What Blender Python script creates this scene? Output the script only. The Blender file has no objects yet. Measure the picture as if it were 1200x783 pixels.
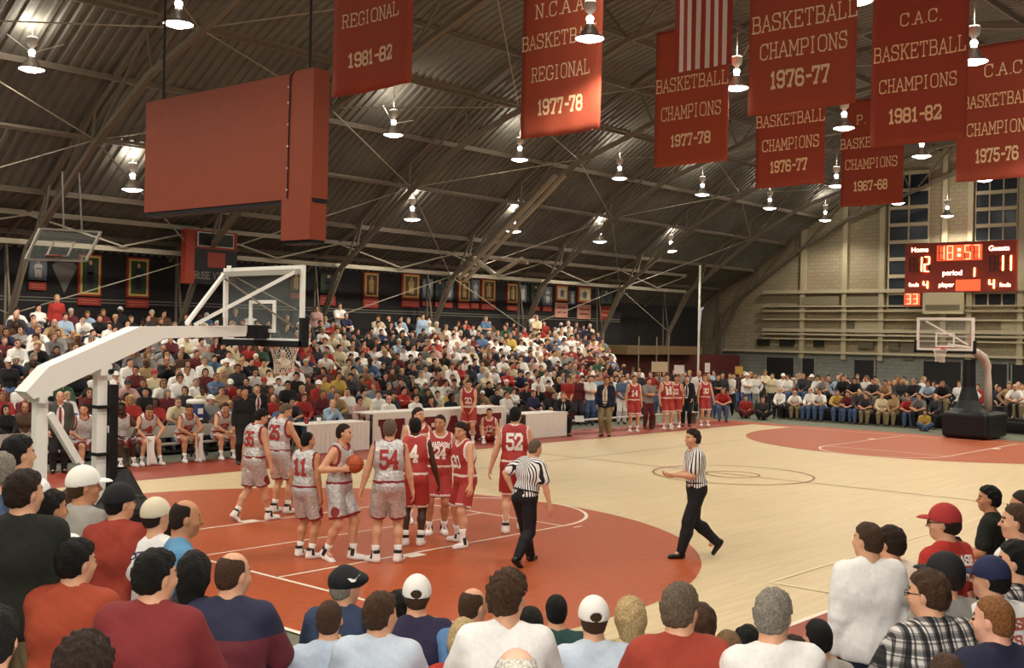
import bpy, math, random
import numpy as np
from mathutils import Vector, Matrix
from mathutils.bvhtree import BVHTree
R = math.radians
random.seed(7); NR = np.random.RandomState(11)
SC = bpy.context.scene
COL = SC.collection
# ------------------------------------------------------------------ camera
CP = np.array([-8.854, -13.541, 3.1436]); YAW, PIT, ROL, FPX = 0.72278, 0.0012236, 0.0188345, 1330.6
_cy, _sy, _cp, _sp = math.cos(YAW), math.sin(YAW), math.cos(PIT), math.sin(PIT)
CF = np.array([_cy*_cp, _sy*_cp, _sp]); _R0 = np.array([_sy, -_cy, 0.]); _U0 = np.cross(_R0, CF)
CR = _R0*math.cos(ROL) + _U0*math.sin(ROL); CU = _U0*math.cos(ROL) - _R0*math.sin(ROL)
cd = bpy.data.cameras.new('camera'); cam = bpy.data.objects.new('camera', cd); COL.objects.link(cam)
cd.sensor_width = 36; cd.lens = FPX/1200*36; cd.clip_end = 300; cd.clip_start = .1
cam.matrix_world = Matrix([[CR[0], CU[0], -CF[0], CP[0]], [CR[1], CU[1], -CF[1], CP[1]], [CR[2], CU[2], -CF[2], CP[2]], [0, 0, 0, 1]])
SC.camera = cam
# ------------------------------------------------------------------ world, exposure
w = bpy.data.worlds.new('hall_air'); SC.world = w; w.use_nodes = True
w.node_tree.nodes['Background'].inputs[0].default_value = (.9, .93, 1, 1)
w.node_tree.nodes['Background'].inputs[1].default_value = .25
fl = bpy.data.lights.new('camera_flash', 'POINT'); fl.energy = 520; fl.color = (1, .96, .9); fl.shadow_soft_size = .05   # the photographer's flash gun
flo = bpy.data.objects.new('camera_flash', fl); COL.objects.link(flo); flo.location = tuple(CP + CU*.28 + CR*.05)
SC.view_settings.view_transform = 'Standard'; SC.view_settings.look = 'None'
SC.view_settings.exposure = 0.75; SC.view_settings.gamma = 1; SC.view_settings.use_curve_mapping = False
LAMP_W = 620.0
LAMP_COL = (1.0, .93, .80)

def ray(x, y): return CF + CR*(x-600)/FPX + CU*(391.5-y)/FPX
def on(ax, val, x, y):
    d = ray(x, y); t = (val-CP[ax])/d[ax]; return CP + t*d
def dep(x, y, d): return CP + d*ray(x, y)

# ------------------------------------------------------------------ materials
MATS = {}
def mat(name, c, rough=.7, metal=0, em=0, emc=None, noise=0, nscale=30, bump=0, bscale=60, spec=.4):
    if name in MATS: return MATS[name]
    m = bpy.data.materials.new(name); m.use_nodes = True; nt = m.node_tree; b = nt.nodes['Principled BSDF']
    b.inputs['Base Color'].default_value = (*c, 1); b.inputs['Roughness'].default_value = rough
    b.inputs['Metallic'].default_value = metal; b.inputs['Specular IOR Level'].default_value = spec
    if em:
        b.inputs['Emission Color'].default_value = (*(emc or c), 1); b.inputs['Emission Strength'].default_value = em
    tc = None
    if noise or bump: tc = nt.nodes.new('ShaderNodeTexCoord')
    if noise:
        n = nt.nodes.new('ShaderNodeTexNoise'); n.inputs['Scale'].default_value = nscale; n.inputs['Detail'].default_value = 4
        nt.links.new(tc.outputs['Object'], n.inputs['Vector'])
        r = nt.nodes.new('ShaderNodeValToRGB'); nt.links.new(n.outputs['Fac'], r.inputs['Fac'])
        r.color_ramp.elements[0].position = .3; r.color_ramp.elements[1].position = .7
        r.color_ramp.elements[0].color = (*[max(0, v*(1-noise)) for v in c], 1); r.color_ramp.elements[1].color = (*[min(1, v*(1+noise)) for v in c], 1)
        nt.links.new(r.outputs['Color'], b.inputs['Base Color'])
    if bump:
        n = nt.nodes.new('ShaderNodeTexNoise'); n.inputs['Scale'].default_value = bscale; n.inputs['Detail'].default_value = 3
        nt.links.new(tc.outputs['Object'], n.inputs['Vector'])
        bp = nt.nodes.new('ShaderNodeBump'); bp.inputs['Strength'].default_value = bump; bp.inputs['Distance'].default_value = .02
        nt.links.new(n.outputs['Fac'], bp.inputs['Height']); nt.links.new(bp.outputs['Normal'], b.inputs['Normal'])
    MATS[name] = m; return m
def hexc(h):
    v = [int(h[i:i+2], 16)/255 for i in (0, 2, 4)]
    return tuple(((x+.055)/1.055)**2.4 if x > .04045 else x/12.92 for x in v)
def mh(name, h, **k): return mat(name, hexc(h), **k)

M_RED = mh('red_court_paint', 'b0542e', rough=.42, noise=.10, nscale=9, spec=.35)
M_DRED = mh('sideline_red_paint', '9a3c26', rough=.45, noise=.12, nscale=7)
M_LINE = mh('white_line_paint', 'f4e6d2', rough=.5)
M_BLINE = mh('brown_line_paint', '8a5a38', rough=.5)
M_WHITE = mh('white_enamel', 'f2efe8', rough=.45)
M_BLACK = mh('black_vinyl', '121316', rough=.5)
M_STEEL = mh('grey_truss_steel', '756a5b', rough=.6, noise=.12, nscale=3)
M_BEAM = mh('pale_beam_steel', 'a09784', rough=.5, noise=.1, nscale=2)
M_BANNER = mh('red_banner_cloth', 'a84c34', rough=.85, noise=.06, nscale=60, bump=.15, bscale=180)
M_BANNER2 = mh('deep_red_banner_cloth', '984230', rough=.85, noise=.06, nscale=60, bump=.15, bscale=180)
M_LETTER = mh('cream_felt_letter', 'f2d3a8', rough=.8)
M_NUMW = mh('white_twill_number', 'f6f0ea', rough=.8)
M_NUMR = mh('red_twill_number', 'a83a34', rough=.8)
M_SBRED = mh('scoreboard_red_enamel', '8c4028', rough=.55, noise=.05, nscale=5)
M_SBRED2 = mh('scoreboard_face_red', '9c3420', rough=.5)
M_LIT = mat('lit_amber_bulb', (1, .62, .2), em=9, emc=(1, .55, .14))
M_LITW = mat('lit_white_caption', (1, .9, .7), em=3, emc=(1, .86, .6))
M_LITR = mat('lit_red_segment', (1, .16, .05), em=2.6, emc=(1, .1, .03))
M_UNLIT = mh('unlit_segment', '5a1c14', rough=.5)
M_GREYSEG = mh('grey_unlit_digit', '4c2a20', rough=.5)
M_GLASS = mat('backboard_glass', (.85, .95, .9), rough=.02)
_b = M_GLASS.node_tree.nodes['Principled BSDF']; _b.inputs['Alpha'].default_value = .05
M_LAMPD = mat('lamp_lens_glow', (1, .97, .9), em=14, emc=(1, .95, .86))
M_SHADE = mat('lamp_reflector_aluminium', (.55, .5, .45), rough=.35, metal=.8)
M_BRICK = None
def brick_mat(name, c1, c2, cm, sx=.4, row=.2):
    m = bpy.data.materials.new(name); m.use_nodes = True; nt = m.node_tree; b = nt.nodes['Principled BSDF']; b.inputs['Roughness'].default_value = .85
    tc = nt.nodes.new('ShaderNodeTexCoord'); sp = nt.nodes.new('ShaderNodeSeparateXYZ'); cb = nt.nodes.new('ShaderNodeCombineXYZ')
    nt.links.new(tc.outputs['Object'], sp.inputs[0]); nt.links.new(sp.outputs['Y'], cb.inputs['X']); nt.links.new(sp.outputs['Z'], cb.inputs['Y'])
    br = nt.nodes.new('ShaderNodeTexBrick'); nt.links.new(cb.outputs[0], br.inputs['Vector']); br.inputs['Scale'].default_value = 1
    br.inputs['Brick Width'].default_value = sx; br.inputs['Row Height'].default_value = row; br.inputs['Mortar Size'].default_value = .012
    for k, v in (('Color1', c1), ('Color2', c2), ('Mortar', cm)): br.inputs[k].default_value = (*hexc(v), 1)
    n = nt.nodes.new('ShaderNodeTexNoise'); n.inputs['Scale'].default_value = .9; n.inputs['Detail'].default_value = 5; nt.links.new(tc.outputs['Object'], n.inputs['Vector'])
    mx = nt.nodes.new('ShaderNodeMixRGB'); mx.blend_type = 'MULTIPLY'; mx.inputs[0].default_value = .2
    nt.links.new(br.outputs['Color'], mx.inputs[1]); nt.links.new(n.outputs['Color'], mx.inputs[2]); nt.links.new(mx.outputs[0], b.inputs['Base Color'])
    return m
M_BRICK = brick_mat('tan_brick', 'b0a184', 'a69678', '8c7e66')
M_BLOCK = brick_mat('grey_painted_block', '908f86', '88877f', '74736c', .4, .2)
def wood_court():
    m = bpy.data.materials.new('maple_court'); m.use_nodes = True; nt = m.node_tree; b = nt.nodes['Principled BSDF']
    b.inputs['Roughness'].default_value = .38; b.inputs['Specular IOR Level'].default_value = .4
    tc = nt.nodes.new('ShaderNodeTexCoord'); br = nt.nodes.new('ShaderNodeTexBrick'); nt.links.new(tc.outputs['Object'], br.inputs['Vector'])
    br.inputs['Scale'].default_value = 1; br.inputs['Brick Width'].default_value = 1.1; br.inputs['Row Height'].default_value = .057; br.inputs['Mortar Size'].default_value = .0008
    br.inputs['Color1'].default_value = (*hexc('ead2a6'), 1); br.inputs['Color2'].default_value = (*hexc('e0c698'), 1); br.inputs['Mortar'].default_value = (*hexc('b09468'), 1)
    n = nt.nodes.new('ShaderNodeTexNoise'); n.inputs['Scale'].default_value = 45; n.inputs['Detail'].default_value = 4; nt.links.new(tc.outputs['Object'], n.inputs['Vector'])
    mx = nt.nodes.new('ShaderNodeMixRGB'); mx.blend_type = 'MULTIPLY'; mx.inputs[0].default_value = .16
    nt.links.new(br.outputs['Color'], mx.inputs[1]); nt.links.new(n.outputs['Color'], mx.inputs[2]); nt.links.new(mx.outputs[0], b.inputs['Base Color'])
    return m
M_MAPLE = wood_court()
M_HALL = mh('grey_green_rubber_floor', '6c6e5c', rough=.8, noise=.1, nscale=4)

# ------------------------------------------------------------------ mesh helpers
def link(o, parent=None):
    COL.objects.link(o)
    if parent is not None: o.parent = parent
    return o
def me_np(name, V, F, mats, mi=None, smooth=True):
    me = bpy.data.meshes.new(name); V = np.asarray(V, np.float32); F = np.asarray(F, np.int32); n = F.shape[1]
    me.vertices.add(len(V)); me.vertices.foreach_set('co', V.ravel())
    me.loops.add(F.size); me.loops.foreach_set('vertex_index', F.ravel())
    me.polygons.add(len(F)); me.polygons.foreach_set('loop_start', np.arange(0, F.size, n, dtype=np.int32))
    if mi is not None: me.polygons.foreach_set('material_index', np.asarray(mi, np.int32))
    me.polygons.foreach_set('use_smooth', np.full(len(F), smooth))
    for m in mats: me.materials.append(m)
    me.update(calc_edges=True); return me
class MB:
    def __init__(s): s.v = []; s.f = []; s.m = []; s.ms = []
    def mi(s, m):
        if m not in s.ms: s.ms.append(m)
        return s.ms.index(m)
    def box(s, x0, x1, y0, y1, z0, z1, m): return s.boxm(Matrix.Translation(((x0+x1)/2, (y0+y1)/2, (z0+z1)/2)), x1-x0, y1-y0, z1-z0, m)
    def boxm(s, M, sx, sy, sz, m):
        n = len(s.v); k = s.mi(m)
        for a in (-.5, .5):
            for b in (-.5, .5):
                for c in (-.5, .5): s.v.append(tuple(M @ Vector((a*sx, b*sy, c*sz))))
        for f in ((0, 1, 3, 2), (4, 6, 7, 5), (0, 4, 5, 1), (2, 3, 7, 6), (0, 2, 6, 4), (1, 5, 7, 3)): s.f.append(tuple(n+i for i in f)); s.m.append(k)
        return s
    def bar(s, a, b, w, h, m):
        a, b = Vector(a), Vector(b); d = b-a; q = d.to_track_quat('X', 'Z').to_matrix().to_4x4()
        return s.boxm(Matrix.Translation((a+b)/2) @ q, d.length, w, h, m)
    def tube(s, pts, r, m, n=8, cap=True, closed=False):
        pts = [Vector(p) for p in pts]; rr = r if isinstance(r, (list, tuple)) else [r]*len(pts); k = s.mi(m); base = len(s.v); N = len(pts)
        for i, p in enumerate(pts):
            if closed: d = pts[(i+1) % N]-pts[i-1]
            else: d = pts[min(i+1, N-1)]-pts[max(i-1, 0)]
            q = d.to_track_quat('Z', 'Y')
            for j in range(n):
                a = 2*math.pi*j/n; s.v.append(tuple(p + q @ Vector((math.cos(a)*rr[i], math.sin(a)*rr[i], 0))))
        for i in range(N if closed else N-1):
            for j in range(n):
                a = base+i*n+j; b_ = base+i*n+(j+1) % n; c = base+((i+1) % N)*n+(j+1) % n; d = base+((i+1) % N)*n+j
                s.f.append((a, b_, c, d)); s.m.append(k)
        if cap and not closed:
            s.f.append(tuple(base+j for j in range(n))[::-1]); s.m.append(k)
            s.f.append(tuple(base+(N-1)*n+j for j in range(n))); s.m.append(k)
        return s
    def lathe(s, prof, m, n=16, c=(0, 0, 0)):
        k = s.mi(m); base = len(s.v)
        for r, z in prof:
            for j in range(n):
                a = 2*math.pi*j/n; s.v.append((c[0]+r*math.cos(a), c[1]+r*math.sin(a), c[2]+z))
        for i in range(len(prof)-1):
            for j in range(n):
                s.f.append((base+i*n+j, base+i*n+(j+1) % n, base+(i+1)*n+(j+1) % n, base+(i+1)*n+j)); s.m.append(k)
        return s
    def poly(s, pts, m, th=None):
        k = s.mi(m); n = len(s.v); s.v += [tuple(p) for p in pts]; s.f.append(tuple(range(n, n+len(pts)))); s.m.append(k); return s
    def mesh(s, name, smooth=False):
        me = bpy.data.meshes.new(name); me.from_pydata(s.v, [], s.f)
        for m in s.ms: me.materials.append(m)
        me.polygons.foreach_set('material_index', s.m)
        if smooth: me.polygons.foreach_set('use_smooth', [True]*len(s.f))
        me.update(); return me
    def obj(s, name, parent=None, smooth=False):
        return link(bpy.data.objects.new(name, s.mesh(name, smooth)), parent)
def tag(o, label, cat, group=None, kind=None):
    o['label'] = label; o['category'] = cat
    if group: o['group'] = group
    if kind: o['kind'] = kind
    return o
def st(o, label=None):
    o['kind'] = 'structure'
    if label: o['label'] = label; o['category'] = 'structure'
    return o
def thing(name, label, cat, loc=(0, 0, 0), rz=0, group=None):
    o = bpy.data.objects.new(name, None); o.empty_display_size = .1; link(o); o.location = loc; o.rotation_euler = (0, 0, rz)
    return tag(o, label, cat, group)
UNITBOX = {}
def member(name, a, b, w, h, m, parent):
    key = m.name
    if key not in UNITBOX: UNITBOX[key] = MB().box(-.5, .5, -.5, .5, -.5, .5, m).mesh('bar')
    o = bpy.data.objects.new(name, UNITBOX[key]); a, b = Vector(a), Vector(b); d = b-a
    o.matrix_world = Matrix.Translation((a+b)/2) @ d.to_track_quat('X', 'Z').to_matrix().to_4x4() @ Matrix.Diagonal((d.length, w, h, 1))
    return link(o, parent)

# ------------------------------------------------------------------ THE HALL
XW, X0 = 47.5, -20.
YC = 1.0
LP = [(21.6, 5.0), (20.2, 6.1), (18.2, 7.0), (15.2, 9.25), (12.3, 11.1), (9.5, 12.5), (5.5, 13.6), (1.0, 14.1)]     # roof profile on the far side
PROF = LP + [(2*YC-y, z) for y, z in LP[-2::-1]]
LI = [(20.3, 0), (20.0, 3.4), (19.0, 5.4), (15.2, 8.1), (12.5, 9.6), (10.3, 10.3), (6, 11.9), (1.0, 12.7)]            # inner chord
INNER = LI + [(2*YC-y, z) for y, z in LI[-2::-1]]
st(MB().box(X0, XW, -22, 22.5, -.3, 0, M_HALL).obj('floor'), 'grey green hall floor around the court')
def roof():
    V, F = [], []
    P = [(float(a[0]), float(a[1])) for a in PROF]; n = len(P)
    xs = []
    p = .30; x = X0
    while x < XW:
        xs += [(x, 0), (x+.11, 0), (x+.15, .05), (x+.26, .05)]; x += p
    for x, h in xs:
        for y, z in P: V.append((x, y + h*(1 if y > YC else -1)*-.5, z - h))
    for i in range(len(xs)-1):
        for j in range(n-1): a = i*n+j; F.append((a, a+1, a+n+1, a+n))
    me = me_np('roof_deck', V, F, [mh('corrugated_roof_deck', '6f6b62', rough=.62, noise=.15, nscale=.8)], smooth=False)
    return link(bpy.data.objects.new('ceiling', me))
st(roof(), 'dark corrugated metal roof deck of the arched hall')
# far end wall, built up to the roof line
def wall_far():
    mb = MB()
    top = [(YC+20.6, 4.4)] + [(y-.1, z) for y, z in LP[1:]]
    pts = [(22, 0)] + [(21.6, 4.8)] + LP[1:] + [(2*YC-y, z) for y, z in LP[-2::-1]] + [(-20, 0)]
    k = MB(); k.poly([(XW, y, z) for y, z in pts], M_BRICK); return k.obj('wall_far')
WF = st(wall_far(), 'tan brick end wall of the hall')
for nm, y in (('wall_left', 21.7), ('wall_right', -19.9)):
    st(MB().box(X0, XW, min(y, y+.2 if y > 0 else y-.2), max(y, y+.2 if y > 0 else y-.2), 0, 5.0, mh('dark_side_wall', '2e2b2a', rough=.9)).obj(nm), 'dark side wall ' + ('behind the bleachers' if y > 0 else 'behind the camera'))
k = MB(); k.poly([(X0, y, z) for y, z in [(22, 0)]+PROF+[(-20, 0)]], mh('near_end_wall', '7a7264')); st(k.obj('wall_near'), 'end wall behind the photographer')
# inner dark liner wall carrying the portraits
M_DARK = mh('dark_liner_panel', '221f20', rough=.85, noise=.15, nscale=1.2)
st(MB().box(X0, 38.5, 20.8, 20.9, 0, 5.75, M_DARK).obj('wall_back_of_bleachers'), 'dark liner wall behind the top bleacher row')
for i, z in enumerate((3.95, 4.05)):
    st(MB().box(X0, 38.4, 20.785, 20.80, z-.02, z+.02, mh('rail_grey', '6f6a62', rough=.4)).obj('trim_%d' % (i+1)), 'thin grey rail along the dark liner wall')
# end-wall relief
M_PIL = mh('wall_column_paint', 'b5a88a', rough=.7); M_GIRT = mh('wall_girt_paint', 'bcae90', rough=.6); M_SHAD = mh('grey_duct', '8a8068', rough=.7)
def ypx(x): return on(0, XW-.1, x, 400)[1]
def zpx(x, y): return on(0, XW-.1, x, y)[2]
def profz(y):
    for (a, b), (c, d) in zip(PROF[:-1], PROF[1:]):
        if c <= y <= a: return b + (d-b)*(a-y)/(a-c)
    return 5
for x in (941, 990, 1033, 1106, 1150-14, 1196, 1250, 1300, 1370, 1440):
    y = ypx(x); MB().box(XW-.28, XW, y-.13, y+.13, 2.2, profz(y)-.1, M_PIL).obj('wall_column', WF)
for z, t in ((5.78, .09), (4.75, .05), (5.0, .04), (3.72, .09), (3.5, .05), (3.25, .04), (4.3, .04), (2.55, .06)):
    MB().box(XW-.34, XW-.01, -18, 17.5 if z > 3 else 20, z-t, z+t, M_GIRT).obj('wall_girt', WF)
MB().box(XW-.12, XW, -18, 20.5, 0, 2.62, M_BLOCK).obj('block_wainscot', WF)
for a, b, c, d in ((940, 984, 348, 358), (992, 1030, 348, 358), (1092, 1131, 346, 352)):
    MB().box(XW-.3, XW-.02, ypx(b), ypx(a), zpx(a, d), zpx(a, c), M_SHAD).obj('wall_duct', WF)
for a, b, c, d in ((1001, 1031, 376, 392), (1173, 1200, 376, 394), (1086, 1118, 352, 366)):
    MB().box(XW-.1, XW-.01, ypx(b), ypx(a), zpx(a, d), zpx(a, c), mh('pale_wall_panel', 'cabf9e')).obj('wall_panel', WF)
for a, b, c, d in ((990, 1001, 378, 386), (1058, 1072, 402, 422), (1006, 1024, 398, 408), (1042, 1054, 400, 410)):
    v = MB().box(XW-.2, XW-.12, ypx(b), ypx(a), zpx(a, d), zpx(a, c), mh('vent_grey', '6e6656')).obj('wall_vent', WF)
def window(n, xa, xb, ya, yb, rows, cols):
    y1, y0 = ypx(xa), ypx(xb); z0, z1 = zpx(xa, yb), zpx(xa, ya)
    fr = MB(); m = M_GIRT
    dy, dz = (y1-y0)/cols, (z1-z0)/rows
    for i in range(rows+1): fr.box(XW-.2, XW-.02, y0, y1, z0+i*dz-.09, z0+i*dz+.09, m)
    for j in range(cols+1): fr.box(XW-.16, XW-.02, y0+j*dy-.03, y0+j*dy+.03, z0, z1, m)
    o = st(fr.obj('window_%d' % n), 'tall dark end wall window ' + ('left of' if n == 1 else 'above' if n == 2 else 'right of') + ' the lit scoreboard')
    for i in range(rows):
        for j in range(cols):
            MB().box(XW-.1, XW-.05, y0+j*dy+.03, y0+(j+1)*dy-.03, z0+i*dz+.09, z0+(i+1)*dz-.09, mh('night_window_pane', '232a33', rough=.25)).obj('pane', o)
window(1, 1040, 1086, 205, 364, 8, 2); window(2, 1141, 1190, 150, 362, 11, 3); window(3, 1260, 1310, 130, 362, 11, 3)
def door(n, xa, xb, lab, zt=2.2):
    y1, y0 = ypx(xa), ypx(xb); o = st(MB().box(XW-.22, XW-.12, y0, y1, 0, zt, mh('dark_doorway', '1f1d1e', rough=.6)).obj('door_%d' % n), lab)
    MB().box(XW-.26, XW-.12, y0-.07, y0, 0, zt+.08, M_BLOCK).obj('door_jamb', o); MB().box(XW-.26, XW-.12, y1, y1+.07, 0, zt+.08, M_BLOCK).obj('door_jamb', o)
    return o
door(1, 1003, 1026, 'narrow dark doorway in the grey wainscot of the end wall'); door(2, 1084, 1128, 'wide dark doorway behind the far basket', 2.25)
door(3, 1157, 1182, 'dark doorway right of the far basket pad'); door(4, 1188, 1215, 'dark doorway at the right end of the wainscot')
door(5, 942, 956, 'small dark doorway at the left end of the wainscot'); door(6, 900, 932, 'dark glazed opening left of the end wall doors')
for a, b in ((888, 902), (914, 931), (954, 966)):
    MB().box(XW-.2, XW-.12, ypx(b), ypx(a), 2.85, 3.2, mh('dark_vent', '26241f')).obj('wall_vent', WF)

# roof trusses, purlins
BAY = [-11.3, -5.4, .5, 6.6, 12.4, 18.3, 24.2, 30.0, 35.9, 41.7, 47.1]
def lerp_prof(P, t):
    L = [0]
    for a, b in zip(P[:-1], P[1:]): L.append(L[-1]+math.dist(a, b))
    s = t*L[-1]
    for i in range(len(P)-1):
        if s <= L[i+1] or i == len(P)-2:
            u = (s-L[i])/(L[i+1]-L[i]); return (P[i][0]+(P[i+1][0]-P[i][0])*u, P[i][1]+(P[i+1][1]-P[i][1])*u)
for bi, x in enumerate(BAY):
    t = thing('roof_truss', '%s arched steel roof truss counted from the near end of the hall' % ['first', 'second', 'third', 'fourth', 'fifth', 'sixth', 'seventh', 'eighth', 'ninth', 'tenth', 'eleventh'][bi], 'truss', (x, YC, 0), 0, 'arched roof trusses')
    def pt(p): return (0, p[0]-YC, p[1])
    for a, b in zip(PROF[:-1], PROF[1:]): member('top_chord', (0, a[0]-YC, a[1]-.12), (0, b[0]-YC, b[1]-.12), .13, .13, M_STEEL, t)
    for a, b in zip(INNER[:-1], INNER[1:]): member('bottom_chord', pt(a), pt(b), .16, .14, M_STEEL, t)
    N = 30
    for i in range(N):
        a = lerp_prof(INNER, (i+.0)/N) if i % 2 == 0 else lerp_prof(PROF, i/N); b = lerp_prof(PROF, (i+1)/N) if i % 2 == 0 else lerp_prof(INNER, (i+1)/N)
        member('web', (0, a[0]-YC, a[1]-.08), (0, b[0]-YC, b[1]-.08), .06, .06, M_STEEL, t)
pur = thing('roof_purlins', 'long grey steel purlins running lengthwise under the roof deck', 'purlins', (0, 0, 0))
for t_ in np.linspace(.04, .96, 19):
    y, z = lerp_prof(PROF, t_); member('purlin', (X0, y, z-.14), (XW-.05, y, z-.14), .08, .16, M_STEEL, pur)
for y, z in ((19.0, 5.6), (19.0, 6.45), (15.2, 8.25), (10.3, 10.5)):
    tb = thing('longitudinal_beam', 'pale steel beam running lengthwise %s' % {5.6: 'just above the row of portraits', 6.45: 'second above the portraits', 8.25: 'between the trusses above the bleachers', 10.5: 'high between the trusses near the banners'}[z], 'beam')
    member('beam', (X0, y, z), (41.7, y, z), .10 if z < 7 else .06, .15 if z < 7 else .06, M_BEAM if z < 7 else M_STEEL, tb)
# cross bracing wires between trusses
br = thing('roof_bracing', 'thin steel cross bracing rods between the roof trusses', 'bracing')
for i in range(len(BAY)-2):
    xa, xb = BAY[i], BAY[i+1]
    for j in range(0, len(LI)-2):
        a, b = LI[j+1], LI[j+2] if j+2 < len(LI) else LI[-1]
        if (i+j) % 2: member('rod', (xa, a[0], a[1]+.1), (xb, b[0], b[1]+.1), .03, .03, M_BEAM, br)
        else: member('rod', (xb, a[0], a[1]+.1), (xa, b[0], b[1]+.1), .03, .03, M_BEAM, br)
for i in range(len(BAY)-2):        # knee braces at the lower beam
    for x, s in ((BAY[i], 1), (BAY[i+1], -1)): member('brace', (x, 19, 6.4), ((BAY[i]+BAY[i+1])/2, 18.8, 5.68), .05, .05, M_BEAM, br)

# ------------------------------------------------------------------ COURT
CL = 28.65
st(MB().box(-1.44, CL+1.0, -10.2, 9.95, 0, .012, M_MAPLE).obj('court_floor'), 'cream maple court boards')
def flat(name, pts, z, m, lab):
    k = MB(); k.poly([(x, y, z) for x, y in pts], m); return st(k.obj(name), lab)
def ring(name, cx, cy, r, w_, z, m, lab, a0=0, a1=360, n=72):
    k = MB(); base = []
    for i in range(n+1):
        a = R(a0+(a1-a0)*i/n)
        base.append(((cx+(r-w_/2)*math.cos(a), cy+(r-w_/2)*math.sin(a), z), (cx+(r+w_/2)*math.cos(a), cy+(r+w_/2)*math.sin(a), z)))
    for a, b in zip(base[:-1], base[1:]): k.poly([a[0], a[1], b[1], b[0]], m)
    return st(k.obj(name), lab)
def arc_area(cx, sgn, x_edge):
    pts = [(x_edge, -6.02), ]
    for i in range(49):
        a = R(-90+180*i/48); pts.append((cx+sgn*6.02*math.cos(a), 6.02*math.sin(a)))
    pts.append((x_edge, 6.02)); return pts if sgn > 0 else pts[::-1]
flat('paint_area_near', arc_area(1.6, 1, 0), .016, M_RED, 'red painted three point area under the near basket')
flat('paint_area_far', arc_area(CL-1.6, -1, CL), .016, M_RED, 'red painted three point area under the far basket')
flat('paint_border_near', [(-1.44, -10.2), (0, -10.2), (0, 9.95), (-1.44, 9.95)], .016, M_RED, 'red border behind the near baseline')
flat('paint_border_far', [(CL, -10.2), (CL+1, -10.2), (CL+1, 9.95), (CL, 9.95)], .016, M_RED, 'red border behind the far baseline')
flat('paint_border_left', [(0, 7.62), (CL, 7.62), (CL, 9.95), (0, 9.95)], .0165, M_DRED, 'red border along the bench sideline')
flat('paint_border_right', [(0, -10.2), (CL, -10.2), (CL, -7.62), (0, -7.62)], .0165, M_DRED, 'red border along the near sideline')
def stripe(name, a, b, w_, z, m, lab):
    a, b = Vector((*a, 0)), Vector((*b, 0)); d = (b-a).normalized(); n = Vector((-d.y, d.x, 0))*w_/2
    return flat(name, [(a-n)[:2], (b-n)[:2], (b+n)[:2], (a+n)[:2]], z, m, lab)
LZ = .020
stripe('court_line', (0, -7.6), (0, 7.6), .06, LZ, M_LINE, 'white near baseline')
stripe('court_line', (CL, -7.6), (CL, 7.6), .06, LZ, M_LINE, 'white far baseline')
stripe('court_line', (0, -7.62), (CL, -7.62), .07, LZ, M_LINE, 'white near sideline')
stripe('court_line', (-1.44, -10.2), (-1.44, 9.95), .07, LZ, M_LINE, 'white outer border line behind the near baseline')
stripe('court_line', (CL/2, -7.6), (CL/2, 7.6), .04, .018, M_BLINE, 'thin brown half court line')
ring('court_line', CL/2, 0, 1.83, .05, LZ, M_BLINE, 'brown centre circle'); ring('court_line', CL/2, 0, .61, .05, LZ, M_BLINE, 'small brown inner centre circle')
for s, bx, nm in ((1, 0, 'near'), (-1, CL, 'far')):
    for y in (-1.83, 1.83):
        stripe('court_line', (bx, y), (bx+s*5.79, y), .05, LZ, M_LINE, 'white lane line of the %s key, %s' % (nm, 'bench side' if y > 0 else 'spectator side'))
        for q, (d0, d1, w_) in enumerate(((2.13, 2.44, .2), (3.35, 3.40, .2), (4.27, 4.32, .2))):
            if q and s < 0: continue
            yo = y + (.13 if y > 0 else -.13)
            if q == 0: stripe('court_line', (bx+s*d0, yo), (bx+s*d1, yo), w_, LZ, M_LINE, 'white lane block of the %s key, %s' % (nm, 'bench side' if y > 0 else 'spectator side'))
    stripe('court_line', (bx, 0), (bx+s*5.79, 0), .04, .0195, M_LINE if s > 0 else mh('faint_line', 'c87a5a'), 'thin line up the middle of the %s key' % nm)
    stripe('court_line', (bx+s*5.79, -1.83), (bx+s*5.79, 1.83), .05, LZ, M_LINE, 'white free throw line of the %s key' % nm)
    ring('court_line', bx+s*5.79, 0, 1.83, .06, LZ, M_LINE, 'white free throw circle of the %s key' % nm, -90 if s > 0 else 90, 90 if s > 0 else 270)
stripe('court_line', (5.79, -2.05), (6.0, -2.05), .05, LZ, M_LINE, 'short white hash beside the near free throw circle')
A = on(2, 0, 902, 684); B = on(2, 0, 975, 657); D = on(2, 0, 958, 692)
stripe('court_line', (A[0], A[1]), (A[0]+14, A[1]), .05, LZ, mh('faint_cream_line', 'ecdcb8'), 'faint cream volleyball line running down the court')
stripe('court_line', (A[0], A[1]), (A[0], -7.6), .05, LZ, MATS['faint_cream_line'], 'faint cream volleyball end line')
stripe('court_line', (A[0], 4.5), (A[0]+18, 4.5), .03, .0185, M_BLINE, 'thin brown line on the far side of the court')

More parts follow.
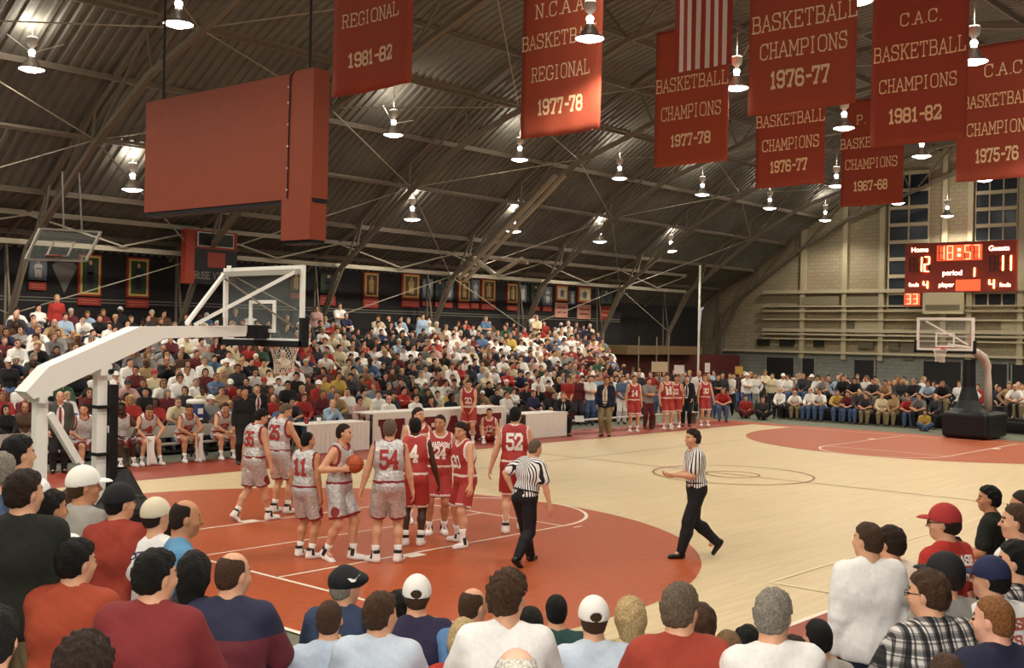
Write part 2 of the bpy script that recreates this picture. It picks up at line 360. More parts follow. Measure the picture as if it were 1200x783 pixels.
# ------------------------------------------------------------------ LAMPS
def lamp_parts():
    P = {}
    P['reflector'] = MB().lathe([(.07, .30), (.10, .26), (.15, .17), (.22, .07), (.298, 0), (.298, -.01)], M_SHADE, 20).mesh('reflector', True)
    P['lens'] = MB().lathe([(.001, -.075), (.14, -.064), (.25, -.025), (.292, .004)], M_LAMPD, 20).mesh('lens', True)
    P['socket'] = MB().lathe([(.001, .46), (.07, .45), (.085, .40), (.06, .34), (.07, .30)], mat('socket_glow', (1, .97, .9), em=5, emc=(1, .95, .88)), 12).mesh('socket', True)
    P['ballast_box'] = MB().lathe([(.001, .78), (.12, .77), (.14, .70), (.12, .58), (.05, .52), (.05, .46)], mh('lamp_ballast_white', 'd8d0c4', rough=.5), 10).mesh('ballast_box', True)
    P['stem'] = MB().tube([(0, 0, .78), (0, 0, 2.0)], .012, M_STEEL, 6).mesh('stem')
    return P
LPARTS = lamp_parts()
ld = bpy.data.lights.new('lamp_light', 'SPOT'); ld.energy = LAMP_W; ld.color = LAMP_COL; ld.spot_size = R(150); ld.spot_blend = .5; ld.shadow_soft_size = .24
lu = bpy.data.lights.new('lamp_uplight', 'POINT'); lu.energy = 32; lu.color = LAMP_COL; lu.shadow_soft_size = .08
def lamp(x, y, z, label, group=None, seen=True):
    t = thing('high_bay_lamp', label, 'lamp', (x, y, z), 0, group)
    top = min(lerp_prof(PROF, u)[1] for u in [0.5]) 
    for nm, me in LPARTS.items():
        o = link(bpy.data.objects.new(nm, me), t)
        if nm == 'stem': o.scale = (1, 1, max(.3, (profz(y)-z-.9)/1.22)); o.location = (0, 0, .78-.78*o.scale[2])
    l = link(bpy.data.objects.new('lamp_light', ld), t); l.location = (0, 0, -.06)
    l = link(bpy.data.objects.new('lamp_uplight', lu), t); l.location = (.0, 0, .92)
    return t
SEEN = [(209, 28, 'hanging lamp lit at the top left, above the red scoreboard back'), (37, 81, 'lit lamp in the upper left corner, its thin stays spread wide'), (691, 45, 'large lit lamp in front of the 1977-78 regional banner'),
 (1141, 72, 'large lit lamp in front of the edge of the 1981-82 champions banner'), (863, 103, 'lit lamp beside the foot of the striped flag'), (461, 158, 'lit lamp under the 1981-82 regional banner'),
 (989, 150, 'lit lamp at the lower right corner of the 1976-77 champions banner'), (1080, 183, 'lit lamp just below the 1981-82 champions banner'), (609, 187, 'lit lamp below the left corner of the 1977-78 regional banner'),
 (726, 209, 'lit lamp left of the foot of the 1977-78 champions banner'), (823, 228, 'lit lamp below the right half of the 1977-78 champions banner'), (902, 244, 'lit lamp below the left corner of the smaller 1976-77 banner'),
 (1052, 238, 'lit lamp at the lower right corner of the 1967-68 banner'), (967, 258, 'small lit lamp against the tan end wall, left of the 1967-68 banner foot'), (1110, 253, 'small lit lamp against the end wall above the lit scoreboard'),
 (980, 218, 'lit lamp at the left edge of the 1967-68 banner'), (1153, 211, 'lit lamp at the foot of the 1975-76 banner'), (1003, 1, 'lamp at the top edge between the two largest champions banners')]
used = []
for x, y, lab in SEEN:
    P = on(2, 9.3, x, y)
    if P[0] > 46.8: P = on(0, 46.5, x, y)
    lamp(*P, lab); used.append((P[0], P[1]))
for x, y, lab in ((155, 222, 'lit lamp left of the red scoreboard back, low over the bleachers'), (483, 257, 'lit lamp over the bleachers right of the red scoreboard back'), (602, 271, 'lit lamp over the middle of the bleachers'),
                  (703, 283, 'lit lamp over the right end of the bleachers'), (786, 294, 'farthest lit lamp low over the side, left of the white pole')):
    P = on(1, 16.4, x, y); lamp(*P, lab); used.append((P[0], P[1]))
def inview(P):
    d = np.array(P)-CP; z = d@CF
    if z < .5: return False
    px, py = 600+FPX*(d@CR)/z, 391.5-FPX*(d@CU)/z
    return -15 < px < 1215 and py > -15
for x in (-13.5, -7.8, -2, 3.8, 9.7, 15.4, 21.5, 27.4, 33.3, 39.4, 45):
    for y in (-16.4, -10.5, -4.7, 1, 6.8, 12.6, 16.4):
        z = 7.3 if abs(y-YC) > 15 or y < -14 else 9.3
        if any(math.dist((x, y), u) < 3 for u in used) or inview((x, y, z)) or (x, y) == (3.8, 1): continue
        lamp(x, y, z, 'lit hanging hall lamp outside the picture', 'hall lamps outside the picture')
# wire stays of two lamps
for px, py, a, b in ((37, 62, (8, 40), (75, 52)), (461, 145, (449, 124), (485, 141))):
    P = on(2, 9.65, px, py)
    k = MB()
    for q in (a, b):
        D_ = dep(q[0], q[1], (P-CP)@CF); k.tube([tuple(P), tuple(D_)], .012, M_WHITE, 5)
    tag(k.obj('lamp_stay'), 'pair of white stay wires spread above the ' + ('upper left corner lamp' if px < 100 else 'lamp under the 1981-82 regional banner'), 'wire')

# ------------------------------------------------------------------ LETTERING
G = {
 'A': [[(0, 0), (2, 6), (4, 0)], [(.9, 2.1), (3.1, 2.1)], [(-.5, 0), (.7, 0)], [(3.3, 0), (4.5, 0)]],
 'B': [[(.5, 0), (.5, 6)], [(0, 6), (3, 6), (3.7, 5.3), (3.7, 3.8), (3, 3.1), (.5, 3.1)], [(3, 3.1), (4, 2.4), (4, .8), (3.2, 0), (0, 0)]],
 'C': [[(4, 4.6), (3.2, 6), (1, 6), (0, 5), (0, 1), (1, 0), (3.2, 0), (4, 1.2)], [(4, 4.2), (4, 6)]],
 'E': [[(.5, 0), (.5, 6)], [(0, 6), (3.8, 6), (3.8, 4.9)], [(.5, 3.1), (2.6, 3.1)], [(0, 0), (4, 0), (4, 1.2)], [(2.6, 2.5), (2.6, 3.7)]],
 'G': [[(3.9, 4.6), (3.1, 6), (1, 6), (0, 5), (0, 1), (1, 0), (3, 0), (3.8, .8), (3.8, 2.6)], [(2.6, 2.6), (4.3, 2.6)]],
 'H': [[(.5, 0), (.5, 6)], [(3.5, 0), (3.5, 6)], [(.5, 3), (3.5, 3)], [(-.2, 0), (1.2, 0)], [(-.2, 6), (1.2, 6)], [(2.8, 0), (4.2, 0)], [(2.8, 6), (4.2, 6)]],
 'D': [[(.5, 0), (.5, 6)], [(0, 6), (2.8, 6), (4, 4.8), (4, 1.2), (2.8, 0), (0, 0)]],
 'F': [[(.5, 0), (.5, 6)], [(0, 6), (3.8, 6), (3.8, 4.9)], [(.5, 3.1), (2.6, 3.1)], [(-.2, 0), (1.2, 0)]],
 'I': [[(2, 0), (2, 6)], [(1.2, 0), (2.8, 0)], [(1.2, 6), (2.8, 6)]],
 'K': [[(.5, 0), (.5, 6)], [(3.6, 6), (.5, 2.6)], [(1.6, 3.8), (3.8, 0)], [(-.2, 0), (1.2, 0)], [(-.2, 6), (1.2, 6)], [(3, 0), (4.5, 0)], [(2.9, 6), (4.2, 6)]],
 'L': [[(.6, 0), (.6, 6)], [(-.1, 6), (1.3, 6)], [(-.1, 0), (3.8, 0), (3.8, 1.5)]],
 'M': [[(.2, 0), (.2, 6), (2, 2), (3.8, 6), (3.8, 0)], [(-.5, 0), (.9, 0)], [(3.1, 0), (4.5, 0)], [(-.5, 6), (.2, 6)], [(3.8, 6), (4.5, 6)]],
 'N': [[(.4, 0), (.4, 6), (3.6, 0), (3.6, 6)], [(-.3, 0), (1.1, 0)], [(2.9, 6), (4.3, 6)], [(-.3, 6), (.4, 6)]],
 'O': [[(1, 0), (0, 1), (0, 5), (1, 6), (3, 6), (4, 5), (4, 1), (3, 0), (1, 0)]],
 'P': [[(.5, 0), (.5, 6)], [(0, 6), (3.2, 6), (4, 5.2), (4, 3.5), (3.2, 2.7), (.5, 2.7)], [(-.2, 0), (1.3, 0)]],
 'R': [[(.5, 0), (.5, 6)], [(0, 6), (3, 6), (3.8, 5.2), (3.8, 3.7), (3, 3), (.5, 3)], [(2.4, 3), (3.7, 0)], [(-.2, 0), (1.2, 0)], [(3.1, 0), (4.4, 0)]],
 'S': [[(3.8, 4.7), (3, 6), (1, 6), (.1, 5.2), (.1, 3.9), (1, 3.2), (3, 2.9), (3.9, 2.2), (3.9, .8), (3, 0), (1, 0), (.1, 1.2)], [(3.8, 4.3), (3.8, 6)], [(.1, 0), (.1, 1.6)]],
 'T': [[(2, 0), (2, 6)], [(0, 4.8), (0, 6), (4, 6), (4, 4.8)], [(1.2, 0), (2.8, 0)]],
 'V': [[(0, 6), (2, 0), (4, 6)]], 'U': [[(.3, 6), (.3, 1), (1.2, 0), (2.8, 0), (3.7, 1), (3.7, 6)]],
 'Y': [[(0, 6), (2, 3), (4, 6)], [(2, 3), (2, 0)], [(1.2, 0), (2.8, 0)]],
 'W': [[(0, 6), (1, 0), (2, 4.5), (3, 0), (4, 6)], [(-.5, 6), (.6, 6)], [(3.4, 6), (4.5, 6)]],
 '.': [[(.6, .1), (1.0, .1)]], '-': [[(.8, 3), (3.2, 3)]], '1': [[(.9, 4.9), (2, 6), (2, 0)], [(1, 0), (3, 0)]],
 '2': [[(.2, 4.6), (.9, 6), (3.1, 6), (3.9, 5.2), (3.9, 3.8), (.2, .1), (3.9, .1), (3.9, 1.3)]],
 '3': [[(.2, 5), (1, 6), (3, 6), (3.8, 5.2), (3.8, 3.8), (3, 3.1), (1.6, 3.1)], [(3, 3.1), (3.9, 2.3), (3.9, .8), (3, 0), (1, 0), (.2, 1)]],
 '4': [[(3, 0), (3, 6), (.1, 2), (4.1, 2)], [(2.2, 0), (3.8, 0)]],
 '5': [[(3.8, 6), (.4, 6), (.4, 3.4), (3, 3.5), (3.9, 2.7), (3.9, .9), (3, 0), (1, 0), (.1, 1.1)]],
 '6': [[(3.7, 5), (3, 6), (1, 6), (.1, 5), (.1, .9), (1, 0), (3, 0), (3.9, .9), (3.9, 2.5), (3, 3.3), (.1, 3.1)]],
 '7': [[(.1, 4.8), (.1, 6), (3.9, 6), (1.7, 0)], [(1, 0), (2.5, 0)]],
 '8': [[(1, 3.1), (.2, 3.9), (.2, 5.2), (1, 6), (3, 6), (3.8, 5.2), (3.8, 3.9), (3, 3.1), (1, 3.1), (.1, 2.2), (.1, .9), (1, 0), (3, 0), (3.9, .9), (3.9, 2.2), (3, 3.1)]],
 '9': [[(.3, 1), (1, 0), (3, 0), (3.9, 1), (3.9, 5.1), (3, 6), (1, 6), (.1, 5.1), (.1, 3.7), (1, 2.8), (3.9, 3)]],
 '0': [[(1, 0), (0, 1), (0, 5), (1, 6), (3, 6), (4, 5), (4, 1), (3, 0), (1, 0)]],
}
def text_quads(s, h, bold, adv=5.3, xs=1.0, seg=None):
    """strokes of a slab-serif text as quads in (u, v), centred on u = 0; v = 0..h"""
    q = []; sc = h/6; u = 0; w_ = bold*h/2
    for ch in s:
        if ch == ' ': u += 3.4*sc*xs; continue
        a_ = {'.': 2.2, '-': 4.2, 'I': 4.2, '1': 4.0}.get(ch, adv); off = {'I': -.9, '1': -.6}.get(ch, 0)
        for pl in G[ch]:
            for (x0, y0), (x1, y1) in zip(pl[:-1], pl[1:]):
                a = Vector((u+(x0+off)*sc*xs, y0*sc)); b = Vector((u+(x1+off)*sc*xs, y1*sc)); d = (b-a)
                if d.length < 1e-6: continue
                d.normalize(); n = Vector((-d.y, d.x))*w_; e = d*w_*.8; a = a-e; b = b+e
                m_ = 1 if seg is None else max(1, int((b-a).length/seg))
                for i in range(m_):
                    p, r_ = a+(b-a)*i/m_, a+(b-a)*(i+1)/m_; q.append(((p-n), (r_-n), (r_+n), (p+n)))
        u += a_*sc*xs
    tot = u-(adv-4)*sc*xs
    return [[(p.x-tot/2, p.y) for p in f] for f in q], tot
def text_obj(name, s, h, bold, m, f3, parent, adv=5.3, xs=1., depth=.006, width=None, lab=None):
    """f3 maps (u, v, n) to a point; the letters are thin raised strokes"""
    Q, tot = text_quads(s, h, bold, adv, xs)
    if width: 
        k_ = width/tot; Q = [[(u*k_, v) for u, v in f] for f in Q]
    k = MB()
    for i, f in enumerate(Q):
        e = (i % 7)*.0004
        k.poly([f3(u, v, depth+e) for u, v in f], m)
    o = k.obj(name, parent)
    if lab: o['label'] = lab
    return o

# ------------------------------------------------------------------ BANNERS
def banner(lab, xl, xr, yb_l, yb_r, ytop, lines, m, width=2.12, X=None):
    if X is None:
        dl, dr = ray(xl, yb_l), ray(xr, yb_r); X = CP[0]+width/(dl[1]/dl[0]-dr[1]/dr[0])
    Pl, Pr = on(0, X, xl, yb_l), on(0, X, xr, yb_r); zb = (Pl[2]+Pr[2])/2; yc = (Pl[1]+Pr[1])/2; W_ = Pl[1]-Pr[1]
    zt = on(0, X, (xl+xr)/2, ytop)[2] if ytop is not None else zb+4.3
    t = thing('championship_banner', lab, 'banner', (X, yc, zb))
    V, F = [], []; nu, nv = 15, 24; H = zt-zb; ph = random.random()*6
    wv = lambda u, v: .035*math.sin(3.1*u/W_*2+ph)*(1-v/H*.8) + .012*math.sin(9*u+ph*2+v)
    for side in (0, 1):
        for j in range(nv+1):
            for i in range(nu+1):
                u = -W_/2+W_*i/nu; v = H*j/nv; V.append((wv(u, v)+(.012 if side else -.0), -u, v))
    n1 = (nu+1)*(nv+1)
    for side in (0, 1):
        for j in range(nv):
            for i in range(nu): a = side*n1+j*(nu+1)+i; f = (a, a+1, a+nu+2, a+nu+1); F.append(f if side == 0 else f[::-1])
    for i in range(nu): F.append((i, n1+i, n1+i+1, i+1)); a = nv*(nu+1)+i; F.append((a, a+1, n1+a+1, n1+a))
    for j in range(nv):
        a = j*(nu+1); F.append((a, a+nu+1, n1+a+nu+1, n1+a)); a += nu; F.append((a, n1+a, n1+a+nu+1, a+nu+1))
    link(bpy.data.objects.new('banner_cloth', me_np('banner_cloth', V, F, [m])), t)
    MB().tube([(0, -W_/2-.04, H), (0, W_/2+.04, H)], .02, M_STEEL, 8).obj('hanging_rod', t)
    zr = profz(yc)
    for s in (-1, 1): MB().tube([(0, s*W_*.42, H), (0, s*W_*.42, max(H+.2, zr-zb-.2))], .006, M_STEEL, 5).obj('cord', t)
    for s, px, py, hpx, bold, wpx in lines:
        P = on(0, X, px, py); sc_ = (on(0, X, px, py-hpx/2)-on(0, X, px, py+hpx/2))[2]
        wy = abs(on(0, X, px-wpx/2, py)[1]-on(0, X, px+wpx/2, py)[1])
        v0 = P[2]-zb-sc_/2; uc = -(P[1]-yc)
        text_obj('lettering', s, sc_, bold, M_LETTER, lambda u, v, n: (wv(u+uc, v+v0)-n, -(u+uc), v+v0), t, width=wy, depth=.008)
    return t
TH, BO = .10, .20
banner('red banner reading REGIONAL 1981-82, alone at the upper left', 390, 483, 115, 97, None, [('REGIONAL', 435, 18, 15, TH, 66), ('1981-82', 434, 66, 15, BO, 50)], M_BANNER)
banner('red banner reading BASKETBALL REGIONAL 1977-78', 611, 704, 163, 152, None, [('N.C.A.A.', 658, 8, 16, TH, 58), ('BASKETBALL', 657, 44, 16, TH, 90), ('REGIONAL', 657, 83, 16, TH, 67), ('1977-78', 656, 123, 16, BO, 49)], M_BANNER, X=10.7)
banner('red CHAMPIONS 1977-78 banner partly behind the striped flag', 766, 852, 198, 187, 30, [('BASKETBALL', 810, 96, 15, TH, 84), ('CHAMPIONS', 809, 130, 15, TH, 70), ('1977-78', 809, 163, 12, BO, 46)], M_BANNER)
banner('brightest red CHAMPIONS 1976-77 banner hanging nearest', 877, 1003, 133, 124, None, [('BASKETBALL', 942, 20, 19, TH, 122), ('CHAMPIONS', 941, 54, 18, TH, 100), ('1976-77', 937, 90, 18, BO, 66)], M_BANNER)
banner('smaller red CHAMPIONS 1976-77 banner hanging behind the nearest one', 885, 966, 223, 213, None, [('BASKETBALL', 926, 139, 13, TH, 80), ('CHAMPIONS', 926, 168, 13, TH, 66), ('1976-77', 924, 194, 12, BO, 44)], M_BANNER2)
banner('small red BASKETBALL CHAMPIONS 1967-68 banner farthest back', 985, 1058, 243, 238, 114, [('P.', 1009, 140, 10, TH, 10), ('BASKETBALL', 1021, 166, 11, TH, 72), ('CHAMPIONS', 1021, 191, 11, TH, 60), ('1967-68', 1020, 217, 10, BO, 39)], M_BANNER2)
banner('dark red C.A.C. CHAMPIONS 1981-82 banner', 1020, 1133, 168, 168, None, [('C.A.C.', 1079, 20, 14, TH, 46), ('BASKETBALL', 1077, 58, 17, TH, 107), ('CHAMPIONS', 1075, 97, 15, TH, 89), ('1981-82', 1072, 134, 15, BO, 59)], M_BANNER2)
banner('red C.A.C. CHAMPIONS 1975-76 banner at the right edge of the photo', 1120, 1212, 211, 210, 50, [('C.A.C.', 1178, 80, 14, TH, 48), ('BASKETBALL', 1171, 116, 14, TH, 86), ('CHAMPIONS', 1171, 149, 14, TH, 77), ('1975-76', 1168, 181, 14, BO, 50)], M_BANNER2)
# the flag, striped, hung vertically
def flag():
    X = 9.9; a, b = on(0, X, 790, 84), on(0, X, 857, 76); zb = (a[2]+b[2])/2; yc = (a[1]+b[1])/2; W_ = a[1]-b[1]; H = 3.2
    t = thing('striped_flag', 'red and white striped flag hanging with its stripes upright', 'flag', (X, yc, zb))
    mr, mw, mb_ = mh('flag_red', 'a03a34', rough=.85), mh('flag_white', 'ddd0c0', rough=.85), mh('flag_blue', '26305a', rough=.85)
    for i in range(13):
        V, F = [], []; nv = 16
        for s in (0, 1):
            for j in range(nv+1):
                for q in range(4):
                    u = -W_/2+W_*(i+q/3)/13; v = H*j/nv; V.append((.02*math.sin(u*9+v*.6)+.012*s, -u, v))
        for s in (0, 1):
            for j in range(nv):
                for q in range(3): a_ = s*4*(nv+1)+j*4+q; f = (a_, a_+1, a_+5, a_+4); F.append(f if s == 0 else f[::-1])
        link(bpy.data.objects.new('stripe', me_np('stripe', V, F, [mr if i % 2 == 0 else mw])), t)
    MB().box(-.03, .04, .0, W_/2, H*.62, H, mb_).obj('canton', t)
    MB().tube([(0, -W_/2-.05, H), (0, W_/2+.05, H)], .02, M_STEEL, 8).obj('hanging_rod', t)
    for s in (-1, 1): MB().tube([(0, s*W_*.4, H), (0, s*W_*.4, 13.4-zb)], .006, M_STEEL, 5).obj('cord', t)
flag()

# ------------------------------------------------------------------ SCOREBOARDS
def sb_near():
    # the back of the board hanging over the near side
    a, b = dep(172, 123, 21), dep(367, 87, 18.0)
    A_, B_ = Vector(dep(170, 250, 20.8)), Vector(dep(367, 231, 17.9)); mid = (A_+B_)/2; d = (B_-A_); d.z = 0; W_ = d.length; ang = math.atan2(d.y, d.x); zb = mid.z; Hh = 2.02
    t = thing('hanging_scoreboard', 'large plain red back of a scoreboard hanging at the upper left', 'scoreboard', (mid.x, mid.y, zb), ang)
    sp = W_/2-.58
    MB().box(-W_/2, sp-.012, -.02, .30, 0, Hh, M_SBRED).obj('main_cabinet', t); MB().box(sp+.012, W_/2, -.03, .30, 0, Hh+.03, M_SBRED).obj('side_cabinet', t)
    MB().box(-W_/2+.01, W_/2-.01, 0, .30, -.07, 0, M_BLACK).obj('underside', t)
    s = MB().box(W_/2-.72, W_/2-.02, -.04, .30, -.66, -.0, M_SBRED).obj('shot_clock_box', t); s['label'] = 'small red box under the right end'
    MB().box(W_/2-.70, W_/2-.04, 0, .29, -.72, -.66, M_BLACK).obj('underside', t)
    k = MB().tube([(sp, -.04, .02), (sp+.01, -.045, Hh*.5), (sp+.03, -.045, Hh-.05), (sp+.12, -.03, Hh+.04)], .012, M_BLACK, 6); k.obj('cable', t)
    for z in (.15, .5, .85, 1.2, 1.55, 1.8): MB().lathe([(.001, -.02), (.018, 0), (.001, .02)], M_WHITE, 8, (sp+.005, -.06, z)).obj('cable_clip', t)
    for x in (-W_/2+.3, W_/2-.3): MB().tube([(x, .14, Hh), (x, .14, 12.6-zb)], .022, M_BLACK, 6).obj('hanging_pipe', t)
sb_near()
def seg_digit(k, y, z, w_, h, ch, on_m, off_m, x, th=.06):
    segs = {'a': ((0, 1), (1, 1)), 'b': ((1, 1), (1, .5)), 'c': ((1, .5), (1, 0)), 'd': ((0, 0), (1, 0)), 'e': ((0, .5), (0, 0)), 'f': ((0, 1), (0, .5)), 'g': ((0, .5), (1, .5))}
    on_s = {'0': 'abcdef', '1': 'bc', '2': 'abged', '3': 'abgcd', '4': 'fgbc', '5': 'afgcd', '6': 'afgedc', '7': 'abc', '8': 'abcdefg', '9': 'abfgcd', ' ': '', 'i': 'e'}[ch]
    for s, ((a, b), (c, d)) in segs.items():
        m = on_m if s in on_s else off_m
        if m is None: continue
        k.bar((x, y-a*w_, z+b*h), (x, y-c*w_, z+d*h), th, .03, m)
def sb_far():
    X = 45.6; a, b = on(0, X, 1060, 343), on(0, X, 1190, 343); W_ = a[1]-b[1]; zb = a[2]; H = on(0, X, 1060, 286)[2]-zb; yc = (a[1]+b[1])/2
    t = thing('lit_scoreboard', 'lit red scoreboard showing 12 and 11 on the end wall', 'scoreboard', (X, yc, zb))
    MB().box(0, .25, -W_/2, W_/2, 0, H, M_SBRED2).obj('cabinet', t)
    def uv(px, py): P = on(0, X, px, py); return P[1]-yc, P[2]-zb
    def digits(name, s, px0, py0, px1, py1, onm, offm, lab=None, th=.05):
        k = MB(); n = len(s); y0, z1 = uv(px0, py0); y1, z0 = uv(px1, py1); cw = (y0-y1)/n
        for i, ch in enumerate(s):
            if ch == ':':
                for q in (.3, .7): k.box(-.04, -.005, y0-(i+.5)*cw-.06, y0-(i+.5)*cw+.06, z0+(z1-z0)*q-.06, z0+(z1-z0)*q+.06, M_LIT)
            else: seg_digit(k, y0-i*cw-cw*.16, z0, cw*.60, z1-z0, ch, onm, offm, -.02, th)
        o = k.obj(name, t)
        if lab: o['label'] = lab
    digits('home_score', ' 12', 1065, 302, 1091, 318, M_LIT, M_GREYSEG, 'lit amber home score 12')
    digits('guest_score', ' 11', 1159, 300, 1187, 317, M_LIT, M_GREYSEG, 'lit amber guest score 11')
    MB().box(-.012, 0, uv(1151, 0+300)[0], uv(1098, 300)[0], uv(1098, 306)[1], uv(1098, 288)[1], mat('lit_red_field', (.8, .1, .04), em=.75, emc=(1, .1, .03))).obj('clock_field', t)
    digits('game_clock', '18:57', 1099, 289, 1150, 303, mat('clock_segment', (1, .5, .3), em=1.6, emc=(1, .4, .22)), M_UNLIT, 'red game clock 18:57', .035)
    MB().box(-.01, 0, uv(1149, 330)[0], uv(1120, 330)[0], uv(1120, 341)[1], uv(1120, 328)[1], MATS['lit_red_field']).obj('player_field', t)
    digits('period_digit', '1', 1136, 314, 1144, 324, M_LIT, None); digits('home_fouls', '4', 1081, 330, 1089, 338, M_LIT, None); digits('guest_fouls', '4', 1158, 328, 1167, 338, M_LIT, None)
    def word(s, px, py, size, m):
        c = bpy.data.curves.new('caption', 'FONT'); c.body = s; c.size = size; c.extrude = .004; c.align_x = 'CENTER'; c.align_y = 'CENTER'
        o = bpy.data.objects.new('caption', c); link(o); dg = bpy.context.evaluated_depsgraph_get(); me = bpy.data.meshes.new_from_object(o.evaluated_get(dg)); bpy.data.objects.remove(o)
        me.materials.clear(); me.materials.append(m); y, z = uv(px, py); n = bpy.data.objects.new('caption', me); link(n, t)
        n.matrix_local = Matrix(((0, 0, -1, -.02), (-1, 0, 0, y), (0, 1, 0, z), (0, 0, 0, 1)))
    word('Home', 1078, 293, .34, M_LITW); word('Guests', 1171, 291, .34, M_LITW); word('period', 1116, 320, .36, M_LITW); word('fouls', 1071, 334, .27, M_LITW); word('player', 1109, 334, .30, M_LITW); word('fouls', 1178, 334, .27, M_LITW)
    s = MB().box(-.01, .22, uv(1079, 350)[0], uv(1059, 350)[0], uv(1059, 359)[1], -.02, M_SBRED2).obj('shot_clock_box', t)
    MB().box(-.025, -.01, uv(1078, 350)[0], uv(1060, 350)[0], uv(1060, 358)[1], uv(1060, 344)[1], MATS['lit_red_field']).obj('shot_clock_face', t)
    digits('shot_clock', '33', 1061, 345, 1077, 356, MATS['clock_segment'], M_UNLIT, 'shot clock digits', .035)
    MB().box(.25, XW-X-.02, -W_/2+.5, -W_/2+.6, .3, .4, M_STEEL).obj('wall_bracket', t); MB().box(.25, XW-X-.02, W_/2-.6, W_/2-.5, .3, .4, M_STEEL).obj('wall_bracket', t)
    # frame and duct below
    f = thing('wall_heater', 'pale heater cabinet with a grey slot under the lit scoreboard', 'heater', (XW-.5, (ypx(1084)+ypx(1131))/2, 4.6))
    hw = (ypx(1084)-ypx(1131))/2
    MB().box(0, .45, -hw, hw, 0, 1.1, mh('heater_cream', 'd8cda8')).obj('cabinet', f); MB().box(-.02, 0, -hw+.15, hw-.15, .2, .45, M_SHAD).obj('grille_slot', f)
sb_far()
def sb_side():
    Y = 18.3; P = on(1, Y, 218, 332); Q = on(1, Y, 277, 332); T = on(1, Y, 218, 268); t = thing('dark_scoreboard', 'unlit red and black scoreboard on the dark wall behind the near backboard', 'scoreboard', tuple(P))
    W_ = Q[0]-P[0]; H = T[2]-P[2]
    MB().box(0, W_, 0, .3, H*.25, H, mh('dim_red', '7c2c20')).obj('cabinet', t); MB().box(-.05, W_*.14, -.05, .25, 0, H, mh('dim_red2', '8e3624')).obj('side_panel', t)
    MB().box(W_*.2, W_*.92, -.03, 0, H*.70, H*.97, mh('white_trim_line', 'b8b0a0')).obj('outline', t); MB().box(W_*.22, W_*.90, -.05, -.03, H*.72, H*.95, M_BLACK).obj('black_panel', t)
    MB().box(W_*.1, W_, -.02, 0, 0, H*.66, M_BLACK).obj('lower_panel', t); MB().box(W_*.4, W_*.75, -.04, -.02, H*.32, H*.6, mh('dim_red3', '86382c')).obj('name_plate', t)
    text_obj('lettering', 'RUSE VICTOR', .22, .1, mh('dim_letter', '8a8278'), lambda u, v, n: (W_*.55+u, -.03-n, H*.1+v), t, width=W_*.8)
sb_side()

# ------------------------------------------------------------------ PORTRAITS on the dark wall
M_GOLD = mh('gold_frame', 'c8a860', rough=.45); M_PRED = mh('portrait_red_mat', '9c3a28'); M_PLAB = mh('red_name_board', '94362a')
M_SKINP = mh('print_skin', 'c89878'); M_FIG = mh('print_dark_uniform', '262834'); M_FIGW = mh('print_white_uniform', 'c8c4b8'); M_GRN = mh('print_green_ground', '33402c'); M_BLUEP = mh('print_blue_grey', '6a7480')
def portrait(px0, px1, py0, py1, lab, style='gold', fig='dark', board=True, by=None, bright=False):
    Y = 20.75; a, b = on(1, Y, px0, py0), on(1, Y, px1, py1); W_ = b[0]-a[0]; cx = (px0+px1)/2
    zt = on(1, Y, cx, py0)[2]; zb = on(1, Y, cx, py1)[2]; H = zt-zb
    t = thing('portrait_board', lab, 'portrait', (a[0]+W_/2, Y, zb)); yy = 0
    if style == 'gold':
        MB().box(-W_/2, W_/2, -.03, .05, 0, H, M_PRED).obj('mat_board', t)
        f = MB(); e = W_*.13; g = W_*.07
        for q in ((-W_/2+g, W_/2-g, g, g+e*.6), (-W_/2+g, W_/2-g, H-g-e*.6, H-g)): f.box(q[0], q[1], -.06, -.03, q[2], q[3], M_GOLD)
        for q in ((-W_/2+g, -W_/2+g+e*.6), (W_/2-g-e*.6, W_/2-g)): f.box(q[0], q[1], -.06, -.03, g+e*.6, H-g-e*.6, M_GOLD)
        f.obj('frame', t); iw = W_/2-g-e*.6; iz0, iz1 = g+e*.6, H-g-e*.6
    else: iw, iz0, iz1 = W_/2, 0, H
    bg = {'dark': M_GRN, 'white': M_BLUEP, 'cream': mh('print_cream', 'd8d0c0'), 'tan': mh('print_brown', '5a4632')}[fig]
    MB().box(-iw, iw, -.045, .05, iz0, iz1, bg).obj('print', t)
    ih = iz1-iz0; k = MB(); u = {'dark': M_FIG, 'white': M_FIGW, 'cream': mh('print_grey', '807870'), 'tan': mh('print_ochre', 'b89a60')}[fig]; Yf = -.052
    def bl(pts, m): k.poly([(x*iw, Yf, iz0+z*ih) for x, z in pts], m)
    bl([(-.42, .45), (.38, .45), (.5, .68), (.3, .78), (-.3, .78), (-.52, .66)], u)
    bl([(-.38, .12), (-.05, .12), (.05, .47), (-.4, .47)], u); bl([(.08, .08), (.4, .12), (.38, .46), (-.02, .46)], u)
    bl([(.2*math.cos(i*math.pi/5), .86+.075*math.sin(i*math.pi/5)) for i in range(10)], M_SKINP)
    bl([(-.3, .52), (.3, .52), (.32, .58), (-.3, .58)], M_SKINP)
    k.obj('printed_figure', t)
    if board:
        b0 = on(1, Y, cx, by[1])[2]-zb; b1 = on(1, Y, cx, by[0])[2]-zb
        MB().box(-W_/2, W_/2, -.03, .03, b0, b1, mh('pale_red_board', 'd89c88') if bright else M_PLAB).obj('name_board', t)
        k2 = MB()
        for q in (.3, .62): k2.box(-W_*.38, W_*.38, -.036, -.03, b0+(b1-b0)*q, b0+(b1-b0)*(q+.09), M_PLAB if bright else mh('name_board_print', 'c07058'))
        k2.obj('printed_line', t)
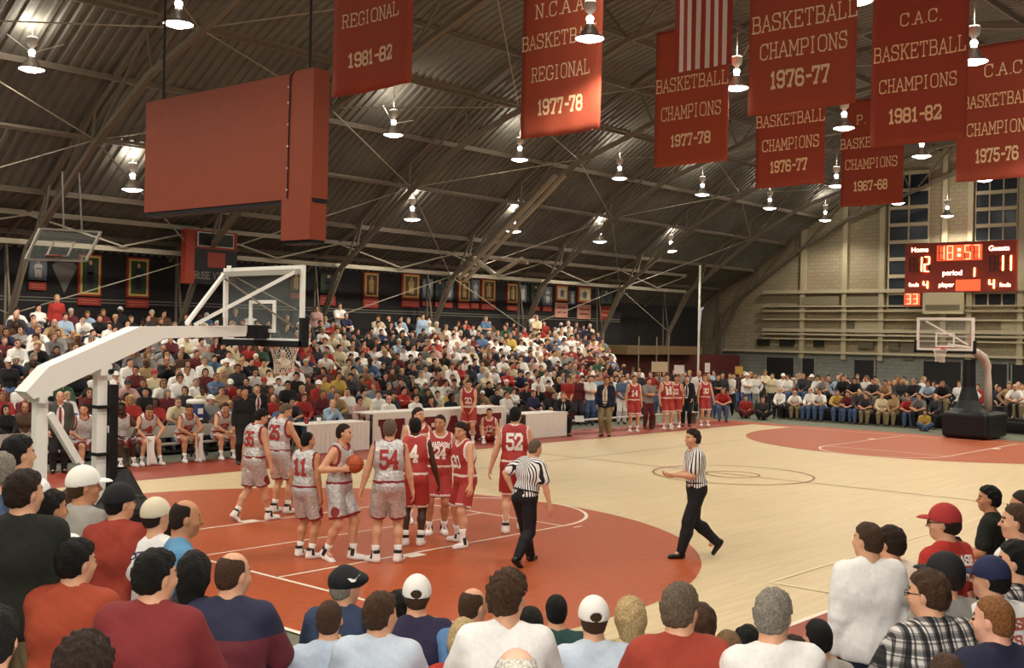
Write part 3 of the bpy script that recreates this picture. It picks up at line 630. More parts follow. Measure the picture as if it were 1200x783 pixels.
for a in ((92, 118, 298, 347, 'gold framed portrait, left one of the two tall ones left of the scoreboards', 'gold', 'dark', 1, (349, 358)),
          (149, 174, 302, 349, 'gold framed portrait, right one of the two tall ones left of the scoreboards', 'gold', 'dark', 1, (351, 361)),
          (34, 54, 304, 328, 'dim grey photo board at the far left of the dark wall', 'plain', 'white', 1, (331, 340)),
          (340, 352, 320, 341, 'small portrait board seen through the near backboard', 'plain', 'tan', 1, (343, 350)),
          (375, 393, 321, 344, 'dim portrait board just right of the near backboard', 'plain', 'dark', 1, (346, 358)),
          (426, 443, 319, 349, 'gold framed portrait with a bright red board, first right of the near backboard', 'gold', 'tan', 1, (350, 361)),
          (471, 491, 320, 351, 'wide gold framed portrait alone left of the crowded row', 'gold', 'tan', 1, (352, 360)),
          (495, 506, 327, 350, 'white photo board beside the wide gold framed portrait', 'plain', 'white', 1, (353, 359)),
          (510, 519, 328, 352, 'dark photo board third in the crowded row of portraits', 'plain', 'dark', 1, (354, 360)),
          (521, 530, 330, 352, 'white figure photo board fourth in the crowded row', 'plain', 'white', 1, (354, 361)),
          (537, 550, 328, 354, 'small gold framed portrait fifth in the crowded row', 'gold', 'tan', 1, (355, 362)),
          (552, 561, 328, 353, 'white photo board between two gold framed portraits', 'plain', 'white', 1, (355, 362)),
          (564, 580, 327, 354, 'gold framed portrait with bright figure, right end of the crowded row', 'gold', 'tan', 1, (356, 363)),
          (594, 606, 332, 356, 'gold framed portrait right of the crowded row', 'gold', 'tan', 1, (358, 364)),
          (608, 616, 334, 354, 'faint photo board beside a gold frame', 'plain', 'white', 0, None),
          (622, 632, 334, 355, 'dark photo board over a small red name board', 'plain', 'dark', 1, (359, 364)),
          (636, 646, 336, 358, 'white figure photo board left of the pale framed pair', 'plain', 'white', 1, (359, 365)),
          (651, 665, 334, 353, 'pale framed portrait, left of the pair with bright name boards', 'gold', 'cream', 1, (355, 372), True),
          (667, 673, 341, 357, 'narrow blue white photo between the pale framed pair', 'plain', 'white', 0, None),
          (677, 692, 336, 355, 'pale framed portrait, right of the pair with bright name boards', 'gold', 'cream', 1, (357, 374), True),
          (703, 716, 340, 356, 'dark photo board over a red name board at the right end of the wall', 'plain', 'dark', 1, (359, 375))):
    portrait(*a[:5], style=a[5], fig=a[6], board=bool(a[7]), by=a[8], bright=len(a) > 9)
# pennant
P = on(1, 20.76, 76, 312); k = MB(); k.poly([(-.42, 0, .0), (0, 0, -.85), (.42, 0, 0), (.3, 0, .12), (-.3, 0, .12)], mh('pennant_grey', '6c6864')); o = k.obj('pennant'); o.location = tuple(P)
o.modifiers.new('t', 'SOLIDIFY').thickness = .02; tag(o, 'small grey pennant on the dark wall at the far left', 'pennant')

# ------------------------------------------------------------------ BASKETS
def rim_net(t, x, y, z, s):
    k = MB(); pts = [(x+.228*math.cos(a), y+.228*math.sin(a), z) for a in np.linspace(0, 2*math.pi, 25)[:-1]]
    k.tube(pts, .011, mh('rim_orange_red', 'c4442a', rough=.45), 8, closed=True).obj('rim', t, True)
    MB().box(min(x-s*.38, x-s*.2), max(x-s*.38, x-s*.2), y-.06, y+.06, z-.07, z+.01, MATS['rim_orange_red']).obj('rim_bracket', t)
    n = MB(); m = mh('white_net_cord', 'eee6da', rough=.9); L = 6
    rad = [.222, .205, .18, .16, .145, .14, .15]; zz = [z-.01-.075*i for i in range(L+1)]
    for i in range(12):
        for d in (1, -1):
            p = []
            for l in range(L+1):
                a = 2*math.pi*(i+d*l*.5)/12; p.append((x+rad[l]*math.cos(a), y+rad[l]*math.sin(a), zz[l]))
            n.tube(p, .004, m, 4)
    n.obj('net', t)
def backboard(t, x, y, z0, w_, h, s, fr=.05, m=M_WHITE):
    g = MB().box(x-.008, x+.008, y-w_/2+.03, y+w_/2-.03, z0+.03, z0+h-.03, M_GLASS).obj('glass', t)
    f = MB(); f.box(x-.03, x+.03, y-w_/2, y-w_/2+fr, z0, z0+h, m); f.box(x-.03, x+.03, y+w_/2-fr, y+w_/2, z0, z0+h, m)
    f.box(x-.03, x+.03, y-w_/2+fr, y+w_/2-fr, z0+h-fr, z0+h, m); f.box(x-.03, x+.03, y-w_/2+fr, y+w_/2-fr, z0, z0+fr, m); f.obj('board_frame', t)
    q = MB(); sw, sh, lw, zb = .61, .46, .05, z0+.13
    xa, xb = x-.014, x+.014
    q.box(xa, xb, y-sw/2, y-sw/2+lw, zb, zb+sh, m); q.box(xa, xb, y+sw/2-lw, y+sw/2, zb, zb+sh, m); q.box(xa, xb, y-sw/2+lw, y+sw/2-lw, zb+sh-lw, zb+sh, m); q.box(xa, xb, y-sw/2+lw, y+sw/2-lw, zb, zb+lw, m)
    o = q.obj('target_square', t); o['label'] = 'white shooting square'
    p = MB().box(x-.06, x+.06, y-w_/2-.04, y+w_/2+.04, z0-.07, z0+.02, M_BLACK)
    for sg in (-1, 1): p.box(x-.06, x+.06, y+sg*(w_/2+.02)-.035, y+sg*(w_/2+.02)+.035, z0-.05, z0+.34, M_BLACK)
    p.obj('edge_padding', t)
def hoop_near():
    t = thing('portable_hoop', 'near basketball hoop on a thick white arm, seen from behind', 'hoop'); yb = -.09; bx = .98
    backboard(t, bx, yb, 2.99, 1.87, 1.07, 1); rim_net(t, bx+.40, yb, 2.98, 1)
    # arm: tapered box beam with a kink
    prof_t = [(-2.52, 2.36), (-2.24, 2.66), (-1.04, 3.165), (.64, 3.21)]; prof_b = [(-2.42, 2.27), (-2.18, 2.36), (-.66, 3.02), (.60, 3.06)]
    k = MB()
    for i in range(3):
        a, b, c, d = prof_b[i], prof_b[i+1], prof_t[i+1], prof_t[i]
        for y in (yb-.15, yb+.15):
            f = [(p[0], y, p[1]) for p in (a, b, c, d)]; k.poly(f if y < yb else f[::-1], M_WHITE)
        k.poly([(a[0], yb-.15, a[1]), (a[0], yb+.15, a[1]), (b[0], yb+.15, b[1]), (b[0], yb-.15, b[1])], M_WHITE)
        k.poly([(d[0], yb-.15, d[1]), (c[0], yb-.15, c[1]), (c[0], yb+.15, c[1]), (d[0], yb+.15, d[1])], M_WHITE)
    for P_, Q_ in ((prof_b[0], prof_t[0]), (prof_b[3], prof_t[3])): k.poly([(P_[0], yb-.15, P_[1]), (P_[0], yb+.15, P_[1]), (Q_[0], yb+.15, Q_[1]), (Q_[0], yb-.15, Q_[1])], M_WHITE)
    k.obj('arm_beam', t)
    MB().box(.62, 1.0, yb-.16, yb+.16, 3.03, 3.22, M_BLACK).obj('arm_pad', t)
    for x0, z1, w2 in ((-2.27, 2.3, .075), (-1.49, 2.62, .068)):
        MB().box(x0-w2, x0+w2, yb-.06, yb+.06, .85, z1, M_WHITE).obj('post', t)
        MB().tube([(x0+.05, yb-.16, z1-.03), (x0+.05, yb-.19, z1-.03)], .035, M_BLACK, 10).obj('pivot_bolt', t)
        MB().box(x0-w2*1.1, x0+w2*1.1, yb-.155, yb+.155, z1-.08, z1+.06, M_WHITE).obj('pivot_plate', t)
    for z in (2.12, 1.52): MB().box(-1.57, -1.36, yb-.12, yb+.12, z, z+.04, M_BLACK).obj('strap', t)
    MB().box(-1.41, -1.30, yb-.12, yb+.14, 1.15, 2.42, M_BLACK).obj('post_pad', t)
    MB().bar((-2.18, yb-.05, 2.08), (-1.80, yb-.05, 1.47), .10, .085, M_WHITE).obj('diagonal_strut', t)
    MB().bar((-1.40, yb-.08, 1.9), (-1.28, yb-.08, .8), .04, .04, M_WHITE).obj('lift_strut', t)
    hx = .92
    for s in (-1, 1):
        MB().bar((-.18, yb+s*.12, 3.22), (hx, yb+s*.86, 3.98), .045, .05, M_WHITE).obj('diagonal_brace', t)
    MB().box(hx-.04, hx+.03, yb-.9, yb+.9, 3.93, 4.0, mh('grey_crossbar', 'a8a49a', rough=.5)).obj('crossbar', t)
    MB().bar((hx, yb+.85, 3.9), (hx, yb-.8, 3.2), .02, .02, M_STEEL).obj('tie_rod', t)
    MB().tube([(hx-.02, yb+.72, 4.0), (hx-.02, yb+.72, 4.09)], .035, M_WHITE, 8).obj('bolt', t)
    MB().box(-3.0, -.9, yb-.75, yb+.75, .06, .85, M_BLACK).obj('padded_base', t)
    k = MB()
    for f_ in ((-1.22, 1.4, .10, .13), ): k.poly([(-1.35, yb-.3, .85), (-.95, yb-.3, .85), (-1.2, yb-.13, 1.3), (-1.36, yb-.13, 1.3)], M_BLACK)
    MB().lathe([(.42, .85), (.3, 1.0), (.14, 1.3), (.10, 1.34)], M_BLACK, 10, (-1.2, yb, 0)).obj('cone_pad', t)
    for x in (-2.8, -1.1):
        for y in (-.6, .6): MB().tube([(x, yb+y-.03, .06), (x, yb+y+.03, .06)], .06, M_BLACK, 10).obj('caster', t)
hoop_near()
def hoop_far():
    t = thing('portable_hoop', 'far basketball hoop with a black padded base and pale arm', 'hoop'); bx = 27.43
    backboard(t, bx, 0.05, 2.9, 1.83, 1.07, -1, .085); rim_net(t, bx-.40, .05, 3.02, -1)
    m = mh('pale_pink_arm', 'd8c4b4', rough=.5)
    k = MB(); k.tube([(27.6, .0, 3.1), (29.0, .0, 3.0), (30.0, -.05, 2.86), (30.4, -.12, 2.70), (30.6, -.2, 2.4), (30.6, -.24, 1.8), (30.6, -.26, .9)], [.06, .09, .14, .16, .14, .13, .14], m, 8); k.obj('arm', t, True)
    MB().bar((27.5, .7, 3.85), (28.9, -.15, 3.12), .05, .05, M_WHITE).obj('diagonal_brace', t)
    MB().bar((27.5, -.75, 3.85), (28.9, -.2, 3.12), .05, .05, m).obj('diagonal_brace', t)
    k = MB(); pr = [(.9, .85), (.62, 1.0), (.45, 1.25), (.3, 1.7), (.27, 2.3), (.27, 2.62)]
    v = [];
    for r_, z in pr:
        for a in np.linspace(0, 2*math.pi, 13)[:-1]: v.append((30.0+.75*r_*math.cos(a), .18+.75*r_*math.sin(a), z))
    for p in v: k.v.append(p)
    kk = k.mi(M_BLACK)
    for i in range(len(pr)-1):
        for j in range(12): k.f.append((i*12+j, i*12+(j+1) % 12, (i+1)*12+(j+1) % 12, (i+1)*12+j)); k.m.append(kk)
    k.f.append(tuple(60+j for j in range(12))); k.m.append(kk); k.obj('column_pad', t)
    b = MB().box(29.0, 30.95, -.80, .72, .04, .88, M_BLACK); o = b.obj('padded_base', t); bv = o.modifiers.new('b', 'BEVEL'); bv.width = .12; bv.segments = 3
hoop_far()
# side hoop folded up under the roof at the upper left
def hoop_side():
    t = thing('folded_hoop', 'glass side backboard folded up under the roof at the left', 'hoop')
    Yc = 16.0
    c = [Vector(dep(px, py, d_)) for px, py, d_ in ((30, 304, 27.5), (101, 306, 26.0), (118, 272, 26.4), (47, 268, 27.9))]
    m = mh('dim_frame_grey', '8c8478', rough=.5); k = MB()
    for i in range(4): k.bar(c[i], c[(i+1) % 4], .06, .05, m)
    k.obj('board_frame', t); g = MB(); g.poly(c, M_GLASS); g.obj('glass', t)
    q = [c[0].lerp(c[1], u).lerp(c[3].lerp(c[2], u), v) for u, v in ((.33, .15), (.67, .15), (.67, .62), (.33, .62))]
    k = MB()
    for i in range(4): k.bar(q[i], q[(i+1) % 4], .05, .03, m)
    k.obj('target_square', t)
    r = c[0].lerp(c[1], .5)+Vector((0, 0, .1)); MB().lathe([(.22, -.02), (.24, 0), (.22, .02), (.2, 0)], mh('dim_rim', '7c3424'), 16, tuple(r)).obj('rim', t)
    top = c[3].lerp(c[2], .5)
    for a, b in (((c[3]*.6+c[2]*.4), top+Vector((.6, 1.6, 1.6))), ((c[3]*.3+c[2]*.7), top+Vector((1.0, 1.5, 1.6)))): MB().bar(a, b, .04, .04, mh('dim_arm', '4c463e')).obj('support_arm', t)
hoop_side()
t = thing('folded_hoop', 'pale paired support arms of a folded side hoop above the middle of the bleachers', 'hoop')
for a, b in (((538, 327), (652, 205)), ((545, 329), (662, 205)), ((556, 302), (580, 322)), ((580, 322), (612, 303)), ((572, 302), (618, 308))):
    d_ = 34.; A_ = dep(*a, d_); B_ = dep(*b, d_-2); MB().bar(A_, B_, .09, .09, M_BEAM).obj('support_arm', t)
# white pole near the far corner
P = on(0, 39, 818, 440); Q = on(0, 39, 820, 311)
tag(MB().tube([(P[0], P[1], 0), (P[0], P[1], Q[2])], .055, mh('white_pole', 'c8c4b4'), 8).obj('pole'), 'tall thin white pole standing in the far corner', 'pole')
for px in (748, 769, 783):
    P = on(0, 34, px, 440); tag(MB().tube([(P[0], P[1], 0), (P[0], P[1], 3.2)], .03, M_STEEL, 6).obj('pole'), {748: 'leftmost', 769: 'middle', 783: 'rightmost'}[px] + ' of three thin grey posts behind the standing players', 'pole')
P0_, P1_ = on(1, 19.5, 672, 404), on(1, 19.5, 722, 412)
t = thing('folded_bleacher', 'brown covered stack of folded seating right of the bleachers', 'seating')
MB().box(34.5, 41, 17.5, 20.6, 2.35, 2.75, mh('brown_tarp', '6a5236')).obj('tarp', t); MB().box(34.7, 46, 18.2, 20.6, 0.3, 2.3, mh('dark_red_fold', '57201c')).obj('red_fronts', t)
MB().box(34.5, 46, 18.3, 20.6, 0, .3, M_BLACK).obj('plinth', t)

# ------------------------------------------------------------------ BLEACHERS
ROWS = [(12.0+.70*i, .10+.215*i) for i in range(12)]      # y of seat front, foot level z
M_SEAT = mh('red_brown_seat_board', '6e2c22', rough=.6); M_RISER = mh('dark_riser', '2a2626', rough=.8)
t = thing('bleachers', 'long bank of bleachers rising behind the benches and tables', 'bleachers', (0, 0, 0))
for i, (y, z) in enumerate(ROWS):
    xe = 27.5+7*i/11
    MB().box(-6, xe, y-.5, y+.3, z-.04, z, M_RISER).obj('footboard', t); MB().box(-6, xe, y+.26, y+.30, z-.215 if i else 0, z+.3, M_RISER).obj('riser', t)
    MB().box(-6, xe, y-.02, y+.27, z+.38, z+.42, M_SEAT).obj('seat_board', t)
    for x in np.arange(-5.5, xe, 2.4): member('bracket', (x, y+.12, z), (x, y+.12, z+.38), .05, .05, M_STEEL, t)
# ------------------------------------------------------------------ near corner tiers (diagonal)
t = thing('corner_stand', 'low stepped wooden stand under the nearest spectators', 'stand', (CP[0], CP[1], 0), YAW)
for i, (a, b, z) in enumerate(((6.3, 8.1, .3), (4.9, 6.3, .62), (3.5, 4.9, .95), (2.0, 3.5, 1.3), (-1.5, 2.0, 1.48))):
    MB().box(a, b, -6.5, 6.5, 0 if i == 0 else z-.35, z, mh('worn_plank', '6b5238', rough=.7, noise=.2, nscale=3)).obj('step', t)

exec_people = True
# ================================================================== PEOPLE
# ---- implicit surfaces, meshed by surface nets
class Fld:
    def __init__(s, lo, hi, h):
        s.h = h; s.lo = np.array(lo, float); n = np.ceil((np.array(hi)-s.lo)/h).astype(int)+2; s.n = n
        s.ax = [(s.lo[i]+h*np.arange(n[i])).astype(np.float32) for i in range(3)]
        s.F = np.full(n, 9., np.float32); s.B = np.full(n, 9., np.float32); s.L = np.zeros(n, np.int8)
    def sl(s, lo, hi, pad):
        r = []
        for i in range(3):
            a = max(0, int((lo[i]-pad-s.lo[i])/s.h)); b = min(s.n[i], int((hi[i]+pad-s.lo[i])/s.h)+2)
            if b <= a: return None
            r.append(slice(a, b))
        return tuple(r)
    def grid(s, sl): return s.ax[0][sl[0]][:, None, None], s.ax[1][sl[1]][None, :, None], s.ax[2][sl[2]][None, None, :]
    def add(s, fn, lo, hi, k, lab=0):
        sl = s.sl(lo, hi, k+2*s.h)
        if sl is None: return
        d = fn(*s.grid(sl)); f = s.F[sl]; hh = np.clip(.5+.5*(f-d)/k, 0, 1); s.F[sl] = f*(1-hh)+d*hh-k*hh*(1-hh)
        b = s.B[sl]; m = d < b; b[m] = np.broadcast_to(d, b.shape)[m]; s.L[sl][m] = lab
    def cut(s, fn, lo, hi, k=.01):
        sl = s.sl(lo, hi, .05)
        if sl is None: return
        d = -fn(*s.grid(sl)); f = s.F[sl]; hh = np.clip(.5-.5*(f-d)/k, 0, 1); s.F[sl] = f*(1-hh)+d*hh+k*hh*(1-hh)
    def cone(s, a, b, ra, rb, k=.03, lab=0, sq=None):
        a, b = np.array(a, float), np.array(b, float); ab = b-a; L2 = max(1e-9, ab@ab); r = max(ra, rb)
        def fn(X, Y, Z):
            px, py, pz = X-a[0], Y-a[1], Z-a[2]; t = np.clip((px*ab[0]+py*ab[1]+pz*ab[2])/L2, 0, 1)
            return np.sqrt((px-ab[0]*t)**2+(py-ab[1]*t)**2+(pz-ab[2]*t)**2)-(ra+(rb-ra)*t)
        s.add(fn, np.minimum(a, b)-r, np.maximum(a, b)+r, k, lab)
    def ell(s, c, r, M=None, k=.02, lab=0, sub=False, kk=None):
        c = np.array(c, float); r = np.array(r, float); M = np.eye(3) if M is None else np.array(M); R_ = r.max()
        def fn(X, Y, Z):
            px, py, pz = X-c[0], Y-c[1], Z-c[2]
            q = [M[0, i]*px+M[1, i]*py+M[2, i]*pz for i in range(3)]
            k0 = np.sqrt((q[0]/r[0])**2+(q[1]/r[1])**2+(q[2]/r[2])**2); k1 = np.sqrt((q[0]/r[0]**2)**2+(q[1]/r[1]**2)**2+(q[2]/r[2]**2)**2)+1e-6
            return k0*(k0-1)/k1
        (s.cut(fn, c-R_, c+R_, kk or .01) if sub else s.add(fn, c-R_, c+R_, k, lab))
    def half(s, p, n, k=.006):
        p = np.array(p, float); n = np.array(n, float); n = n/np.linalg.norm(n)
        d = (s.ax[0]-p[0])[:, None, None]*n[0]+(s.ax[1]-p[1])[None, :, None]*n[1]+(s.ax[2]-p[2])[None, None, :]*n[2]
        hh = np.clip(.5-.5*(s.F-d)/k, 0, 1); s.F = s.F*(1-hh)+d*hh+k*hh*(1-hh)
    def ripple(s, amp, f, ph=0, vert=.35):
        X, Y, Z = s.ax[0][:, None, None], s.ax[1][None, :, None], s.ax[2][None, None, :]
        s.F += amp*(np.sin(X*f+Z*f*vert+ph)*np.sin(Y*f*1.13-Z*f*vert*.7+ph*2)+.6*np.sin(Z*f*.9+X*f*.6+ph+2*np.sin(Y*f*.5)))
    def nets(s):
        F = s.F; S = F < 0; n = s.n
        c = np.zeros(n-1, np.int8)
        for a in (0, 1):
            for b in (0, 1):
                for d in (0, 1): c += S[a:n[0]-1+a, b:n[1]-1+b, d:n[2]-1+d]
        I = np.nonzero((c > 0) & (c < 8)); m = len(I[0])
        if m == 0: return np.zeros((0, 3)), np.zeros((0, 4), int), np.zeros(0, int)
        idx = np.full(n-1, -1, np.int64); idx[I] = np.arange(m)
        acc = np.zeros((m, 3)); cnt = np.zeros(m)
        for ax in range(3):
            o1, o2 = [i for i in range(3) if i != ax]
            for a in (0, 1):
                for b in (0, 1):
                    p = [I[0].copy(), I[1].copy(), I[2].copy()]; p[o1] = p[o1]+a; p[o2] = p[o2]+b; q = [v for v in p]; q[ax] = p[ax]+1
                    f0 = F[tuple(p)]; f1 = F[tuple(q)]; cr = (f0 < 0) != (f1 < 0); t = np.where(cr, f0/np.where(cr, f0-f1, 1), 0)
                    v = np.zeros((m, 3)); v[:, o1] = a; v[:, o2] = b; v[:, ax] = t; acc[cr] += v[cr]; cnt[cr] += 1
        V = s.lo+(np.stack(I, 1)+acc/cnt[:, None])*s.h
        Q = []
        for ax in range(3):
            o1, o2 = [(1, 2), (2, 0), (0, 1)][ax]
            sh = [slice(None)]*3; sa = list(sh); sb = list(sh); sa[ax] = slice(0, n[ax]-1); sb[ax] = slice(1, n[ax])
            A_ = S[tuple(sa)]; B_ = S[tuple(sb)]; E_ = np.nonzero(A_ != B_)
            ok = (E_[o1] > 0) & (E_[o2] > 0) & (E_[o1] < n[o1]-1) & (E_[o2] < n[o2]-1); E_ = [e[ok] for e in E_]; fl = A_[tuple(E_)]
            def cell(d1, d2):
                p = [e.copy() for e in E_]; p[o1] = p[o1]-d1; p[o2] = p[o2]-d2; return idx[tuple(p)]
            q = np.stack([cell(1, 1), cell(0, 1), cell(0, 0), cell(1, 0)], 1); q[~fl] = q[~fl][:, ::-1]; Q.append(q)
        Q = np.concatenate(Q); ii = np.minimum(np.round((V-s.lo)/s.h).astype(int), n-1); lab = s.L[ii[:, 0], ii[:, 1], ii[:, 2]]
        return V, Q, lab
def rotz(a): c, s = math.cos(a), math.sin(a); return np.array([[c, -s, 0], [s, c, 0], [0, 0, 1.]])
def roty(a): c, s = math.cos(a), math.sin(a); return np.array([[c, 0, s], [0, 1, 0], [-s, 0, c]])
def rotx(a): c, s = math.cos(a), math.sin(a); return np.array([[1, 0, 0], [0, c, -s], [0, s, c]])
# ---- hands
def make_hand(curl, h=.006, spread=1.):
    f = Fld((-.02, -.06, -.10), (.20, .09, .05), h)
    ys = (.030, .010, -.011, -.031); ln = (.040, .045, .041, .033)
    for y, L in zip(ys, ln):
        f.cone((.0, y*.55, 0), (.088-abs(y-.005)*.15, y, .002), .015, .0105, .014)
        p = np.array([.088-abs(y-.005)*.15, y*1.05, .002]); a = 0
        for i, (l, c) in enumerate(((L, curl), (L*.62, curl*1.25), (L*.5, curl*.8))):
            a += R(c); q = p+l*np.array([math.cos(a), (y*.9)*spread if i == 0 else 0, -math.sin(a)]); f.cone(p, q, .0092-.0008*i, .0085-.0008*i, .004); p = q
    f.cone((.005, .012, -.004), (.045, .040, -.012), .016, .0125, .012); f.cone((.045, .040, -.012), (.075, .055, -.02), .0115, .0098, .006); f.cone((.075, .055, -.02), (.098, .056, -.030), .0095, .0082, .003)
    f.cone((-.02, 0, 0), (.03, 0, 0), .0235, .022, .02)
    V, Q, L = f.nets(); return V, Q
HAND = {'relax': make_hand(20), 'grip': make_hand(42), 'flat': make_hand(8), 'fist': make_hand(72)}
HANDLO = {k: make_hand(c, .0115) for k, c in (('relax', 20), ('grip', 42), ('flat', 8), ('fist', 62))}
def ik(a, b, l1, l2, pole):
    a, b = np.array(a, float), np.array(b, float); d = b-a; L = np.linalg.norm(d); L_ = min(L, (l1+l2)*.999); u = d/max(L, 1e-6); b = a+u*L_
    x = (L_**2+l1**2-l2**2)/(2*L_); y = math.sqrt(max(0, l1*l1-x*x)); p = np.array(pole, float); p = p-(p@u)*u; p /= max(1e-6, np.linalg.norm(p)); return a+u*x+p*y, b
class Pose:
    """joint positions of one figure, facing +x, left hand towards +y, about 1.8 m tall"""
    def __init__(s, pz=.94, px=0, py=0, lean=0, side=0, twist=0, pyaw=0, hyaw=0, hpit=0, hroll=0, fl=(0, .11, .09), fr=(0, -.11, .09), fyl=8, fyr=-8, fpl=0, fpr=0,
                 hl=None, hr=None, el=(-1, .35, 0), er=(-1, -.35, 0), kl=(1, .12, 0), kr=(1, -.12, 0), handl='relax', handr='relax', tl=None, tr=None, dl=None, dr=None, slump=0):
        P = np.array([px, py, pz]); s.P = P; Rp = rotz(R(pyaw)); Rt = Rp@roty(R(lean))@rotx(R(side)); Rs = Rt@roty(R(slump))@rotz(R(twist)); s.Rp, s.Rt, s.Rs = Rp, Rt, Rs
        s.waist = P+Rt@[0, 0, .15]; s.chest = s.waist+Rs@[.0, 0, .20]; s.nb = s.waist+Rs@[-.005, 0, .375]
        s.sL = s.waist+Rs@[0, .172, .325]; s.sR = s.waist+Rs@[0, -.172, .325]; s.hL = P+Rp@[0, .088, -.03]; s.hR = P+Rp@[0, -.088, -.03]
        s.Rh = rotz(R(pyaw+twist*.6+hyaw))@roty(R(hpit+lean*.35))@rotx(R(hroll)); s.hc = s.nb+Rs@[.012, 0, .055]+s.Rh@[.018, 0, .115]
        s.aL = np.array(fl, float); s.aR = np.array(fr, float)
        s.kL, s.aL = ik(s.hL, s.aL, .435, .42, Rp@np.array(kl)); s.kR, s.aR = ik(s.hR, s.aR, .435, .42, Rp@np.array(kr))
        if hl is None: hl = s.sL+Rs@[.03, .07, -.53]
        if hr is None: hr = s.sR+Rs@[.03, -.07, -.53]
        s.eL, s.wL = ik(s.sL, hl, .285, .255, Rs@np.array(el)); s.eR, s.wR = ik(s.sR, hr, .285, .255, Rs@np.array(er))
        s.fy = (R(fyl), R(fyr)); s.fp = (R(fpl), R(fpr)); s.hand = (handl, handr)
        s.hd = []
        for w_, e, d, t, sd in ((s.wL, s.eL, dl, tl, 1), (s.wR, s.eR, dr, tr, -1)):
            d = (w_-e) if d is None else np.array(d, float); d = d/np.linalg.norm(d); t = Rs@np.array([1, 0, 0.15]) if t is None else np.array(t, float)
            t = t-(t@d)*d; n_ = np.linalg.norm(t); t = t/n_ if n_ > 1e-3 else np.array([0, 0, 1.]); z = np.cross(d, t); 
            s.hd.append((d, t, z if sd < 0 else -z))
        pts = [s.P, s.nb, s.hc+s.Rh@[0, 0, .14], s.hc+[.14, 0, 0], s.hc-[.14, 0, 0], s.sL, s.sR, s.kL, s.kR, s.aL, s.aR, s.eL, s.eR, s.wL, s.wR]+[w_+q[0]*.2 for w_, q in ((s.wL, s.hd[0]), (s.wR, s.hd[1]))]+[s.aL+[.2, 0, -.09], s.aR-[.1, 0, .09]]
        s.lo = np.min(pts, 0)-.20; s.hi = np.max(pts, 0)+.20; s.lo[2] = max(s.lo[2], -.05); s.top = (s.hc+s.Rh@[0, 0, .122])[2]
    def headM(s): m = Matrix([list(s.Rh[i])+[s.hc[i]] for i in range(3)]+[[0, 0, 0, 1]]); return m
def head_skin(f, J, lab=0, face=True, fat=0):
    M = J.Rh; c = J.hc; q = lambda *v: c+M@np.array(v)
    f.cone(J.nb-J.Rs@[0, 0, .03], q(-.022, 0, -.055), .060+fat*.3, .054+fat*.2, .04, lab)
    f.ell(q(-.012, 0, .022), (.096, .0765, .100), M, .02, lab); f.ell(q(.022, 0, -.050), (.066, .056+fat*.2, .068), M, .035, lab); f.ell(q(.055, 0, -.096), (.024, .026, .018), M, .03, lab)
    if face:
        f.cone(q(.082, 0, .012), q(.106, 0, -.026), .009, .014, .012, lab); f.cone(q(.070, -.032, .024), q(.070, .032, .024), .014, .014, .014, lab)
        for s_ in (-1, 1):
            f.ell(q(.090, s_*.031, .003), (.015, .017, .012), M, sub=True, kk=.012); f.ell(q(.056, s_*.046, -.028), (.026, .020, .022), M, .02, lab)
            f.ell(q(-.008, s_*.078, -.010), (.018, .009, .031), M@rotz(s_*.35), .006, lab)
        f.cone(q(.082, -.016, -.066), q(.082, .016, -.066), .0085, .0085, .01, lab); f.cone(q(.078, -.014, -.077), q(.078, .014, -.077), .0075, .0075, .008, lab)
        for s_ in (-1, 1): f.ell(q(.081, s_*.031, .003), (.011, .013, .010), M, .003, lab)
def face_labels(V, Q, J, lab, eye, lip, brow, sz=1.):
    p = (V[Q].mean(1)-J.hc)@J.Rh
    for s_ in (-1, 1):
        lab[(p[:, 0] > .07) & (((p[:, 1]-s_*.031)/(.012*sz))**2+((p[:, 2]-.002)/(.0068*sz))**2 < 1)] = eye
        lab[(p[:, 0] > .05) & (np.abs(p[:, 1]-s_*.032) < .018) & (np.abs(p[:, 2]-.027) < .0058)] = brow
    lab[(p[:, 0] > .076) & (np.abs(p[:, 1]) < .022) & (np.abs(p[:, 2]+.0715) < .0075)] = lip
def torso(f, J, i=0., fat=0, lab=0, k=.07, breast=0):
    Rt, Rs = J.Rt, J.Rs; w_ = J.waist
    f.cone(J.P+J.Rp@[0, .062, 0], J.P+J.Rp@[0, -.062, 0], .112+i+fat*.8, .112+i+fat*.8, k, lab)
    f.cone(w_+Rt@[fat*.6, .055, -.02], w_+Rt@[fat*.6, -.055, -.02], .098+i+fat, .098+i+fat, k, lab)
    f.cone(w_+Rs@[.0, .075, .17], w_+Rs@[.0, -.075, .17], .108+i+fat*.6, .108+i+fat*.6, k, lab)
    f.cone(w_+Rs@[-.005, .105, .275], w_+Rs@[-.005, -.105, .275], .084+i+fat*.3, .084+i+fat*.3, k*.8, lab)
    f.cone(w_+Rs@[-.01, .05, .345], w_+Rs@[-.01, -.05, .345], .052+i, .052+i, k*.8, lab)
    for s_ in (-1, 1): f.cone(w_+Rs@[-.015, s_*.04, .372], w_+Rs@[-.005, s_*.15, .325], .042+i, .046+i, .04, lab)
def arms(f, J, i=0., lab=0, t=2., cuff=0., k=.02, fat=0):
    for S_, E_, W_ in ((J.sL, J.eL, J.wL), (J.sR, J.eR, J.wR)):
        f.cone(S_, S_+(E_-S_)*min(t, 1), .056+i+fat*.4, .056+i+cuff+(-.012)*min(t, 1)+fat*.3, k+.02, lab)
        if t > 1:
            u = t-1; m = E_+(W_-E_)*.3*min(1, u/.3 if u < .3 else 1)
            f.cone(E_, m, .043+i+cuff*.6, .044+i+cuff*.6, k, lab); f.cone(m, E_+(W_-E_)*u, .043+i+cuff*.6, .027+i+cuff+.016*(1-u), k, lab)
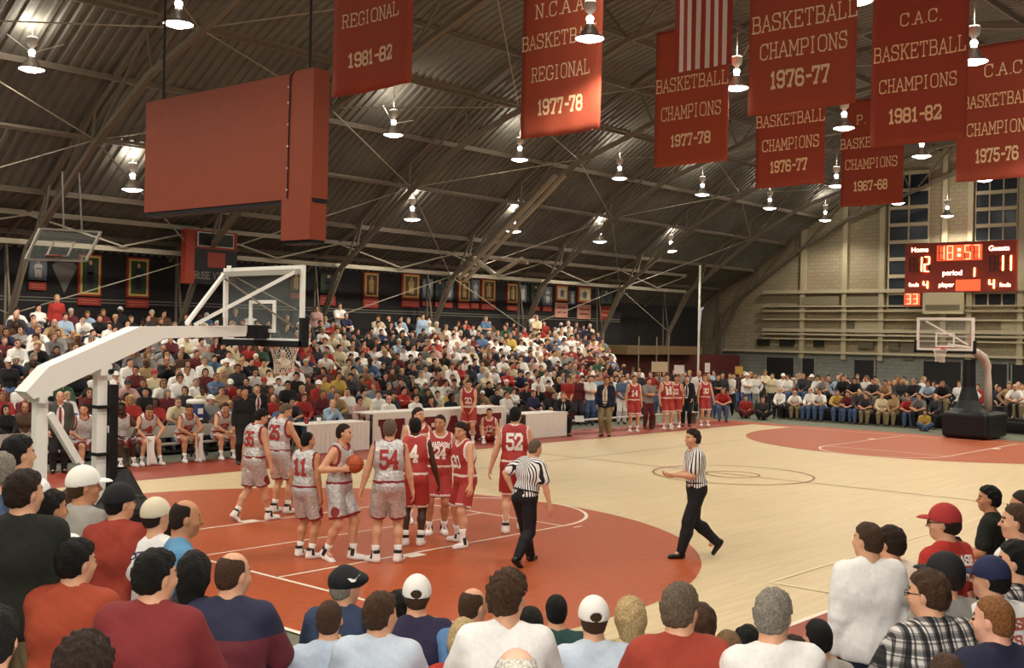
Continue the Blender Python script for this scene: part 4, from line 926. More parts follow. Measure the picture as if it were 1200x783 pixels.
def legs(f, J, i=0., lab=0, t=2., flare=0., k=.04, fat=0):
    for H_, K_, A_ in ((J.hL, J.kL, J.aL), (J.hR, J.kR, J.aR)):
        f.cone(H_, H_+(K_-H_)*min(t, 1), .088+i+fat*.5, .088+(.058-.088)*min(t, 1)+i+flare+fat*.3, k, lab)
        if t > 1:
            u = t-1; d = (A_-K_); bk = np.cross(d/np.linalg.norm(d), np.cross(d/np.linalg.norm(d), J.Rp@[1, 0, 0]))*.018
            f.cone(K_, K_+d*.35+bk, .056+i+flare, .056+i+flare, k, lab); f.cone(K_+d*.35+bk, K_+d*u, .056+i+flare, (.056+(.034-.056)*u)+i+flare, k, lab)
def feet_skin(f, J, lab=0):
    for A_, fy in ((J.aL, J.fy[0]), (J.aR, J.fy[1])): f.cone(A_, A_+rotz(fy)@[.08, 0, -.045], .036, .03, .03, lab)
def shoe_prims(f, A_, fy, fp, lab=3, big=0.):
    M = rotz(fy)@roty(fp); q = lambda *v: A_+M@np.array(v)
    f.cone(q(-.035, 0, -.050), q(.02, 0, -.052), .036+big, .042+big, .03, lab); f.cone(q(.02, 0, -.055), q(.15, 0, -.062), .042+big, .030+big, .03, lab); f.cone(q(-.01, 0, .01), q(-.01, 0, -.03), .040+big, .040+big, .03, lab)
    return M
def cat(parts):
    V, F, L = [], [], []; n = 0
    for v, f, l in parts: V.append(v); F.append(f+n); L.append(l); n += len(v)
    return np.concatenate(V), np.concatenate(F), np.concatenate(L)
def face_lab(Q, lab): return lab[Q].max(1)
def hands_mesh(J, lo=False):
    out = []
    for (W_, (d, t, z), nm) in ((J.wL, J.hd[0], J.hand[0]), (J.wR, J.hd[1], J.hand[1])):
        V, Q = (HANDLO if lo else HAND)[nm]; M = np.stack([d, t, z], 1)
        if nm is None: continue
        flip = np.linalg.det(M) < 0; out.append((W_+V@M.T, Q[:, ::-1] if flip else Q, np.zeros(len(V), int)))
    return out
def skin_mesh(J, h, name, mats, fat=0, lo=False):
    f = Fld(J.lo, J.hi, h); torso(f, J, 0, fat); arms(f, J, 0, 0, 2); legs(f, J, 0, 0, 2, fat=fat); feet_skin(f, J); head_skin(f, J, fat=fat)
    V, Q, L = f.nets(); FL = np.zeros(len(Q), int); face_labels(V, Q, J, FL, 1, 2, 3); hm = hands_mesh(J, lo); V, Q, L = cat([(V, Q, np.zeros(len(V), int))]+hm)
    return me_np(name, V, Q, mats, np.concatenate([FL, np.zeros(len(Q)-len(FL), int)]))
# ---- hair and headgear, built in head space and shared
def hair_mesh(kind):
    lg = kind in ('long', 'bob'); under = kind.endswith('_under'); kd = kind.replace('_under', '')
    f = Fld((-.24, -.17, -.34 if lg or 'long' in kind else -.2), (.17, .17, .2), .0078); lg = kd in ('long', 'bob')
    t = {'short': .009, 'crew': .005, 'full': .017, 'curly': .026, 'bald': .005, 'long': .017, 'bob': .020, 'side': .013}[kd]
    f.ell((-.014, 0, .024), (.097+t, .0775+t*.85, .099+t*.9), None, .02); f.ell((-.050, 0, -.032), (.052+t*.8, .060+t*.5, .056), None, .03)
    if kd == 'long': f.cone((-.055, 0, -.02), (-.080, 0, -.24), .080, .050, .06)
    if kd == 'bob': f.cone((-.045, 0, -.02), (-.05, 0, -.10), .086, .074, .05)
    amp = {'curly': .0065, 'full': .004, 'long': .003, 'bob': .0035, 'side': .0035, 'short': .0022, 'crew': .0008, 'bald': .001}[kd]
    f.ripple(amp, {'curly': 120, 'full': 85}.get(kd, 70), 1.3, .15); f.ripple(amp*.7, 210, .4, .1)
    fr = .050 + t*.5
    x0 = .016 if not lg else .03; zl = .076 if kd != 'bald' else .2
    def face_gap(X, Y, Z): return np.maximum(-(X-x0-(.012*np.sign(Z)*0)), (Z-zl-.25*(X-.07)+3.2*Y*Y)*.9) + 0*Y
    f.cut(face_gap, (-.2, -.2, -.3), (.2, .2, .2), .012); f.half((.070+t*.6, 0, .07), (1, 0, -.35), .012)
    if not lg:
        f.half((-.06, 0, -.078 if kd != 'curly' else -.092), (.42, 0, -1), .014)
        for s_ in (-1, 1): f.ell((.002, s_*.092, -.024), (.030, .034, .040), None, sub=True, kk=.012)
    if kd == 'bald': f.ell((.01, 0, .12), (.085, .060, .075), sub=True, kk=.02)
    if under: f.half((0, 0, .022), (.0, 0, 1), .004)
    V, Q, L = f.nets(); return V, Q
HAIR = {}
def hair(kind):
    if kind not in HAIR:
        V, Q = hair_mesh(kind); me = me_np('hair', V, Q, [mh('hair_dark', '1d1714', rough=.7)]); HAIR[kind] = me
    return HAIR[kind]
def cap_parts(kind):
    if ('cap', kind) in HAIR: return HAIR[('cap', kind)]
    f = Fld((-.2, -.17, -.08), (.22, .17, .2), .0075); f.ell((-.014, 0, .028), (.114, .095, .116), None, .01)
    f.ell((-.014, 0, .022), (.103, .085, .103), sub=True, kk=.004); f.half((0, 0, .010), (0.12, 0, -1), .004)
    if kind == 'opening': f.ell((-.125, 0, .028), (.05, .036, .026), sub=True, kk=.004)
    if kind == 'beret': f.ell((.02, 0, .05), (.135, .115, .055), None, .03)
    if kind == 'back': pass
    V, Q, L = f.nets(); crown = me_np('cap_crown', V, Q, [M_WHITE])
    g = Fld((-.05, -.12, -.06), (.2, .12, .06), .007); g.ell((.02, 0, .0), (.085, .078, .085), None, .01); g.half((0, 0, .006), (-.05, 0, 1), .003)
    f2 = Fld((-.02, -.12, -.06), (.22, .12, .08), .0065); f2.ell((.055, 0, -.01), (.078, .074, .03), None, .01); f2.ell((.055, 0, -.020), (.084, .080, .030), sub=True, kk=.003); f2.half((.02, 0, 0), (-1, 0, 0), .003)
    V, Q, L = f2.nets(); brim = me_np('cap_brim', V, Q, [M_WHITE]); HAIR[('cap', kind)] = (crown, brim); return crown, brim
def setm(o, m, i=0): o.material_slots[i].link = 'OBJECT'; o.material_slots[i].material = m
HAIRC = {k: mh('hair_'+k, c, rough=.62, noise=.45, nscale=95, bump=.7, bscale=210, spec=.25) for k, c in dict(black='15110f', darkbrown='2c1e16', brown='4a3323', light='7d5f41', blond='c4a878', grey='8d8579', greybrown='6b5a4a', red='8a5a34', white='cfc8bc', auburn='4a261a').items()}
SKIN = {k: mh('skin_'+k, c, rough=.5, noise=.05, nscale=12, spec=.35) for k, c in dict(fair='d9a381', tan='c48a66', pink='dca48a', brown='6e4630', dark='4a2e20').items()}
EYE = mh('eye_dark', '241c18', rough=.3); LIP = mh('lip', 'a3604e', rough=.5); BROW = mh('brow_hair', '3a2a20', rough=.8)
SM = [SKIN['fair'], EYE, LIP, BROW]
def headwear(root, J, hk, hc, cap=None, capc=None, brim=1, scale=1.):
    hm = J.headM()
    if hk:
        if cap and cap != 'opening': hk = hk + '_under'
        o = bpy.data.objects.new('hair', hair(hk)); link(o, root); o.matrix_local = hm; setm(o, HAIRC[hc])
    if cap:
        cr, br_ = cap_parts(cap); o = bpy.data.objects.new('cap', cr); link(o, root); o.matrix_local = hm; setm(o, capc)
        if cap != 'beret':
            b = bpy.data.objects.new('cap_brim', br_); link(b, o); setm(b, capc); b.matrix_local = Matrix.Translation((.050, 0, .030)) if brim > 0 else Matrix.Rotation(math.pi, 4, 'Z') @ Matrix.Translation((.075, 0, .012)) @ Matrix.Rotation(R(28), 4, 'Y')
# ---- clothing pieces
def shirt_mesh(J, kind='long', fat=0, h=.013, hem=-.10, name='shirt', ph=0., mats=None, baggy=.0):
    i = {'long': .020, 'short': .018, 'jacket': .028, 'tank': .014, 'sweater': .026}[kind]+baggy
    f = Fld(J.lo, J.hi, h); torso(f, J, i, fat)
    if kind == 'tank': 
        f.cone(J.sL+J.Rs@[0, -.055, .01], J.sR+J.Rs@[0, .055, .01], .062, .062, .04); 
    else: arms(f, J, i*.75, 0, {'short': .72, 'long': 1.93, 'jacket': 1.94, 'sweater': 1.93}[kind], .018 if kind == 'short' else .006, fat=fat)
    f.half(J.P+J.Rp@[0, 0, hem], J.Rp@[0, 0, -1.]); up = J.Rs@[0, 0, 1.]
    lab = None
    if kind == 'tank':
        for S_, s_ in ((J.sL, 1), (J.sR, -1)):
            a = S_+J.Rs@[.005, s_*.030, .02]; b = S_+J.Rs@[.01, s_*.055, -.13]
            f.ell((a+b)/2, (.088, .060, .135), J.Rs, sub=True)
    f.ell(J.nb+J.Rs@[.028, 0, .035], (.088, .082, .085) if kind == 'tank' else (.072, .066, .062), J.Rs, sub=True)
    f.ripple(.005 if kind != 'tank' else .0035, 23, ph, .5); f.ripple(.002, 55, ph+1, .9)
    V, Q, L = f.nets(); L = np.zeros(len(V), int)
    if kind == 'tank':
        for S_, s_ in ((J.sL, 1), (J.sR, -1)):
            c = (S_+J.Rs@[.005, s_*.030, .02]+S_+J.Rs@[.01, s_*.055, -.13])/2; p = (V-c)@J.Rs; L[np.sqrt((p[:, 0]/.112)**2+(p[:, 1]/.084)**2+(p[:, 2]/.160)**2) < 1] = 1
        p = (V-(J.nb+J.Rs@[.028, 0, .035]))@J.Rs; L[np.sqrt((p[:, 0]/.108)**2+(p[:, 1]/.103)**2+(p[:, 2]/.105)**2) < 1] = 1
        p = (V-J.P)@J.Rp; L[p[:, 2] < hem+.030] = 1
    return V, Q, L
def pants_mesh(J, kind='trousers', fat=0, h=.013, ph=0., baggy=0):
    f = Fld(J.lo, J.hi, h); i = {'trousers': .016, 'shorts': .026, 'jeans': .012}[kind]+baggy
    f.cone(J.P+J.Rp@[0, .062, 0], J.P+J.Rp@[0, -.062, 0], .112+i+fat*.8, .112+i+fat*.8, .05)
    f.cone(J.P+J.Rt@[0, .055, .06], J.P+J.Rt@[0, -.055, .06], .100+i*.6+fat*.8, .100+i*.6+fat*.8, .05)
    legs(f, J, i, 0, {'trousers': 2.08, 'jeans': 2.08, 'shorts': .98}[kind], .030 if kind == 'shorts' else .012, k=.02, fat=fat)
    f.half(J.P+J.Rt@[0, 0, .115 if kind != 'shorts' else .10], J.Rt@[0, 0, 1.])
    for H_, K_, A_ in ((J.hL, J.kL, J.aL), (J.hR, J.kR, J.aR)):
        a, b_, uc = (H_, K_, .86) if kind == 'shorts' else (K_, A_, 1.04)
        d = b_-a; Ld = np.linalg.norm(d); d = d/Ld; side = np.sign((a-J.P)@J.Rp@np.array([0, 1., 0]))
        def fn(X, Y, Z):
            px, py, pz = X-a[0], Y-a[1], Z-a[2]; u = px*d[0]+py*d[1]+pz*d[2]; r = np.sqrt(np.maximum(0, px**2+py**2+pz**2-u*u)); return np.maximum(uc*Ld-u, r-.22)
        e = a+d*Ld*uc; f.cut(fn, np.minimum(e, e+d*.3)-.2, np.maximum(e, e+d*.3)+.2, .006)
    f.ripple(.005 if kind == 'shorts' else .004, 24, ph, .25); V, Q, L = f.nets(); L = np.zeros(len(V), int)
    if kind == 'shorts':
        for H_, K_ in ((J.hL, J.kL), (J.hR, J.kR)):
            d = (K_-H_); u = ((V-H_)@d)/(d@d); dd = np.linalg.norm((V-H_)-np.outer(u, d), axis=1); L[(u > .805) & (dd < .17)] = 1
        p = (V-J.P)@J.Rt; L[(p[:, 2] > .065) & (p[:, 0] < .14)] = 1
        for H_, K_, s_ in ((J.hL, J.kL, 1), (J.hR, J.kR, -1)): c = H_+(K_-H_)*.62+J.Rp@[.03, s_*.125, 0]; L[np.linalg.norm(V-c, axis=1) < .062] = 2
    return V, Q, L
SHOES = {}
def shoe_obj(kind, A_, fy, fp, parent, big=.004):
    if kind not in SHOES:
        f = Fld((-.12, -.09, -.12), (.24, .09, .1), .008); shoe_prims(f, np.zeros(3), 0, 0, 0, big if kind == 'dress' else .011)
        if kind == 'hightop': f.cone((-.012, 0, .045), (-.008, 0, -.03), .052, .050, .02)
        f.half((0, 0, -.088), (0, 0, -1)); f.half((0, 0, .062 if kind != 'dress' else .02), (.1, 0, 1)); V, Q, L = f.nets(); L = np.zeros(len(V), int)
        if kind == 'hightop': L[(V[:, 2] > -.03) & (np.abs(V[:, 0]-.01) < .022) & (np.abs(V[:, 1]) > .012)] = 1; L[(V[:, 2] > .028) & (V[:, 0] < -.02)] = 1
        if kind == 'hightop' or kind == 'plain': L[V[:, 2] < -.079] = 2
        ms = [mh('shoe_white', 'f0ece6', rough=.5), mh('shoe_dark_panel', '1c1c22', rough=.5), mh('shoe_sole', 'd8d2c8', rough=.6)] if kind != 'dress' else [mh('shoe_black', '121212', rough=.3), M_BLACK, M_BLACK]
        SHOES[kind] = me_np('shoe', V, Q, ms, face_lab(Q, L))
    o = bpy.data.objects.new('shoe', SHOES[kind]); link(o, parent); M = rotz(fy)@roty(fp); o.matrix_local = Matrix([list(M[i])+[A_[i]] for i in range(3)]+[[0, 0, 0, 1]]); return o
def sock(J, side, hgt, parent, m):
    A_, K_ = (J.aL, J.kL) if side > 0 else (J.aR, J.kR); d = (K_-A_)/np.linalg.norm(K_-A_)
    MB().tube([tuple(A_-d*.02), tuple(A_+d*.03), tuple(A_+d*hgt*.6), tuple(A_+d*hgt)], [.042, .041, .045, .050+hgt*.03], m, 12).obj('sock', parent, True)
def wrap_text(s, hgt, bold, m, V, Q, parent, origin, uax, vax, depth=.005, arc=0., width=None, adv=5.0, name='number', lab=None):
    """lay letter strokes on a garment: each corner is dropped on to the cloth"""
    Qd, tot = text_quads(s, hgt, bold, adv, seg=.02); k_ = width/tot if width else 1.
    return wrap_quads(Qd, m, V, Q, parent, origin, uax, vax, depth, arc, k_, name, lab)
def wrap_quads(Qd, m, V, Q, parent, origin, uax, vax, depth=.005, arc=0., k_=1., name='print', lab=None):
    bvh = BVHTree.FromPolygons([tuple(v) for v in V], [tuple(q) for q in Q]); nrm = np.cross(uax, vax); nrm = nrm/np.linalg.norm(nrm)
    k = MB(); base = []
    for i, f in enumerate(Qd):
        pts = []
        for u, v in f:
            u *= k_; v += -arc*u*u; p = origin+uax*u+vax*v+nrm*.4; h_ = bvh.ray_cast(Vector(p), Vector(-nrm), .8)
            if h_[0] is None: pts = None; break
            pts.append(np.array(h_[0])+nrm*(depth+.0003*(i % 5)))
        if pts is None: continue
        base.append(pts); k.poly(pts, m)
    if k.f:
        o = k.obj(name, parent)
        if lab: o['label'] = lab
        return o
def xf(root, x, y, z, yaw, s): root.location = (x, y, z); root.rotation_euler = (0, 0, R(yaw)); root.scale = (s, s, s)
M_SILVER = mat('silver_satin', (.60, .585, .58), rough=.36, metal=.4, noise=.22, nscale=26, bump=1.0, bscale=30)
M_JRED = mh('jersey_red', 'ab3630', rough=.62, bump=.2, bscale=25); M_TRIMR = mh('jersey_trim_red', '8c2c2c', rough=.6); M_TRIMW = mh('jersey_trim_white', 'eadcd6', rough=.7)
M_SOCK = mh('white_sock', 'f3efea', rough=.9)
def player(lab, team, J, x, y, yaw, H, skin, hk, hc, num=None, front=False, shoe='hightop', sockh=.12, z=0.014, group=None, extra=None, word=None):
    root = thing('person', lab, 'person', group=group); s = H/1.80
    me = skin_mesh(J, .0135, 'body', SM); o = link(bpy.data.objects.new('body', me), root); setm(o, SKIN[skin]); 
    m, tr = (M_SILVER, M_TRIMR) if team == 'silver' else (M_JRED, M_TRIMW)
    V, Q, L = shirt_mesh(J, 'tank', ph=sum(map(ord, lab)) % 7, hem=.045, baggy=.014); jo = link(bpy.data.objects.new('jersey', me_np('jersey', V, Q, [m, tr], face_lab(Q, L))), root)
    V2, Q2, L2 = pants_mesh(J, 'shorts', ph=len(lab) % 5); so = link(bpy.data.objects.new('shorts', me_np('shorts', V2, Q2, [m, tr, tr if team == 'silver' else m], face_lab(Q2, L2))), root)
    headwear(root, J, hk, hc)
    for sd, A_, fy, fp in ((1, J.aL, J.fy[0], J.fp[0]), (-1, J.aR, J.fy[1], J.fp[1])):
        shoe_obj(shoe, A_, fy, fp, root); sock(J, sd, sockh, root, M_SOCK)
    if num:
        nm = M_NUMR if team == 'silver' else M_NUMW; up = J.Rs@[0, 0, 1.]
        for back in ((True, False) if front is None else (not front,)):
            u = J.Rs@(np.array([0, -1., 0]) if back else np.array([0, 1., 0])); hgt = .20 if back else .15
            org = J.waist+J.Rs@[0, 0, .085 if back else .045]
            wrap_text(num, hgt, .24, nm, V, Q, jo, org, u, up, width=(.21 if len(num) > 1 else .10) if back else .17, lab='number '+num)
            if not back and word: wrap_text(word, .062, .22, nm, V, Q, jo, J.waist+J.Rs@[0, 0, .215], u, up, width=.27, arc=.9, name='team_name')
    xf(root, x, y, z, yaw, s)
    if extra: extra(root, J)
    return root
# ================================================================== PLAYERS AND REFEREES ON THE COURT
player('dark-haired player in silver satin walking, leftmost player on the court', 'silver', Pose(lean=6, hpit=24, hyaw=-25, fl=(-.22, .13, .12), fpl=38, fr=(.25, -.10, .09), kl=(1, .1, 0), hl=(.05, .34, .80), hr=(.10, -.34, .80)), 2.35, 1.95, 2, 1.90, 'fair', 'full', 'black', '35')
player('short-haired player in silver satin standing behind the leftmost one, looking down right', 'silver', Pose(lean=4, hpit=28, hyaw=-35, fl=(.05, .12, .09), fr=(.10, -.12, .09), hl=(.12, .26, .90), hr=(.28, -.34, .88)), 3.12, 2.30, 8, 1.96, 'fair', 'crew', 'greybrown', '25')
player('smallest player in silver satin, arms hanging, left of the man with the ball', 'silver', Pose(lean=1, hyaw=-22, fl=(.05, .12, .09), fr=(.0, -.12, .09), fyr=-30, handl='relax'), 1.06, -1.04, 14, 1.78, 'tan', 'crew', 'black', '11')
def D_ball(root, J):
    pass
pD = player('player in silver satin holding the basketball in front of him, facing right', 'silver', Pose(lean=3, hyaw=18, hpit=2, fl=(.16, .11, .09), fr=(-.10, -.13, .11), fpr=22, kr=(1, -.2, 0), hl=(.19, .17, 1.20), hr=(.14, -.17, 1.19), el=(-1, .8, -.5), er=(-1, -.8, -.5), dl=(.8, -.45, .1), dr=(.8, .45, .1), tl=(0, 0, 1), tr=(0, 0, 1), handl='grip', handr='grip'), 1.32, -1.45, -72, 1.92, 'fair', 'crew', 'darkbrown', '10', True)
player('player wearing silver satin number 54, seen from behind', 'silver', Pose(lean=1, hyaw=-12, fl=(.02, .15, .09), fyl=45, fr=(.05, -.13, .09), fyr=-20, hl=(.02, .36, .80), hr=(.06, -.30, .84)), 1.66, -2.08, 46, 2.0, 'fair', 'short', 'greybrown', '54')
def court_ball():
    c = Vector((1.32, -1.45, .014)) + Matrix.Rotation(R(-72), 3, 'Z') @ Vector((.235, -.02, 1.25))*(1.92/1.8); t = MB(); bm = mh('orange_basketball', 'b4552c', rough=.6, noise=.08, nscale=80, bump=.3, bscale=300); sm_ = mh('ball_seam', '2a1a14', rough=.7)
    n = 24; k = t.mi(bm); pr = []
    t.lathe([(.128*math.sin(math.pi*i/16)+1e-5, -.128*math.cos(math.pi*i/16)) for i in range(17)], bm, n); o = t.obj('basketball', None, True); o.location = c
    tag(o, 'orange basketball held by the silver player facing right', 'ball')
    sm = MB()
    for q in ((0, 0), (90, 0), (90, 90)):
        Mq = Matrix.Rotation(R(q[1]), 3, 'Z') @ Matrix.Rotation(R(q[0]), 3, 'X'); sm.tube([tuple(Mq @ Vector((.1275*math.cos(a), .1275*math.sin(a), 0))) for a in np.linspace(0, 2*math.pi, 33)[:-1]], .0025, sm_, 5, closed=True)
    sm.obj('seam', o)
court_ball()
player('dark-skinned player in red, his back to the camera beside number 54', 'red', Pose(lean=2, hyaw=-10, fl=(.0, .11, .09), fr=(.03, -.10, .09), hr=(.10, -.33, .85)), 2.77, -1.42, 40, 1.93, 'dark', 'short', 'black', '4', False)
player('player in red facing right, standing behind number 24', 'red', Pose(lean=0, hyaw=25, fl=(.05, .11, .09), fr=(.0, -.11, .09)), *on(2, 0, 487, 613)[:2], -112, 1.95, 'fair', 'short', 'darkbrown', '34', True, word='WABASH')
player('player in red number 24 facing the camera', 'red', Pose(lean=2, side=-2, hyaw=-25, hpit=4, fl=(.0, .10, .09), fr=(.05, -.12, .09), hl=(.05, .30, .86), hr=(.05, -.34, .86)), *on(2, 0, 512, 627)[:2], 228, 1.92, 'tan', 'crew', 'darkbrown', '24', True, word='WABASH')
player('dark-haired player in red facing left, feet apart, right of number 24', 'red', Pose(lean=6, hyaw=22, hpit=10, fl=(.14, .20, .09), fyl=10, fr=(-.05, -.26, .09), fyr=-60, hl=(.12, .34, .82)), *on(2, 0, 544, 640)[:2], 165, 1.88, 'fair', 'full', 'darkbrown', '30', None, sockh=.18)
player('player in red number 52 walking away', 'red', Pose(lean=2, hyaw=-12, fl=(-.10, .10, .09), fr=(.22, -.10, .09), hl=(.0, .36, .80), hr=(.08, -.32, .82)), 4.73, -1.66, 38, 2.04, 'fair', 'short', 'black', '52', False, sockh=.17)
# referees
def stripe_mat():
    m = bpy.data.materials.new('referee_stripes'); m.use_nodes = True; nt = m.node_tree; b = nt.nodes['Principled BSDF']; b.inputs['Roughness'].default_value = .8
    tc = nt.nodes.new('ShaderNodeTexCoord'); sp = nt.nodes.new('ShaderNodeSeparateXYZ'); nt.links.new(tc.outputs['Object'], sp.inputs[0])
    xa = nt.nodes.new('ShaderNodeMath'); xa.operation = 'MULTIPLY'; xa.inputs[1].default_value = 1.5; nt.links.new(sp.outputs['X'], xa.inputs[0])
    at = nt.nodes.new('ShaderNodeMath'); at.operation = 'ARCTAN2'; nt.links.new(sp.outputs['Y'], at.inputs[0]); nt.links.new(xa.outputs[0], at.inputs[1])
    ml = nt.nodes.new('ShaderNodeMath'); ml.operation = 'MULTIPLY'; ml.inputs[1].default_value = 26/6.2832; nt.links.new(at.outputs[0], ml.inputs[0])
    wv = nt.nodes.new('ShaderNodeMath'); wv.operation = 'FRACT'; nt.links.new(ml.outputs[0], wv.inputs[0]); r = nt.nodes.new('ShaderNodeValToRGB'); r.color_ramp.interpolation = 'CONSTANT'
    r.color_ramp.elements[0].color = (*hexc('16161c'), 1); r.color_ramp.elements[1].color = (*hexc('efecea'), 1); r.color_ramp.elements[1].position = .42
    nt.links.new(wv.outputs[0], r.inputs['Fac']); nt.links.new(r.outputs['Color'], b.inputs['Base Color']); return m
M_STRIPE = stripe_mat(); M_SLACKS = mh('black_slacks', '121318', rough=.75)
def dressed(lab, J, x, y, z, yaw, H, skin, hk, hc, shirt, sm, pants, pm, fat=0, shoe='dress', cap=None, capc=None, brim=1, hem=-.10, group=None, tuck=False, trim=None, h=.0135):
    root = thing('person', lab, 'person', group=group); o = link(bpy.data.objects.new('body', skin_mesh(J, h, 'body', SM, fat)), root); setm(o, SKIN[skin])
    V, Q, L = shirt_mesh(J, shirt, fat, hem=hem if not tuck else .03, ph=sum(map(ord, lab)) % 7, h=h); so = link(bpy.data.objects.new('shirt', me_np('shirt', V, Q, [sm])), root)
    V2, Q2, L2 = pants_mesh(J, pants, fat, ph=len(lab) % 5, h=h); po = link(bpy.data.objects.new('trousers', me_np('trousers', V2, Q2, [pm])), root)
    if tuck:
        c = J.P+J.Rt@[0, 0, .10]; pts = [tuple(c+J.Rt@[(.127+fat)*math.cos(a), (.172+fat)*math.sin(a), 0]) for a in np.linspace(0, 2*math.pi, 25)[:-1]]; MB().tube(pts, .017, M_BLACK, 6, closed=True).obj('belt', root)
    headwear(root, J, hk, hc, cap, capc, brim)
    for A_, fy, fp in ((J.aL, J.fy[0], J.fp[0]), (J.aR, J.fy[1], J.fp[1])): shoe_obj(shoe, A_, fy, fp, root)
    xf(root, x, y, z, yaw, H/1.8); return root, so, V, Q, po
J = Pose(lean=12, side=4, hyaw=-15, hpit=6, fl=(.26, .08, .09), fr=(-.26, -.10, .14), fpr=38, kr=(1, -.1, 0), hl=(.02, .24, 1.02), el=(-.5, 1, 0), hr=(.14, -.34, .86), dl=(.5, -.6, -.5))
dressed('grey-haired referee in a striped shirt walking away, left hand on hip', J, 2.92, -3.44, .014, 2, 1.76, 'fair', 'short', 'greybrown', 'short', M_STRIPE, 'trousers', M_SLACKS, fat=.015, tuck=True)
J = Pose(lean=5, hyaw=8, fl=(.24, .07, .09), fr=(-.32, -.08, .20), fpr=55, kr=(1, -.1, 0), hl=(.36, .10, 1.14), el=(-.6, .5, -1), hr=(.30, -.16, 1.10), er=(-.6, -.5, -1), dl=(.9, -.3, .05), dr=(.9, .3, .0))
dressed('younger dark-haired referee striding left with one forearm raised', J, 5.12, -4.80, .014, 140, 1.88, 'fair', 'full', 'darkbrown', 'short', M_STRIPE, 'trousers', M_SLACKS, tuck=True)

# ================================================================== BENCHES AND TABLES
def bench(lab, xa, xb, y, z=.43, m=None, back=False):
    t = thing('team_bench', lab, 'bench', ((xa+xb)/2, y, 0)); m = m or M_SEAT; w_ = (xb-xa)/2
    MB().box(-w_, w_, -.14, .16, z-.03, z, m).obj('seat', t)
    for x in np.linspace(-w_+.2, w_-.2, max(2, int(w_*1.2))):
        MB().box(x-.02, x+.02, -.12, .14, .014, z-.03, M_STEEL).obj('leg', t)
    if back:
        MB().box(-w_, w_, .20, .23, z+.12, z+.40, m).obj('backrest', t)
        for x in np.linspace(-w_+.2, w_-.2, max(2, int(w_*1.2))): MB().box(x-.02, x+.02, .17, .20, z-.03, z+.36, M_STEEL).obj('backrest_post', t)
M_PBENCH = mh('pale_bench', 'b4aea2', rough=.5)
bench('pale team bench under the seated silver players', 1.6, 8.2, 10.35, m=M_PBENCH, back=True)
bench('pale team bench behind the standing red team', 19.2, 27.5, 9.3, m=M_PBENCH)
def table(lab, x0, x1, y0, y1, h, letters=None, group=None):
    t = thing('scorers_table', lab, 'table', (x0, y0, 0)); W_, D_ = x1-x0, y1-y0; mc = mh('white_table_cloth', 'ece4da', rough=.85, noise=.04)
    MB().box(-.02, W_+.02, -.02, D_, h-.03, h, mc).obj('tabletop', t)
    V, F = [], []; n = int(W_/.045)
    for j in range(2):
        for i in range(n+1): V.append((W_*i/n, -.02+.012*math.sin(i*1.9) if not letters else -.02, .03 if j == 0 else h-.03))
    for i in range(n): F.append((i, i+1, n+2+i, n+1+i))
    o = link(bpy.data.objects.new('skirt', me_np('skirt', V, F, [mc])), t)
    for x in (.1, W_-.1):
        for y in (.1, D_-.1): MB().box(x-.02, x+.02, y-.02, y+.02, .012, h-.03, M_STEEL).obj('leg', t)
    if letters:
        text_obj('lettering', letters, h*.62, .30, mh('dark_red_letter', '6e1c1c'), lambda u, v, n_: (W_/2+u, -.022-n_, .10+v), t, width=W_*.86)
    return t
table('white skirted table at the left end of the press row, behind the silver players', 9.3, 11.4, 9.35, 10.1, .78)
table('long white table with dark red block letters on its front', 11.6, 17.0, 9.45, 10.2, .98, 'WABASH')
table('plain white skirted table at the right end of the press row', 17.1, 19.1, 8.75, 9.5, .78)
# ---- pieces that rest on the tables
tag(MB().box(-.14, .14, -.1, .1, 0, .02, M_WHITE).obj('paper'), 'white papers lying on the right press table', 'paper').location = (18.2, 9.1, .782)
o = MB().lathe([(.001, 0), (.05, 0), (.06, .14), (.05, .14), (.045, .02), (.001, .02)], mh('red_cup', '9c2c2c'), 12).obj('paper_cup', None, True); tag(o, 'red drink cup on the left end of the press table', 'cup'); o.location = (9.5, 9.6, .782)
o = MB().lathe([(.001, 0), (.05, 0), (.06, .14), (.05, .14), (.045, .02), (.001, .02)], M_WHITE, 12).obj('paper_cup', None, True); tag(o, 'white drink cup beside the red cup on the press table', 'cup'); o.location = (9.9, 9.6, .782)
# ---- water cooler on the bench end
P = on(1, 10.9, 232, 398); t = thing('drink_cooler', 'blue drink cooler with a white lid behind the silver bench', 'cooler', (P[0], 10.95, .86))
o = MB().lathe([(.001, 0), (.19, 0), (.21, .05), (.215, .42), (.20, .44)], mh('cooler_blue', '26366c', rough=.4), 20).obj('tank', t, True)
MB().lathe([(.20, .44), (.225, .45), (.225, .52), (.19, .55), (.001, .56)], M_WHITE, 20).obj('lid', t, True); MB().box(-.04, .04, -.26, -.2, .06, .1, M_WHITE).obj('spigot', t); MB().box(-.07, .07, -.222, -.21, .2, .34, M_WHITE).obj('label_patch', t)
tc_ = thing('cooler_stand', 'small dark stand carrying the blue drink cooler', 'stand', (P[0], 10.95, 0)); MB().box(-.25, .25, -.22, .22, .83, .86, M_RISER).obj('top', tc_)
for sx in (-.22, .22):
    for sy in (-.19, .19): MB().box(sx-.02, sx+.02, sy-.02, sy+.02, .014, .83, M_RISER).obj('leg', tc_)
